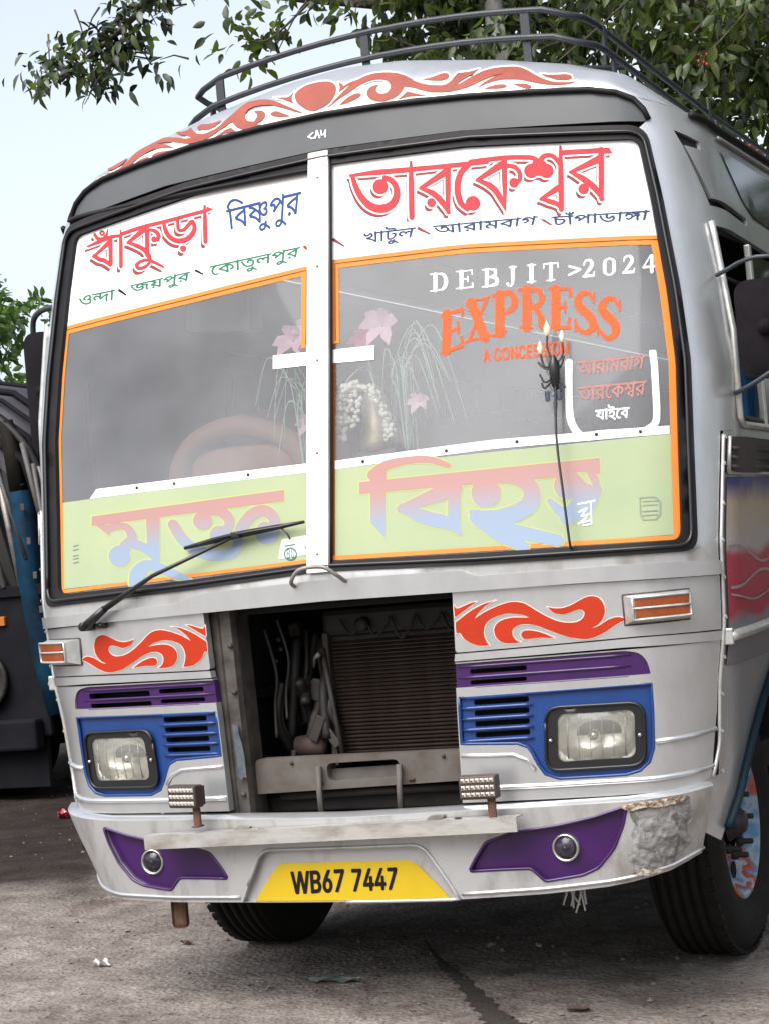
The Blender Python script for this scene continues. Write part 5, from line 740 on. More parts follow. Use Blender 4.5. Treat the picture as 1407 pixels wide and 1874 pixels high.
    r5.color_ramp.elements[0].position = .60; r5.color_ramp.elements[0].color = (1, 1, 1, 1)
    r5.color_ramp.elements[1].position = .66; r5.color_ramp.elements[1].color = (.45, .42, .40, 1)
    st = N('ShaderNodeTexNoise', i_Scale=1.9, i_Detail=5.0, i_Distortion=1.2); L(v, st.inputs['Vector'])
    r6 = N('ShaderNodeValToRGB'); L(st.outputs['Fac'], r6.inputs[0])
    r6.color_ramp.elements[0].position = .28; r6.color_ramp.elements[0].color = (.62, .55, .54, 1)
    r6.color_ramp.elements[1].position = .42; r6.color_ramp.elements[1].color = (1, 1, 1, 1)
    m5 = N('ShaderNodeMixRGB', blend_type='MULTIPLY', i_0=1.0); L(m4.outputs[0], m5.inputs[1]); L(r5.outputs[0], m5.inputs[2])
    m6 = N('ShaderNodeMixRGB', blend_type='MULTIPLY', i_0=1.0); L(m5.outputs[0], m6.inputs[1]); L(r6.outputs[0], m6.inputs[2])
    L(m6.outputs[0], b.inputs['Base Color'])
    hs = N('ShaderNodeMath', operation='MULTIPLY_ADD', i_1=0.8); L(fin.outputs['Fac'], hs.inputs[0]); L(wor.outputs['Distance'], hs.inputs[2])
    bp = N('ShaderNodeBump', i_Strength=0.5, i_Distance=0.012); L(hs.outputs[0], bp.inputs['Height']); L(bp.outputs[0], b.inputs['Normal'])
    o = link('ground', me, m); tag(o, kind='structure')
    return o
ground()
def ground_strip(name, P, w, m, h=.005, jit=.35, kind=None):
    """An irregular strip lying on the ground, e.g. a crack filled with soil."""
    P = catmull([(x, y, 0) for x, y in P], 10); V = []; F = []
    for i, p in enumerate(P):
        t = (P[min(i + 1, len(P) - 1)] - P[max(i - 1, 0)]).normalized(); n = Vector((-t.y, t.x, 0))
        k = i / (len(P) - 1); ww = np.interp(k, np.linspace(0, 1, len(w)), w) / 2
        for sgn in (-1, -.3, .3, 1):
            q = p + n * ww * (sgn * (1 + random.uniform(-jit, jit)) if abs(sgn) == 1 else sgn)
            V.append((q.x, q.y, float(gz(q.x, q.y)) + (h if abs(sgn) < 1 else h * .6)))
    for i in range(len(P) - 1):
        for k in range(3):
            a = i * 4 + k; F.append((a, a + 1, a + 5, a + 4))
    o = mesh(name, V, F, m); return tag(o, kind=kind or 'structure')
SOIL = mat('damp_soil', (0.035, 0.027, 0.022), 0.95, vary=0.5, scale=30, bump=0.5, bscale=70)
ground_strip('ground_crack', [(-.26, 1.10), (-.16, .93), (-.03, .74), (.12, .53), (.26, .31), (.38, .14), (.50, -.02), (.58, -.14)], [.008, .016, .03, .06, .075, .085, .11, .12], SOIL)
# loose grit
def grit():
    V = []; F = []
    for i in range(900):
        x = random.uniform(-2.6, 2.2); y = random.uniform(-.6, 2.6) if i % 3 else random.uniform(2.5, 6.5)
        if i % 3 == 0: x = random.uniform(-5.5, -1.5)
        r = random.choice((.004, .005, .006, .008, .012)); z = float(gz(x, y)) + r * .3; o = len(V)
        for dx, dy, dz in ((1, 0, 0), (0, 1, 0), (-1, 0, 0), (0, -1, 0), (0, 0, .8), (0, 0, -.5)):
            V.append((x + dx * r * random.uniform(.6, 1.3), y + dy * r * random.uniform(.6, 1.3), z + dz * r))
        for a, b in ((0, 1), (1, 2), (2, 3), (3, 0)): F.append((o + a, o + b, o + 4)); F.append((o + b, o + a, o + 5))
    tag(mesh('grit', V, F, mat('grit_stone', (0.20, 0.18, 0.165), 0.9, vary=0.5, scale=3), smooth=False), kind='stuff')
grit()

# ================================================================== the bus
BUS = empty('bus', (0, 4.5, 0), 'silver passenger bus with red flame prints, lettered windscreen, purple and blue lamp panels', 'bus')

# ---- upper body round the windscreen
gas_out = round_poly([(-1.128, 1.335), (-.5, 1.352), (0, 1.375), (.5, 1.352), (1.170, 1.335), (1.082, 2.664), (.53, 2.732), (0, 2.752), (-.55, 2.736), (-1.116, 2.675)], [.05, 0, 0, 0, .05, .05, .0, 0, 0, .05])
gas_mid = round_poly([(-1.095, 1.356), (-.5, 1.370), (0, 1.392), (.5, 1.370), (1.148, 1.354), (1.068, 2.644), (.53, 2.708), (0, 2.728), (-.55, 2.712), (-1.084, 2.652)], [.045, 0, 0, 0, .045, .045, 0, 0, 0, .045])
gas_in = round_poly([(-1.042, 1.376), (-.5, 1.385), (0, 1.405), (.5, 1.388), (1.122, 1.371), (1.052, 2.622), (.5, 2.683), (0, 2.702), (-.5, 2.690), (-1.036, 2.632)], [.035, 0, 0, 0, .035, .03, 0, 0, 0, .03])
vis_top = [(1.104, 2.685), (1.098, 2.72), (1.075, 2.757), (1.03, 2.785), (.95, 2.806), (.8, 2.824), (.53, 2.851), (.25, 2.868), (0, 2.876), (-.25, 2.873), (-.55, 2.862), (-.8, 2.84), (-.97, 2.818), (-1.05, 2.79), (-1.09, 2.757), (-1.112, 2.70)]
hole = [gas_out[i] for i in range(len(gas_out)) if gas_out[i][1] < 2.66]
right_s = sorted([p for p in hole if p[0] > 1.0], key=lambda p: p[1]); left_s = sorted([p for p in hole if p[0] < -1.0], key=lambda p: -p[1]); base_s = sorted([p for p in hole if abs(p[0]) <= 1.0], key=lambda p: p[0])
hole = base_s + right_s + vis_top + left_s
SB = 2.45
brow = [(s, zbrow(s)) for s in np.linspace(SB, -SB, 80)]
win_front = round_poly([(1.258, 2.335), (1.338, 1.712), (2.36, 1.705), (2.36, 2.29)], [.03, .06, .06, .04])
groove = [(1.180, 2.648), (1.275, 2.612), (1.275, 2.585), (1.205, 2.598), (1.287, 2.425), (1.635, 2.398), (1.635, 2.372), (1.272, 2.400)]
up = [(-1.25, 1.285), (1.25, 1.285), (1.25, 1.69), (SB, 1.69)] + brow + [(-SB, 1.69), (-1.25, 1.69)]
sheet('upper_body', [up, hole, win_front, [(-a, b) for a, b in win_front], groove, [(-a, b) for a, b in groove]], 0, SILVER, BUS, thick=.02, grid=.07, step=.05)
for sg in (1, -1):
    sheet('pressed_groove', [(sg * a, b) for a, b in groove], -.012, BLACK, BUS)
    sheet('quarter_glass', round_poly([(sg * 1.424, 2.604), (sg * 1.62, 2.455), (sg * 1.74, 2.412), (sg * 2.42, 2.385), (sg * 2.42, 2.60)], .02), .004, mat('tinted_black_glass', (0.012, 0.012, 0.016), 0.08, vary=0.2), BUS, grid=.1)

# ---- roof cap over the windscreen, and roof
def roof():
    ss = np.r_[np.linspace(-9.6, -1.45, 12), np.linspace(-1.39, 1.39, 90), np.linspace(1.45, 9.6, 12)]
    vs = np.linspace(0, 1, 13); V = []; F = []
    for s in ss:
        for v in vs: V.append(DOME(s, v))
    n = len(vs)
    for i in range(len(ss) - 1):
        for j in range(n - 1):
            a = i * n + j; F.append((a, a + n, a + n + 1, a + 1))
    mesh('roof_cap', V, F, SILVER, BUS)
    V = []; F = []
    for x in np.linspace(-.93, .93, 25):
        y0 = DOME(x * 1.12, 1).y - .02
        for y in (y0, 9.0): V.append((x, y, zroof(x) - .002))
    for i in range(24): F.append((2 * i, 2 * i + 2, 2 * i + 3, 2 * i + 1))
    mesh('roof', V, F, SILVER, BUS)
roof()
cap = print_on('ornament_outline', 'ornament_edge', .0018, CREAM, BUS, DOME)
print_on('flourish_print', 'ornament', .0036, CORAL, BUS, DOME)
sheet('cream_band', [(s, .02) for s in np.linspace(-1.0, .97, 50)] + [(s, float(np.interp(s, [-1, -.5, 0, .6, .97], [.16, .22, .26, .24, .10]))) for s in np.linspace(.97, -1.0, 50)], .0009, CREAM, BUS, chart=DOME, grid=.06)
for sg in (1, -1):
    P = [BODY(sg * s, zbrow(s) - .01, .012) for s in np.r_[np.linspace(1.26, 1.40, 6), np.linspace(1.5, 9.5, 10)]]
    tube('gutter_rail', P, .011, BLACK, BUS, 6)
    P = [BODY(sg * s, zbrow(s) - .045, .008) for s in np.r_[np.linspace(1.42, 1.5, 3), np.linspace(1.7, 9.5, 8)]]
    tube('gutter_bead', P, .006, BEAD, BUS, 6)

# ---- sun strip (visor) and windscreen rubber
vis = [(-1.108, 2.690), (-.65, 2.742), (0, 2.758), (.5, 2.738), (1.098, 2.680)] + [(a, b - .004) for a, b in vis_top]
sheet('sun_strip', vis, -.004, VISOR, BUS, thick=.02, grid=.07, step=.05)
tube('sun_strip_trim', [BODY(s, z, .004) for s, z in dense(vis_top, .03)[:-36] if True][:], .0095, BLACK, BUS, 6)
print_on('visor_number', 'visor_number', -.0015, WHITE_P, BUS)
sheet('windscreen_rubber', [gas_out, gas_mid], .010, BLACK, BUS, thick=.03, step=.04)
sheet('windscreen_rubber_lip', [gas_mid, gas_in], .003, BLACK, BUS, thick=.025, step=.04)
tube('rubber_bead', [BODY(s, z, .012) for s, z in dense(gas_mid, .04) + [gas_mid[0]]], .006, BLACK_G, BUS, 6)
sheet('centre_pillar', round_poly([(-.048, 1.372), (.026, 1.372), (.026, 2.748), (-.048, 2.748)], .004), .017, WHITE, BUS, thick=.042, grid=.1)
for s in (-.050, .029): tube('pillar_seal', [BODY(s, z, .001) for z in np.linspace(1.38, 2.74, 10)], .0045, BLACK, BUS, 5)
for z in (1.43, 1.75, 2.05, 2.36, 2.66):
    V, F = lathe_geo([(-.002, .0005), (-.0015, .004), (.001, .005)], BODY(-.011, z, .018), 'y', 8); mesh('pillar_screw', V, F, STEEL, BUS)
# grab hoop at the foot of the pillar
tube('grab_hoop', [BODY(-.092, 1.335, .02), BODY(-.085, 1.352, .05), BODY(-.045, 1.386, .07), BODY(.03, 1.388, .07), BODY(.068, 1.36, .05), BODY(.082, 1.338, .02)], .0065, STEEL, BUS, 8, smooth_path=True)

# ---- windscreen panes with everything that is stuck on them
def clip_top(s): return float(np.interp(s, [-1.06, -.5, 0, .5, 1.055], [2.628, 2.688, 2.702, 2.681, 2.621]))
def border_top(s): return float(np.interp(s, [-1.06, -.522, -.05, .02, .474, 1.07], [2.307, 2.337, 2.369, 2.375, 2.360, 2.305]))
def pane(sa, sb, left):
    bz = lambda s: float(np.interp(s, [-1.12, -.5, 0, .5, 1.125], [1.374, 1.383, 1.403, 1.386, 1.369]))
    sgl = 1.0
    outer_top = -1.038 if left else 1.054; outer_bot = -1.044 if left else 1.124
    inner = -.052 if left else .026
    lo = [(inner + (outer_bot - inner) * t, bz(inner + (outer_bot - inner) * t)) for t in np.linspace(0, 1, 14)]
    hi = [(outer_top + (inner - outer_top) * t, clip_top(outer_top + (inner - outer_top) * t)) for t in np.linspace(0, 1, 14)]
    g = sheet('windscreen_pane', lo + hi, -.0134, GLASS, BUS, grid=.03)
    edge = lambda z: outer_bot + (outer_top - outer_bot) * (z - 1.37) / (2.63 - 1.37)
    # white destination band
    top = [(inner + (edge(2.6) - inner) * t, clip_top(inner + (edge(2.6) - inner) * t) - .001) for t in np.linspace(0, 1, 14)]
    bot = [(edge(2.31) + (inner - edge(2.31)) * t, border_top(edge(2.31) + (inner - edge(2.31)) * t)) for t in np.linspace(0, 1, 14)]
    sheet('destination_band', top + bot, -.0122, WHITE_P, g, grid=.03)
    # orange frame round the clear part, with a brown pinstripe
    o0 = [(edge(2.31) + (inner - edge(2.31)) * t, border_top(edge(2.31) + (inner - edge(2.31)) * t) + .004) for t in np.linspace(0, 1, 14)]
    w_out, w_in, w_top, w_bot = (.016, .030, .026, .016) if left else (.024, .024, .026, .018)
    sg = -1 if left else 1
    eo = lambda z: edge(z) - sg * w_out
    cut = inner + sg * (.012 if left else .010)
    loop = [p for p in o0] + [(inner, border_top(inner) - w_top)]
    loop += [(inner + (eo(2.29) - inner) * t, border_top(inner + (eo(2.29) - inner) * t) - w_top) for t in np.linspace(.02, 1, 14)]
    loop += [(eo(1.40), bz(outer_bot) + w_bot), (inner, bz(inner) + w_bot), (inner, bz(inner) + .004), (edge(1.378), bz(outer_bot) + .004)]
    sheet('orange_border', [loop], -.0117, ORANGE, g, grid=.03)
    zt = border_top(inner) - w_top - .001
    sheet('orange_border_stub', [[(inner, zt), (inner + sg * w_in, zt), (inner + sg * w_in, 2.10), (inner, 2.10)]], -.0117, ORANGE, g, grid=.03)
    if not left: sheet('orange_border_edge', [[(inner, 2.098), (inner + .010, 2.098), (inner + .010, bz(inner) + w_bot + .001), (inner, bz(inner) + w_bot + .001)]], -.0114, BROWN_L, g, grid=.03)
    k = [(s, border_top(s) - .010) for s in np.linspace(edge(2.3) - sg * .002, inner + sg * .012, 20)]
    P = [BODY(s, z, -.0112) for s, z in k] + [BODY(inner + sg * .012, z, -.0112) for z in np.linspace(2.30, 2.11, 5)]
    tube('border_pinstripe', P, .0016, BROWN_L, g, 4)
    return g, edge, bz, inner
paneL, edgeL, bzL, inL = pane(-1, 0, True)
paneR, edgeR, bzR, inR = pane(0, 1, False)
pr = lambda nm, key, m, p, d=-.0112: print_on(nm, key, d, m, p, grid=.03)
pr('bankura_lettering', 'bankura_heading', RED_W, paneL); pr('bankura_drop_line', 'bankura_shadow', RED_S, paneL)
pr('bishnupur_lettering', 'blue_word', BLUE_V, paneL); pr('via_lettering', 'green_words', GREEN_V, paneL); [sheet('dark_divider', [L], -.0112, INK, paneL) for L in outlines('dark_ticks')]
pr('tarakeswar_lettering', 'tarakeswar_heading', RED_W, paneR); pr('tarakeswar_drop_line', 'tarakeswar_shadow', RED_S, paneR)
pr('via_lettering', 'navy_words', NAVY_V, paneR); [sheet('red_divider', [L], -.0112, RED_S, paneL if L[0][0] < 0 else paneR) for L in outlines('red_ticks')]
pr('express_lettering', 'express_word', EXPR, paneR, -.0119); pr('concession_lettering', 'concession_word', EXPR, paneR, -.0119); pr('white_name_lettering', 'debjit_words', WHITE_P, paneR, -.0119)
pr('faded_route_lettering', 'faded_words', FADED, paneR, -.0119); pr('going_lettering', 'white_word', WHITE_P, paneR, -.0119)
sheet('white_frame_foot', [[(.862, 1.698), (1.040, 1.692), (1.036, 1.716), (.858, 1.724)]], -.0111, WHITE_P, paneR, grid=.04)
for L in outlines('white_u_frame'): sheet('white_frame_arm', [L], -.0112, WHITE_P, paneR, grid=.04)
pr('white_scrawl', 'white_scrawl', WHITE_P, paneR, -.0104); pr('glass_maker_mark', 'square_sticker', GREY_P, paneR, -.0104); pr('glass_maker_mark', 'left_marks', GREY_P, paneL, -.0104)
sheet('speed_sticker_paper', round_poly([(-.162, 1.425), (-.054, 1.432), (-.054, 1.494), (-.15, 1.488)], .004), -.0110, mat('pale_sticker', (0.62, 0.70, 0.62), 0.5, vary=.1), paneL)
pr('speed_sticker_print', 'speed_sticker', mat('dark_green_print', (0.03, 0.10, 0.085), 0.5, vary=0.1), paneL, -.0103)
# lime banner on the glass face, glass haze washed into its colours; white strip on top
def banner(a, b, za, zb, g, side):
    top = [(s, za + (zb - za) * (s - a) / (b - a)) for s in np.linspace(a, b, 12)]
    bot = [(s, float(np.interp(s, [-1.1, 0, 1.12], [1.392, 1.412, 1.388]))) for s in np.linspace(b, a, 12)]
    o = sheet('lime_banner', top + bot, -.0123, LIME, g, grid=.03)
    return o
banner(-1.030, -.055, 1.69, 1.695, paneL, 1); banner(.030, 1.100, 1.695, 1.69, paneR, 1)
sheet('white_strip', [(-.90, 1.692), (-.056, 1.694), (-.056, 1.722), (-.87, 1.722)], -.0116, WHITE_P, paneL, grid=.03)
sheet('white_strip', [(.028, 1.694), (.55, 1.702), (1.079, 1.691), (1.078, 1.716), (.54, 1.730), (.028, 1.720)], -.0116, WHITE_P, paneR, grid=.03)
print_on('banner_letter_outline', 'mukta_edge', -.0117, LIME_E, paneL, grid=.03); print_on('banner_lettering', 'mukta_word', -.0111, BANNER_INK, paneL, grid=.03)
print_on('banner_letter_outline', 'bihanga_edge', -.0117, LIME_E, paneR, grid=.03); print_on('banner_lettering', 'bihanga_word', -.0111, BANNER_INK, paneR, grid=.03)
for s, z, g in ((-.70, 1.709, paneL), (-.55, 1.708, paneL), (-.27, 1.708, paneL), (.13, 1.708, paneR), (.40, 1.712, paneR), (.62, 1.716, paneR), (.86, 1.712, paneR), (.99, 1.706, paneR)):
    V, F = lathe_geo([(0, .0001), (-.003, .004), (0, .006)], BODY(s, z, -.0105), 'y', 8); mesh('strip_screw', V, F, GRIME, g)

sheet('white_paper_strip', [(-.181, 2.045), (-.053, 2.041), (-.053, 2.085), (-.181, 2.090)], -.0109, WHITE_P, paneL, grid=.06)
sheet('white_paper_strip', [(.029, 2.037), (.168, 2.030), (.169, 2.076), (.029, 2.081)], -.0109, WHITE_P, paneR, grid=.06)

# ---- panel under the windscreen (sill) with its stepped top edge
sill = [(-1.245, 1.262), (-.80, 1.270), (0, 1.281), (.80, 1.270), (1.245, 1.258), (1.248, 1.300), (1.0, 1.312), (.50, 1.318), (.455, 1.340), (0, 1.348), (-.455, 1.338), (-.52, 1.312), (-1.0, 1.305), (-1.248, 1.300)]
sheet('windscreen_sill', round_poly(sill, [.01, 0, 0, 0, .01, .012, 0, .02, .02, 0, .02, .02, 0, .012]), .016, SILVER, BUS, thick=.04, grid=.08, step=.05)
sheet('sill_shelf', [(-1.24, 1.29), (1.24, 1.288), (1.18, 1.345), (.5, 1.352), (0, 1.375), (-.5, 1.352), (-1.18, 1.345)], .003, SILVER_D, BUS, grid=.08, step=.05)

# ---- flame panels
fpan = [(.432, 1.279), (.80, 1.268), (1.262, 1.256), (1.262, 1.094), (1.0, 1.098), (.60, 1.092), (.428, 1.090)]
ledge = [(.428, 1.086), (.60, 1.088), (1.0, 1.094), (1.262, 1.090), (1.262, 1.062), (.95, 1.068), (.425, 1.064)]
for sg in (1, -1):
    T = sym if sg > 0 else (lambda L: mir(sym(L)))
    p = sheet('flame_panel', round_poly(T(fpan), [.006, 0, .004, .004, 0, 0, .012]), .002, SILVER, BUS, thick=.03, grid=.06, step=.05)
    mm = None if sg < 0 else -.018
    print_on('flame_outline', 'flame_edge', .0036, FLAME_E, p, mirror=mm)
    print_on('flame_print', 'flame', .0050, FLAME, p, mirror=mm)
    sheet('panel_ledge', T(ledge), .006, SILVER, BUS, thick=.03, grid=.08, step=.05)

# ---- lower lamp panels, purple grilles, blue surrounds, lamps
purple = [(.425, 1.056), (.955, 1.058), (.997, 1.048), (1.020, 1.022), (1.032, .984), (.425, .983)]
blue = [(.432, .952), (1.036, .955), (1.041, .862), (1.042, .764), (1.028, .723), (.999, .700), (.955, .690), (.745, .690), (.700, .706), (.678, .738), (.662, .770), (.648, .790), (.616, .803), (.432, .811)]
lower = [(.425, 1.060), (1.262, 1.062), (1.258, .85), (1.236, .655), (1.15, .634), (.9, .630), (.425, .632)]
bezel = round_poly([(.708, .905), (1.012, .902), (1.016, .716), (.704, .716)], .045)
lens_o = round_poly([(.744, .883), (.984, .882), (.986, .740), (.742, .740)], .028)
def slot(a0, a1, z, h): return round_poly([(a0, z - h / 2), (a1, z - h / 2), (a1, z + h / 2), (a0, z + h / 2)], h * .45)
bslots = [slot(.478, .655, z, .017) for z in (.934, .901, .868, .835)]
pslotR = [slot(.470, .650, 1.029, .015), slot(.470, .650, .996, .013)]
pslotL = pslotR + [slot(.69, .955, 1.025, .019), slot(.69, .955, .992, .015)]
for sg in (1, -1):
    T = sym if sg > 0 else (lambda L: mir(sym(L)))
    lp = sheet('lamp_panel', [T(lower), T(round_poly(purple, [0, .03, .03, .02, .004, 0])), T(blue)], 0, SILVER, BUS, thick=.03, grid=.07, step=.04)
    pg = sheet('purple_grille', [T(round_poly(purple, [0, .03, .03, .02, .004, 0]))] + [T(s) for s in (pslotR if sg > 0 else pslotL)], -.006, PURPLE, BUS, thick=.03, grid=.07, step=.04)
    bs = sheet('blue_surround', [T(blue), T(bezel)] + [T(s) for s in bslots], -.010, BLUE, BUS, thick=.03, grid=.07, step=.04)
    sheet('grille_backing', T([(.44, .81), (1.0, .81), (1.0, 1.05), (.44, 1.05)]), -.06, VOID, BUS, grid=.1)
    def rib(a0, a1, z, r, m, par, d=-.004, tilt=.0):
        P = [BODY(T([(a, z + tilt * (a - a0))])[0][0], z + tilt * (a - a0), d) for a in np.linspace(a0, a1, 10)]
        tube('rib', P, [r * .4] + [r] * 8 + [r * .4], m, par, 8)
    for z in (.950, .918, .885, .852, .818): rib(.436, .668, z, .0055, BLUE, bs)
    for z in (1.045, 1.012): rib(.43, .97 if sg > 0 else .98, z, .0045, PURPLE, pg)
    rib(.43, 1.028, .981, .0045, PURPLE, pg)
    # rolled blue rim
    P = [BODY(s, z, -.004) for s, z in dense(T(blue), .025)]; tube('surround_rim', P + [P[0]], .006, BLUE, bs, 6)
    # pressed ridges of the lower panel
    def ridge(pts, r=.008): tube('panel_ridge', [BODY(T([(a, z)])[0][0], z, .001) for a, z in dense(pts + pts[::-1], .05)[: int(len(dense(pts + pts[::-1], .05)) / 2) + 1]], r, SILVER, lp, 8)
    ridge([(.430, .674), (.70, .672), (1.042, .673), (1.16, .679), (1.25, .690)]); ridge([(1.048, .782), (1.16, .788), (1.255, .799)])
    ridge([(.430, .776), (.60, .770), (.645, .752), (.668, .722)], .006)
    # headlight
    hl = sheet('headlight', [T(bezel), T(lens_o)], -.002, BLACK_G, BUS, thick=.035, grid=0, step=.03)
    P = [BODY(s, z, .001) for s, z in dense(T(bezel), .02)]; tube('bezel_rim', P + [P[0]], .005, BLACK_G, hl, 6)
    cx, cz = .864, .811
    def bowl(s, z):
        a = abs((s - S0) * sg - cx) / .122; b = abs(z - cz) / .072
        return -.055 * max(0, 1 - (a ** 2.6 + b ** 2.6)) ** .6
    refl = mat('lamp_reflector', (0.90, 0.88, 0.82), 0.34, 0.75, vary=0.15, scale=18, bump=0.5, bscale=22)
    sheet('reflector', T(lens_o), -.014, refl, hl, grid=.012, fn=bowl)
    sheet('lens', T(lens_o), -.006, LAMP_GLASS, hl, grid=.02, fn=lambda s, z: .012 * max(0, 1 - ((abs((s - S0) * sg - cx) / .122) ** 3 + (abs(z - cz) / .072) ** 3)))
    c = BODY(T([(cx - .01, cz)])[0][0], cz, -.045); V, F = lathe_geo([(-.03, .001), (-.028, .014), (0, .02), (.02, .02)], c, 'y', 16); mesh('bulb', V, F, CHROME, hl)
    fl = [tube_geo([BODY(T([(a, .745)])[0][0], .748, -.0045), BODY(T([(a, .81)])[0][0], .811, .003), BODY(T([(a, .87)])[0][0], .875, -.0045)], .0022, 4) for a in np.linspace(.775, .955, 6)]
    V, F = merge(fl); mesh('lens_flutes', V, F, LAMP_GLASS, hl)
    for a in (.722, 1.0):
        V, F = lathe_geo([(-.006, .001), (-.006, .004), (0, .006)], BODY(T([(a, .806)])[0][0], .806, .002), 'y', 8); mesh('screw', V, F, CHROME, hl)
    # direction indicator: faceted chrome box with two amber strips
    out4 = T([(.950, 1.222), (1.146, 1.224), (1.146, 1.136), (.954, 1.134)]); in4 = T([(.985, 1.213), (1.132, 1.215), (1.136, 1.150), (.985, 1.148)])
    nd = 8; ring = lambda Q, d: [BODY(Q[k][0] + (Q[(k + 1) % 4][0] - Q[k][0]) * t / nd, Q[k][1] + (Q[(k + 1) % 4][1] - Q[k][1]) * t / nd, d) for k in range(4) for t in range(nd)]
    P4 = ring(out4, .003) + ring(in4, .042); nn = 4 * nd
    ind = mesh('indicator', P4, [((k, (k + 1) % nn, (k + 1) % nn + nn, k + nn) if sg > 0 else ((k + 1) % nn, k, k + nn, (k + 1) % nn + nn)) for k in range(nn)], BEAD, BUS, smooth=False)
    zz = [(1.209, 1.186), (1.178, 1.154)]
    for zt, zb in zz: sheet('amber_strip', T([(.992, zt - .001), (1.128, zt + .001), (1.130, zb + .001), (.992, zb - .001)]), .045, AMBER, ind, thick=.004, grid=.02)
    sheet('indicator_face', [T([(.985, 1.213), (1.132, 1.215), (1.136, 1.150), (.985, 1.148)])], .041, BEAD, ind, grid=.02)
    tube('indicator_rim', [BODY(s, z, .045) for s, z in dense(in4, .02) + [in4[0]]], .004, BEAD, ind, 6)
    tube('indicator_bar', [BODY(T([(a, 1.182)])[0][0], 1.182, .046) for a in np.linspace(.985, 1.134, 8)], .0035, BEAD, ind, 6)
    tube('indicator_gasket', [BODY(s, z, .003) for s, z in dense(out4, .04) + [out4[0]]], .004, GRIME, ind, 6)
    # corner bead with its rivets
    zs = np.linspace(.655, 1.678, 40); P = [BODY(sg * (1.255 + (.005 if z > 1.1 else -.0) - .03 * max(0, .75 - z) / .1), z, .004) for z in zs]
    bd = tube('corner_bead', P, .0065, BEAD, BUS, 6)
    for z in (.67, .79, .90, 1.01, 1.13, 1.25, 1.36, 1.47, 1.59, 1.67):
        V, F = lathe_geo([(-.004, .0005), (-.003, .005), (.002, .007)], BODY(sg * 1.262, z, .010), 'x' if True else 'y', 8); mesh('rivet', V, F, BEAD, bd)

# ---- bumper
bt = [(-1.285, .640), (-1.18, .628), (-.93, .613), (-.4, .611), (0, .606), (.4, .612), (.93, .616), (1.10, .624), (1.205, .636)]
bb = [(1.228, .52), (1.250, .432), (1.150, .396), (1.032, .376), (.95, .366), (.72, .353), (.432, .346), (-.432, .346), (-.72, .344), (-1.0, .348), (-1.14, .362), (-1.262, .395), (-1.275, .50)]
recess = round_poly([(-.426, .3462), (.426, .3462), (.300, .498), (.266, .516), (-.282, .512), (-.315, .497)], [0, 0, .02, .02, .02, .02])
foglo = [(.452, .430), (.468, .462), (.499, .515), (.583, .541), (.732, .556), (.840, .575), (.912, .594), (.942, .602), (.946, .551), (.937, .478), (.898, .424), (.847, .405), (.719, .391), (.690, .413), (.662, .432), (.552, .432)]
foglo = round_poly(foglo, .012, 3)
foglm = [(-s - .012, z - .008 if z < .5 else z - .012) for s, z in foglo]
bumper = sheet('bumper', [bt + bb, recess, foglo, foglm], .030, SILVER_D, BUS, thick=.05, chart=BUMP, grid=.05, step=.04)
V = []; F = []
tp = dense(bt + bt[::-1], .05); tp = tp[: len(tp) // 2 + 1]
for s, z in tp: V += [BUMP(s, z, .030), BUMP(s, z + .010, .018), BUMP(s, z + .012, -.03)]
for i in range(len(tp) - 1):
    for k in (0, 1): a = i * 3 + k; F.append((a, a + 3, a + 4, a + 1))
mesh('bumper_ledge', V, F, SILVER, bumper)
for P in (bb[1:7], bb[7:12]):
    Q = [(p[0] + (q[0] - p[0]) * t, p[1] + (q[1] - p[1]) * t) for p, q in zip(P, P[1:]) for t in np.linspace(0, 1, 7)[:-1]] + [P[-1]]
    tube('bumper_lower_bead', [BUMP(s, z + .016, .031) for s, z in Q], .006, SILVER, bumper, 6)
tube('recess_bead', [BUMP(s, z, .032) for s, z in dense([p for p in recess if True], .03)][14:-1], .006, SILVER_D, bumper, 6)
sheet('plate_recess', recess, .008, SILVER_D, bumper, chart=BUMP, grid=.06)
plate = sheet('number_plate', round_poly([(-.384, .3475), (.384, .3475), (.262, .452), (.232, .467), (-.245, .467), (-.272, .452)], [.003, .003, .01, .015, .015, .01]), .013, PLATE, BUS, thick=.006, chart=BUMP, grid=.06)
print_on('registration_lettering', 'plate_text', .0145, INK, plate, BUMP)
for lo in (foglo, foglm):
    pan = sheet('purple_fog_panel', lo, .014, PURPLE, BUS, chart=BUMP, grid=.05)
    P = [BUMP(s, z, .030) for s, z in dense(lo, .02)]; tube('fog_panel_rim', P + [P[0]], .005, PURPLE, pan, 6)
FOG_GLASS = glass_mat('fog_lamp_glass', 0.03)
for s, z in ((.766, .487), (-.785, .474)):
    c = BUMP(s, z, .014)
    V, F = lathe_geo([(.02, .043), (-.006, .043), (-.011, .041), (-.013, .037), (-.004, .034)], c, 'y', 32); fg = mesh('fog_lamp', V, F, CHROME, BUS)
    V, F = lathe_geo([(-.004, .035), (-.002, .028), (.012, .016), (.016, .001)], c, 'y', 32); mesh('fog_reflector', V, F, mat('fog_bowl', (0.22, 0.21, 0.20), 0.15, 0.95, vary=0.3, scale=40), fg)
    V, F = lathe_geo([(-.006, .035), (-.014, .026), (-.019, .012), (-.020, .001)], c, 'y', 32); mesh('fog_lens', V, F, FOG_GLASS, fg)
    V, F = lathe_geo([(-.02, .001), (-.018, .010), (.0, .014)], c, 'y', 14); mesh('fog_bulb_cap', V, F, BLACK_G, fg)
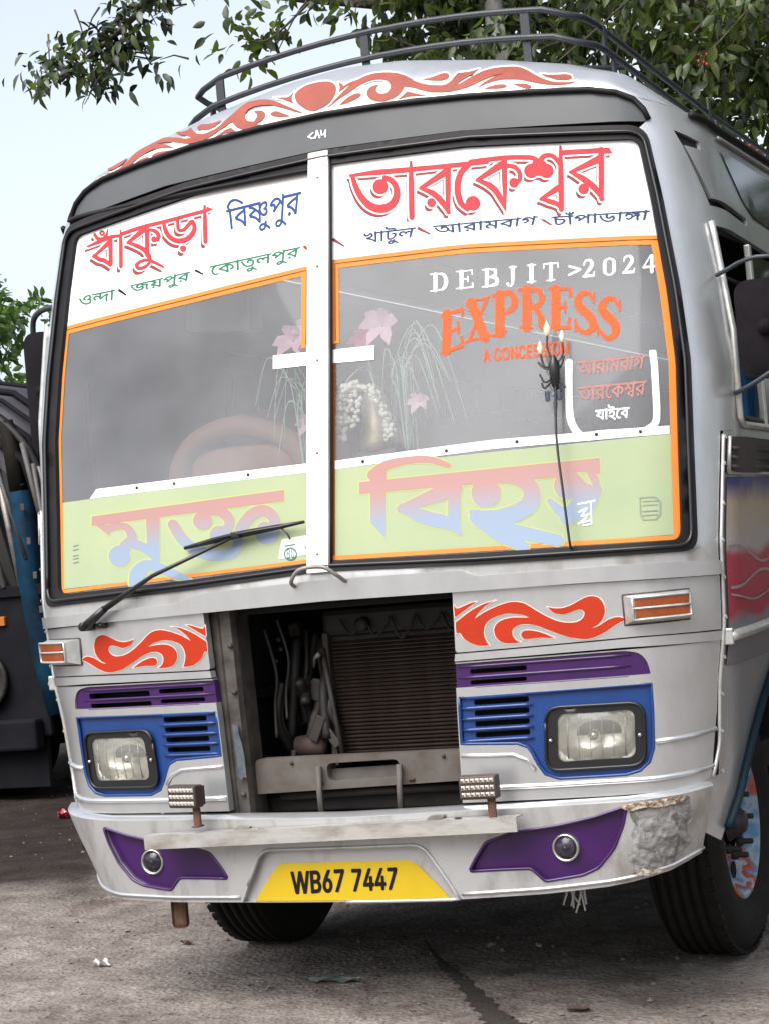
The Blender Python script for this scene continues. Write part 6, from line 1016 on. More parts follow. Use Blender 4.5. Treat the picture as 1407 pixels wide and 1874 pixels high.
# scraped, filler-patched corner of the bumper
dmg = [(.955, .604), (1.0, .609), (1.04, .616), (1.09, .615), (1.135, .620), (1.142, .585), (1.168, .560), (1.155, .515), (1.196, .475), (1.172, .450), (1.160, .412), (1.120, .398), (1.08, .402), (1.035, .394), (1.022, .425), (.988, .450), (1.004, .485), (.980, .52), (.992, .545), (.962, .57)]
def lump(s, z):
    n = math.sin(s * 61 + math.sin(z * 47) * 2) * math.sin(z * 83 + math.sin(s * 39) * 2) * .5 + math.sin(s * 170 + z * 90) * math.sin(z * 190 - s * 60) * .35
    dist = min(((s - (p[0] + (q[0] - p[0]) * t)) ** 2 + (z - (p[1] + (q[1] - p[1]) * t)) ** 2) ** .5 for p, q in zip(dmg, dmg[1:] + dmg[:1]) for t in (0, .25, .5, .75))
    k = min(1, dist / .035)
    return .0008 + k * (.003 + .0055 * n + random.uniform(-.002, .002))
FILL = mat('scraped_filler', (0.27, 0.27, 0.265), 0.75, color2=(0.12, 0.11, 0.10), scale=22, bump=0.9, bscale=38, thresh=(0.38, 0.58), distort=1.2)
sheet('filler_patch', round_poly(dmg, .02, 3), .030, FILL, bumper, chart=BUMP, grid=.009, fn=lump)
RUSTP = mat('flaking_rust', (0.17, 0.085, 0.045), 0.85, color2=(0.40, 0.36, 0.31), scale=60, bump=0.8, bscale=60, thresh=(0.45, 0.55))
sheet('rust_edge', [(.925, .608), (1.0, .614), (1.12, .622), (1.11, .604), (1.06, .594), (1.0, .597), (.96, .588), (.93, .598)], .040, RUSTP, bumper, chart=BUMP, grid=.012, fn=lambda s, z: random.uniform(-.003, .003))
sheet('rust_edge', [(1.02, .400), (1.07, .392), (1.12, .398), (1.105, .410), (1.06, .412), (1.04, .418)], .042, RUSTP, bumper, chart=BUMP, grid=.012, fn=lambda s, z: random.uniform(-.003, .003))

# ---- light bar with its two LED work lamps
bar = empty('light_bar', BUMP(0, .56, .10), 'x', 'x')
del bar['label']; del bar['category']; bar.parent = BUS; bar.matrix_parent_inverse = BUS.matrix_world.inverted()
A, B = Vector((-.672, -.105, .555)), Vector((.607, -.098, .578))
u = (B - A).normalized(); w = Vector((0, 1, 0)); nrm = Vector((-u.z, 0, u.x))
def channel(a, b, h, dpt):
    V = []
    for p in (a, b):
        for dz, dy in ((-h / 2, 0), (h / 2, 0), (h / 2, dpt), (h / 2 - .004, dpt), (h / 2 - .004, .004), (-h / 2, .004)): V.append(p + nrm * dz + w * dy)
    F = [(i, (i + 1) % 6, (i + 1) % 6 + 6, i + 6) for i in range(6)] + [(5, 4, 3, 2, 1, 0), tuple(range(6, 12))]
    return V, F
V, F = channel(A, B, .044, .055); mesh('bar_channel', V, F, mat('worn_aluminium', (0.46, 0.45, 0.43), 0.42, 0.5, color2=(0.27, 0.24, 0.21), scale=18, thresh=(.3, .55), stretch=(.4, 1, 1), bump=.1), bar, smooth=False)
for x, z in ((-.34, .585), (.33, .60)):
    box('bar_bracket', (x, -.045, z), (.05, .07, .006), STEEL, bar, Matrix.Rotation(.25, 3, 'X')); 
    V, F = lathe_geo([(-.012, .001), (-.01, .011), (0, .012)], (x + .08, -.07, z), 'z', 6); mesh('bar_bolt', V, F, GRIME, bar)
def work_lamp(x, z, yaw):
    e = empty('work_lamp', (x, -.085, z), 'x', 'x'); del e['label']; del e['category']; e.parent = BUS; e.matrix_parent_inverse = BUS.matrix_world.inverted()
    R_ = Matrix.Rotation(yaw, 3, 'Z')
    bm = bmesh.new(); add_box(bm, (x, -.085, z), (.118, .042, .072), R_, .006)
    for k in range(7): add_box(bm, Vector((x, -.085, z)) + R_ @ Vector((-.048 + k * .016, .028, 0)), (.005, .016, .06), R_, 0)
    bm_obj('lamp_housing', bm, mat('lamp_housing_brown', (0.06, 0.035, 0.03), 0.5, vary=0.3), e)
    bm = bmesh.new()
    for r in range(3):
        for c in range(7):
            p = Vector((x, -.085, z)) + R_ @ Vector((-.045 + c * .015, -.024, -.021 + r * .021))
            q = bmesh.ops.create_cone(bm, segments=4, radius1=.0105, radius2=.003, depth=.010)
            bmesh.ops.transform(bm, matrix=Matrix.Translation(p) @ R_.to_4x4() @ Matrix.Rotation(PI / 2, 4, 'X') @ Matrix.Rotation(PI / 4, 4, 'Z'), verts=q['verts'])
    bm_obj('led_lens', bm, mat('led_cells', (0.78, 0.75, 0.68), 0.2, 0.25, vary=0.15, scale=60), e)
    box('lamp_post', (x + .03, -.075, z - .065), (.026, .012, .07), RUST, e)
    box('lamp_foot', (x + .03, -.075, z - .098), (.03, .04, .006), RUST, e)
work_lamp(-.515, .698, math.radians(-12)); work_lamp(.495, .692, math.radians(4))

# ---- open engine bay: frame rail, linkage, radiator, cross member
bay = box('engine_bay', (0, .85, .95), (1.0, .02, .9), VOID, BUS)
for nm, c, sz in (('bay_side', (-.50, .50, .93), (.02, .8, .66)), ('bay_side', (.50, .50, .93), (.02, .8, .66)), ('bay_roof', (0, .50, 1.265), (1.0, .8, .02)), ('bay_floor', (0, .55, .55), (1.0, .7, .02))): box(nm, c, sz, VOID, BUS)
V = []; F = []
prof = [(-.445, .06), (-.402, .045), (-.398, .052), (-.360, .052), (-.352, .075), (-.352, .16), (-.445, .16)]
for z, k in ((.61, 0.0), (1.275, -.014)):
    for x, y in prof: V.append((x + k, y, z))
n = len(prof)
F = [(i, (i + 1) % n, (i + 1) % n + n, i + n) for i in range(n)]
fr = mesh('frame_rail', V, F, mat('bare_frame_steel', (0.11, 0.10, 0.09), 0.55, 0.4, color2=(0.045, 0.038, 0.034), scale=16, bump=0.25, bscale=30), BUS, smooth=False)
sheet('frame_paint_smear', round_poly([(-.402, .74), (-.392, .725), (-.380, .74), (-.371, .73), (-.369, .80), (-.374, .85), (-.380, .87), (-.384, .92), (-.393, .905), (-.402, .91)], .008), -.025, mat('blue_smear', (0.02, 0.05, 0.085), 0.6, color2=(.12, .11, .10), scale=26), fr)
for z in (.68, .83, 1.01, 1.16):
    V, F = lathe_geo([(-.01, .001), (-.009, .008), (0, .009)], (-.378, .05, z), 'y', 6); mesh('frame_bolt', V, F, GRIME, fr)
rad = box('radiator', (.09, .36, .945), (.50, .05, .42), mat('radiator_core', (0.022, 0.014, 0.013), 0.7, vary=0.3, scale=30), BUS)
FIN = mat('radiator_fin', (0.070, 0.052, 0.047), 0.5, 0.5, color2=(0.045, 0.03, 0.022), scale=7, thresh=(0.4, 0.6))
fin0 = None
for k in range(30):
    z = .762 + k * .0128
    if fin0 is None:
        bm = bmesh.new(); add_box(bm, (0, 0, 0), (.475, .022, .0042), Matrix.Rotation(.5, 3, 'X')); fin0 = bm_obj('fin', bm, FIN, rad)
        fin0.location = (.09, .328, z)
    else:
        f2 = fin0.copy(); COL.objects.link(f2); f2.parent = rad; f2.matrix_parent_inverse = rad.matrix_world.inverted(); f2.location = (.09, .328, z); f2.rotation_euler = (random.uniform(-.06, .06), 0, random.uniform(-.004, .004))
for x in (-.165, .345): box('radiator_post', (x, .33, .95), (.022, .05, .44), GRIME, BUS)
tube('radiator_stay', [(-.175, .30, 1.12), (-.15, .29, .95), (-.118, .27, .765)], .009, GRIME, BUS, 8)
box('radiator_tank', (.09, .36, 1.20), (.54, .09, .09), DARKMETAL, BUS, bevel=.02)
V, F = lathe_geo([(-.02, .001), (-.02, .022), (.01, .024), (.012, .001)], (-.02, .30, 1.19), 'y', 14); mesh('radiator_cap', V, F, DARKMETAL, BUS)
# steering box, levers and hoses left of the radiator
tube('steering_shaft', [(-.20, .38, 1.02), (-.235, .33, .90), (-.255, .29, .80)], [.018, .016, .013], GRIME, BUS, 10)
V, F = lathe_geo([(-.05, .001), (-.05, .035), (.05, .04), (.06, .001)], (-.25, .31, .80), 'x', 14); mesh('steering_box', V, F, mat('reddish_casting', (0.07, 0.042, 0.036), 0.7, vary=0.3, scale=20), BUS)
tube('drag_link', [(-.30, .28, .79), (-.31, .27, .75), (-.345, .24, .715), (-.20, .24, .74)], .010, GRIME, BUS, 8, smooth_path=True)
for k in range(5): tube('hanging_cable', [(-.10 + k * .09, .30, 1.21), (-.06 + k * .09, .29, 1.16 - .012 * (k % 3)), (-.01 + k * .09, .30, 1.205)], .0045, DARKMETAL, BUS, 5, smooth_path=True)
tube('water_hose', [(-.17, .42, 1.16), (-.27, .44, 1.10), (-.31, .40, .97), (-.30, .42, .86)], .026, DARKMETAL, BUS, 10, smooth_path=True)
tube('wiring', [(-.34, .22, 1.2), (-.32, .24, 1.05), (-.34, .25, .95), (-.33, .22, .84)], .006, DARKMETAL, BUS, 6, smooth_path=True)
tube('wiring', [(-.28, .2, 1.23), (-.26, .22, 1.10), (-.29, .24, .99), (-.285, .22, .90)], .005, DARKMETAL, BUS, 6, smooth_path=True)
V, F = lathe_geo([(0, .001), (0, .05), (.03, .055), (.05, .04), (.06, .001)], (-.29, .42, .92), 'y', 18); mesh('air_horn', V, F, DARKMETAL, BUS)
V, F = lathe_geo([(-.02, .03), (0, .05), (.03, .055), (.05, .04), (.06, .001)], (-.29, .40, .845), 'y', 18); mesh('air_horn', V, F, DARKMETAL, BUS)
for (a, b, sz) in (((-.20, .26, .86), .45, (.035, .006, .09)), ((-.155, .27, .83), -.6, (.03, .006, .08)), ((-.245, .30, .70), .1, (.09, .006, .14))): box('stay_plate', a, sz, GRIME, BUS, Matrix.Rotation(b, 3, 'Y'))
er = random.Random(17)
for k in range(11):
    x = er.uniform(-.36, -.17); z0 = er.uniform(.95, 1.22)
    tube('hose', [(x, er.uniform(.24, .45), z0), (x + er.uniform(-.03, .03), er.uniform(.24, .42), z0 - er.uniform(.10, .16)), (x + er.uniform(-.05, .05), er.uniform(.26, .45), z0 - er.uniform(.22, .34))], er.choice((.006, .009, .013, .018)), er.choice((DARKMETAL, GRIME, DARKMETAL)), BUS, 7, smooth_path=True)
for k in range(9):
    box('engine_bracket', (er.uniform(-.36, -.18), er.uniform(.33, .5), er.uniform(.72, 1.2)), (er.uniform(.03, .09), er.uniform(.01, .05), er.uniform(.03, .10)), er.choice((DARKMETAL, GRIME)), BUS, Matrix.Rotation(er.uniform(-.5, .5), 3, 'Y'), .006)
    V, F = lathe_geo([(-.01, .001), (-.009, .008), (0, .009)], (er.uniform(-.36, -.18), .32, er.uniform(.75, 1.2)), 'y', 6); mesh('engine_bolt', V, F, GRIME, BUS)
box('gearbox_block', (-.30, .55, .80), (.18, .2, .24), DARKMETAL, BUS, bevel=.02)
tube('lever_rod', [(-.21, .30, 1.06), (-.195, .28, 1.09), (-.17, .27, 1.105)], [.004, .006, .010], STEEL, BUS, 8)
xm = [(-.352, .784), (.372, .784), (.375, .690), (-.36, .672)]
CH = lambda s, z, d=0: Vector((s, .10 - d, z))
hole_x = round_poly([(-.098, .762), (.155, .766), (.160, .712), (-.095, .704)], .022)
BEIGE = mat('dusty_chassis_paint', (0.118, 0.108, 0.098), 0.75, 0.1, color2=(0.07, 0.056, 0.045), scale=8, bump=0.2, bscale=26)
xmo = sheet('cross_member', [round_poly(xm, .012), hole_x], 0, BEIGE, BUS, thick=.06, chart=CH, grid=.06)
sheet('cross_member_web', [(-.11, .70), (.17, .705), (.17, .745), (-.11, .74)], -.03, BEIGE, xmo, chart=CH)
for x in (-.22, .20, .31, -.12, .19):
    for z in ((.768,) if x in (-.22, .31) else (.70,)):
        V, F = lathe_geo([(-.008, .001), (-.007, .006), (0, .007)], (x, .10, z), 'y', 6); mesh('cross_member_bolt', V, F, GRIME, xmo)
tube('tow_bracket', [(-.118, .085, .755), (-.115, .07, .68), (-.108, .06, .60)], .011, BEIGE, BUS, 4); tube('tow_bracket', [(.163, .085, .75), (.164, .07, .68), (.166, .06, .60)], .011, BEIGE, BUS, 4)
box('lower_cross_bar', (0, .22, .625), (.86, .05, .05), DARKMETAL, BUS)
tube('tie_rod', [(-.30, .16, .655), (.36, .16, .665)], .013, GRIME, BUS, 8)
box('towing_hook', (-.685, .10, .29), (.055, .012, .10), RUST, BUS, bevel=.015); box('towing_hook_arm', (-.685, .16, .33), (.05, .12, .02), GRIME, BUS)
box('bumper_shade_board', (0, .30, .46), (1.7, .03, .20), VOID, BUS)  # dark board standing for the shade behind the bumper's lower edge

# ---- flanks
arch = [(3.02, .45), (2.93, .62), (2.75, .84), (2.5, .98), (2.2, 1.03), (1.98, 1.0), (1.776, .916), (1.6, .80), (1.44, .664), (1.36, .58), (1.290, .495)]
for sg in (1, -1):
    T = (lambda L: L) if sg > 0 else (lambda L: [(-a, b) for a, b in L])
    side = sheet('side_panel', T([(1.256, .66), (1.266, 1.10), (1.264, 1.69), (9.6, 1.69), (9.6, .45)] + arch + [(1.270, .46), (1.19, .50), (1.185, .645)]), -.001, SILVER, BUS, grid=.16, step=.06)
    sheet('side_paintwork', T([(1.285, .98), (1.285, 1.548), (9.4, 1.548), (9.4, .98)] + [(2.4, 1.05), (2.2, 1.06), (1.98, 1.03), (1.9, .985)]), .0012, SIDE_PAINT, side, grid=.2, step=.08)
    for z0, amp, w_ in ((1.235, .022, .010), (1.185, .016, .007), (1.31, .03, .008)):
        up_ = [(s, z0 + amp * math.sin(s * 9 + z0 * 40) * math.exp(-((s - 1.5) / .9) ** 2) + w_ / 2) for s in np.linspace(1.30, 2.9, 60)]
        sheet('painted_wave', T(up_ + [(s, z - w_) for s, z in up_[::-1]]), .0022, mat('pale_wave_paint', (0.33, 0.25, 0.25), 0.45, vary=.35, scale=14), side)
    tube('side_moulding', [BODY(sg * s, z, .016) for s, z in ((1.272, 1.068), (1.30, 1.072), (1.5, 1.078), (1.73, 1.086), (3, 1.088), (9.4, 1.088))], .017, BEAD, side, 8)
    box('moulding_cap', BODY(sg * 1.272, 1.07, .012), (.03, .02, .05), BEAD, side)
    tube('wheel_arch_lip', [BODY(sg * s, z, .006) for s, z in catmull([(a, b, 0) for a, b in arch], 4) and [(p.x, p.y) for p in catmull([(a, b, 0) for a, b in arch], 4)]], .026, TEAL, BUS, 6, flat=.5)
    # louvred box under the first window
    vb = sheet('louvre_box', round_poly(T([(1.275, 1.562), (2.2, 1.552), (2.2, 1.662), (1.275, 1.670)]), .006), .012, GRIME, BUS, thick=.03, grid=.1)
    for z in (1.578, 1.606, 1.634): tube('slat', [BODY(sg * 1.29, z, .016), BODY(sg * 1.7, z - .002, .016), BODY(sg * 2.19, z - .006, .016)], .007, GRIME, vb, 6)
    tube('louvre_box_rim', [BODY(sg * a, z, .014) for a, z in ((1.277, 1.670), (1.277, 1.562), (1.7, 1.556), (2.2, 1.551))], .006, BEAD, vb, 6)
    # first side window: frame strip, glass, sill
    wf = tube('window_channel', [BODY(sg * s, z, .010) for s, z in ((1.256, 2.345), (1.262, 2.30), (1.30, 2.0), (1.338, 1.73), (1.36, 1.707), (1.7, 1.704), (2.36, 1.702))], .011, BEAD, BUS, 6)
    tube('window_channel_inner', [BODY(sg * s, z, -.008) for s, z in ((1.285, 2.31), (1.33, 2.0), (1.37, 1.76), (1.40, 1.73), (1.7, 1.724), (2.34, 1.722))], .010, GRIME, wf, 6)
    sheet('side_pane', T([(1.64, 1.712), (2.35, 1.71), (2.35, 2.285), (1.62, 2.295)]), -.02, SIDE_GLASS, wf, grid=.2)
    box('window_post', BODY(sg * 1.63, 2.0, -.015), (.02, .03, .60), BEAD, wf)
    # further side windows
    for k in range(8):
        a = 2.56 + k * .86
        sheet('window_surround', [T([(a - .05, 1.70), (a + .81, 1.70), (a + .81, 2.66), (a - .05, 2.66)]), round_poly(T([(a, 1.73), (a + .76, 1.73), (a + .76, 2.33), (a, 2.33)]), .05)], 0, SILVER, BUS, thick=.02, grid=.16)
        sp = sheet('side_pane', round_poly(T([(a, 1.73), (a + .76, 1.73), (a + .76, 2.33), (a, 2.33)]), .05), -.015, SIDE_GLASS, BUS, grid=.2)
        tube('pane_bar', [BODY(sg * (a + .38), 1.73, -.008), BODY(sg * (a + .38), 2.33, -.008)], .009, BEAD, sp, 6)
        if k == 7: sheet('corner_strip', T([(a + .81, 1.70), (9.6, 1.70), (9.6, 2.66), (a + .81, 2.66)]), 0, SILVER, BUS, grid=.3)
    if sg < 0: sheet('added_light_block', T([(1.26, 1.66), (2.45, 1.66), (2.45, 2.36), (1.24, 2.36)]), -.06, LINING, BUS, grid=.2)  # added sheet that shuts out the bright window, no blind known there
    # cab lining
    lin = T([(1.45, 1.0), (9.5, 1.0), (9.5, 1.70), (1.45, 1.70)]); sheet('cab_lining', lin, -.05, LINING, BUS, grid=.3)
    for k in range(9):
        a = 2.44 + k * .86; sheet('cab_lining_post', T([(a - .03, 1.70), (a + .14, 1.70), (a + .14, 2.66), (a - .03, 2.66)]), -.05, LINING, BUS, grid=.2)
    sheet('cab_lining_top', T([(1.42, 2.33), (9.5, 2.33), (9.5, 2.66), (1.42, 2.66)]), -.05, LINING, BUS, grid=.3)
# bus interior seen through the glass
box('cab_floor', (0, 5, .98), (2.3, 8.4, .04), LINING, BUS); box('cab_back_wall', (0, 9.0, 1.9), (2.3, .05, 1.9), LINING, BUS)
box('rear_body', (0, 9.06, 1.7), (2.45, .04, 2.4), SILVER, BUS)
V = []; F = []
for y in (.75, 8.95):
    for x in np.linspace(-1.1, 1.1, 15): V.append((x, y, zroof(x) - .09))
for i in range(14): F.append((i, i + 1, i + 16, i + 15))
mesh('cab_ceiling', V, F, CEIL, BUS)
box('dashboard', (0, .46, 1.34), (2.0, .5, .10), mat('dashboard_grey', (0.16, 0.15, 0.145), 0.6, vary=0.2), BUS, bevel=.03)
box('firewall', (0, .72, 1.15), (2.2, .03, .4), VOID, BUS)
box('reflected_patch_box', (-.585, .60, 2.345), (.26, .10, .19), mat('reflected_patch_tone', (0.85, 0.85, 0.84), 0.6, vary=0.1), BUS, Matrix.Rotation(.12, 3, 'Y'), bevel=.012)  # pale box stands in for a patch reflected in the glass
def seat(x, y, m, w=.46):
    e = empty('seat', (x, y, 1.0), 'x', 'x'); del e['label']; del e['category']; e.parent = BUS; e.matrix_parent_inverse = BUS.matrix_world.inverted()
    box('seat_cushion', (x, y, 1.40), (w, .42, .12), m, e, bevel=.04); box('seat_back', (x, y + .24, 1.72), (w, .10, .58), m, e, Matrix.Rotation(-.12, 3, 'X'), bevel=.045)
    box('seat_leg', (x, y, 1.17), (w * .7, .3, .34), GRIME, e)
DS = mat('driver_seat_tan', (0.34, 0.17, 0.11), 0.7, vary=0.25, scale=8)
seat(-.62, .86, DS, .52)
P = [(-.86, .66, 1.62), (-.865, .66, 1.76), (-.80, .66, 1.865), (-.66, .66, 1.915), (-.52, .66, 1.90), (-.39, .66, 1.83), (-.335, .66, 1.72)]
tube('seat_top_roll', P, [.04] * 37, DS, BUS, 10, smooth_path=True)
box('seat_top_pad', (-.60, .69, 1.74), (.46, .06, .22), DS, BUS, bevel=.028)
for k in range(4):
    for x in (-.85, -.45, .45, .85): seat(x, 2.3 + k * .86, SEAT, .40)
V, F = lathe_geo([(-.016, .20), (0, .216), (.016, .20), (0, .186)], (0, 0, 0), 'z', 36, closed=True)
Rm = Matrix.Translation((-.72, .66, 1.58)) @ Matrix.Rotation(-.9, 4, 'X'); st = mesh('steering_wheel', [Rm @ Vector(v) for v in V], F, BLACK_G, BUS)
for a in (.5, 2.6, 4.7): tube('wheel_spoke', [Rm @ Vector((0, 0, -.02)), Rm @ Vector((.2 * math.cos(a), .2 * math.sin(a), 0))], .010, BLACK_G, st, 6)
tube('steering_column', [Rm @ Vector((0, 0, -.02)), (-.72, .60, 1.2)], .025, BLACK_G, st, 8)
for x in (-.4, .4): tube('grab_rail', [(x, 1.2, 2.62), (x, 8.6, 2.62)], .014, BEAD, BUS, 8)
box('blue_cab_panel', (1.08, 1.42, 1.86), (.04, .40, .50), mat('blue_panel', (0.03, 0.24, 0.60), 0.5, vary=.2), BUS)

# ---- wheels
def wheel(x, y, z, sg):
    e = empty('wheel', (x, y, z), 'x', 'x'); del e['label']; del e['category']; e.parent = BUS; e.matrix_parent_inverse = BUS.matrix_world.inverted()
    R_, w_ = .445, .205
    tr = [(0, .245), (.006, .27), (.022, .30), (.028, .36), (.020, .405), (.0, .432), (-.012, .444)]
    for k in range(5):
        a = -.012 - k * .036; tr += [(a - .006, .446), (a - .024, .447), (a - .026, .434), (a - .036, .434)]
    tr += [(-.194, .444), (-.206, .430), (-.224, .40), (-.230, .35), (-.222, .30), (-.205, .25)]
    V, F = lathe_geo([(sg * a, r) for a, r in tr], (x, y, z), 'x', 72); ty = mesh('tyre', V, F, TYRE, e)
    ty.data.polygons.foreach_set('use_smooth', [True] * len(ty.data.polygons))
    # shoulder lugs
    bm = bmesh.new()
    for k in range(60):
        t = 2 * PI * k / 60
        add_box(bm, (x - sg * .008, y + .440 * math.cos(t), z + .440 * math.sin(t)), (.030, .030, .012), Matrix.Rotation(t - PI / 2, 3, 'X') if True else None)
    bm_obj('tread_lugs', bm, TYRE, e)
    rm = ramp_mat('painted_rim', 0, [(0.0, (0.05, 0.22, 0.42)), (0.30, (0.36, 0.42, 0.46)), (0.42, (0.05, 0.20, 0.42)), (0.52, (0.52, 0.10, 0.03)), (0.64, (0.30, 0.05, 0.06)), (0.75, (0.42, 0.45, 0.48)), (1.0, (0.03, 0.16, 0.36))], rough=.4, noise=3.2, nscale=6.5, scale=.0, offset=-1.1)
    rp = [(.004, .262), (.008, .250), (-.004, .240), (-.030, .226), (-.062, .205), (-.058, .165), (-.040, .125), (-.036, .10)]
    V, F = lathe_geo([(sg * a, r) for a, r in rp], (x, y, z), 'x', 48); mesh('rim', V, F, rm, e)
    for k in range(8):
        t = 2 * PI * (k + .3) / 8; c = (x - sg * .054, y + .178 * math.cos(t), z + .178 * math.sin(t))
        V, F = lathe_geo([(sg * .008, .030), (sg * .004, .028), (-sg * .004, .001)], c, 'x', 14); mesh('hand_hole', V, F, VOID, e)
        t = 2 * PI * k / 8; c = (x - sg * .036, y + .115 * math.cos(t), z + .115 * math.sin(t))
        V, F = lathe_geo([(0, .018), (sg * .020, .018), (sg * .022, .011), (sg * .055, .010), (sg * .058, .001)], c, 'x', 6); mesh('wheel_nut', V, F, DARKMETAL, e)
    hp = [(-.036, .068), (-.02, .056), (.004, .050), (.010, .040), (.020, .036), (.024, .026), (.026, .001)]
    V, F = lathe_geo([(sg * a, r) for a, r in hp], (x, y, z), 'x', 28); mesh('hub', V, F, mat('painted_hub', (0.06, 0.022, 0.025), 0.5, color2=(0.015, 0.02, 0.04), scale=20), e)
    V, F = lathe_geo([(-sg * .06, .245), (-sg * .20, .245), (-sg * .21, .03), (-sg * .20, .001)], (x, y, z), 'x', 36); mesh('brake_drum', V, F, VOID, e)
    return e
wheel(.955, 1.12, float(gz(.86, 1.12)) + .444, 1); wheel(-.955, 1.12, float(gz(-.86, 1.12)) + .444, -1)
wheel(.955, 6.4, float(gz(.86, 6.4)) + .444, 1); wheel(-.955, 6.4, float(gz(-.86, 6.4)) + .444, -1)
tube('front_axle', [(-.8, 1.12, .42), (-.5, 1.12, .34), (.5, 1.12, .32), (.8, 1.12, .37)], .05, DARKMETAL, BUS, 8)
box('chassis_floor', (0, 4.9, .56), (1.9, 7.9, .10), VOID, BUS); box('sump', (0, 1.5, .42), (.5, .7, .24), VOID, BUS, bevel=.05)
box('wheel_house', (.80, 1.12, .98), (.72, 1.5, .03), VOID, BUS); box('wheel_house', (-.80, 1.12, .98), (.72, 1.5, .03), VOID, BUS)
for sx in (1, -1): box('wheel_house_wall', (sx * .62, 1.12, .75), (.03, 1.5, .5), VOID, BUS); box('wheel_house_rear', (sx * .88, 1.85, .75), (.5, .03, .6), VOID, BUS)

# ---- wiper
wp = empty('wiper', (-.93, .10, 1.26), 'x', 'x'); del wp['label']; del wp['category']; wp.parent = BUS; wp.matrix_parent_inverse = BUS.matrix_world.inverted()
P0 = BODY(-.895, 1.262, .045); P1 = BODY(-.80, 1.315, .05); P2 = BODY(-.60, 1.41, .045); P3 = BODY(-.295, 1.512, .028)
tube('wiper_arm', [P0, P1], [.017, .013], BLACK_G, wp, 8); tube('wiper_arm_rod', [P1, P2, P3], [.011, .007, .005], BLACK_G, wp, 8)
V, F = lathe_geo([(-.03, .001), (-.03, .015), (.03, .017), (.035, .001)], BODY(-.90, 1.262, .03), 'y', 14); mesh('wiper_pivot', V, F, BLACK_G, wp)
V, F = lathe_geo([(-.022, .001), (-.02, .010), (.02, .012)], BODY(-.84, 1.262, .02), 'y', 12); mesh('washer_jet', V, F, BLACK_G, wp)
tube('wiper_blade', [BODY(-.50, 1.490, .006), BODY(-.39, 1.505, .008), BODY(-.28, 1.517, .009), BODY(-.16, 1.527, .010), BODY(-.05, 1.535, .030)], [.006, .010, .012, .009, .005], BLACK_G, wp, 6)
tube('blade_bow', [BODY(-.44, 1.497, .012), BODY(-.36, 1.510, .030), BODY(-.28, 1.518, .034), BODY(-.2, 1.524, .028), BODY(-.12, 1.529, .014)], .006, BLACK_G, wp, 6, smooth_path=True)
box('blade_clip', BODY(-.293, 1.516, .024), (.03, .03, .022), BLACK_G, wp)
tube('washer_hose', [BODY(-.145, 1.528, .012), BODY(-.118, 1.505, .015), BODY(-.108, 1.485, .012)], .003, BLACK_G, wp, 6, smooth_path=True)

# ---- roof rack
rk = empty('roof_rack', (0, 3, 3.1), 'x', 'x'); del rk['label']; del rk['category']; rk.parent = BUS; rk.matrix_parent_inverse = BUS.matrix_world.inverted()
def hoop(zf, zb, hw_, yf, r, arch_):
    P = [(-hw_, 8.6, zb), (-hw_, 2.5, zb + .01), (-hw_, yf + .14, zf - .005), (-hw_ + .012, yf + .05, zf), (-hw_ + .06, yf + .008, zf + .01)]
    for x in np.linspace(-hw_ + .14, hw_ - .14, 13): P.append((x, yf, zf + .016 + arch_ * (1 - (x / hw_) ** 2)))
    P += [(hw_ - .06, yf + .008, zf + .01), (hw_ - .012, yf + .05, zf), (hw_, yf + .14, zf - .005), (hw_, 2.5, zb + .01), (hw_, 8.6, zb)]
    return P
tube('rack_rail', hoop(3.170, 3.10, .765, .80, .016, .075), .0118, RACK, rk, 8); tube('rack_rail', hoop(3.066, 3.00, .80, .79, .016, .085), .0118, RACK, rk, 8)
for x in (-.63, -.04, .56):
    zt = 3.186 + .075 * (1 - (x / .765) ** 2); zb = 3.082 + .085 * (1 - (x / .8) ** 2)
    box('rack_post', (x, .80, (zt + zb) / 2), (.034, .010, zt - zb), RACK, rk, bevel=.002)
    if zb > zroof(x) + .02: box('rack_foot', (x, .80, (zb + zroof(x)) / 2), (.03, .010, zb - zroof(x)), RACK, rk, bevel=.002)
for sx in (-1, 1):
    for y in (1.0, 2.4, 4.0, 5.6, 7.2): box('rack_post', (sx * .775, y, 3.10), (.010, .034, .14), RACK, rk, bevel=.002); box('rack_foot', (sx * .80, y, 2.99), (.012, .03, .16), RACK, rk, bevel=.002)
for y in np.arange(1.2, 8.6, .5): tube('rack_slat', [(-.78, y, 3.06), (-.4, y, 3.13), (0, y, 3.15), (.4, y, 3.13), (.78, y, 3.06)], .009, RACK, rk, 6)

# ---- mirrors
MSH = mat('mirror_shell_plastic', (0.012, 0.010, 0.013), 0.85, vary=0.3, scale=16, bump=.1, spec=0.1)
def mirror(sg, c, w_, h_, arms):
    e = empty('mirror', c, 'x', 'x'); del e['label']; del e['category']; e.parent = BUS; e.matrix_parent_inverse = BUS.matrix_world.inverted()
    CH2 = lambda s, z, d=0: Vector((c[0] + s, c[1] - d, c[2] + z))
    sheet('mirror_shell', round_poly([(-w_, -h_), (w_, -h_), (w_, h_), (-w_, h_)], .05, 6), 0, MSH, e, thick=.05, chart=CH2, grid=.03, fn=lambda s, z: .022 * max(0, 1 - (abs(s / w_) ** 3 + abs(z / h_) ** 4)))
    sheet('mirror_glass', round_poly([(-w_ * .92, -h_ * .95), (w_ * .92, -h_ * .95), (w_ * .92, h_ * .95), (-w_ * .92, h_ * .95)], .05, 6), -.048, CHROME, e, chart=CH2)
    V, F = lathe_geo([(-.035, .001), (-.032, .02), (0, .03)], (c[0] + .02, c[1] - .01, c[2]), 'y', 14); mesh('mirror_knob', V, F, MSH, e)
    for P, r in arms: tube('mirror_arm', P, r, mat('mirror_arm_paint', (0.03, 0.04, 0.05), 0.4, vary=0.3), e, 8, smooth_path=True)
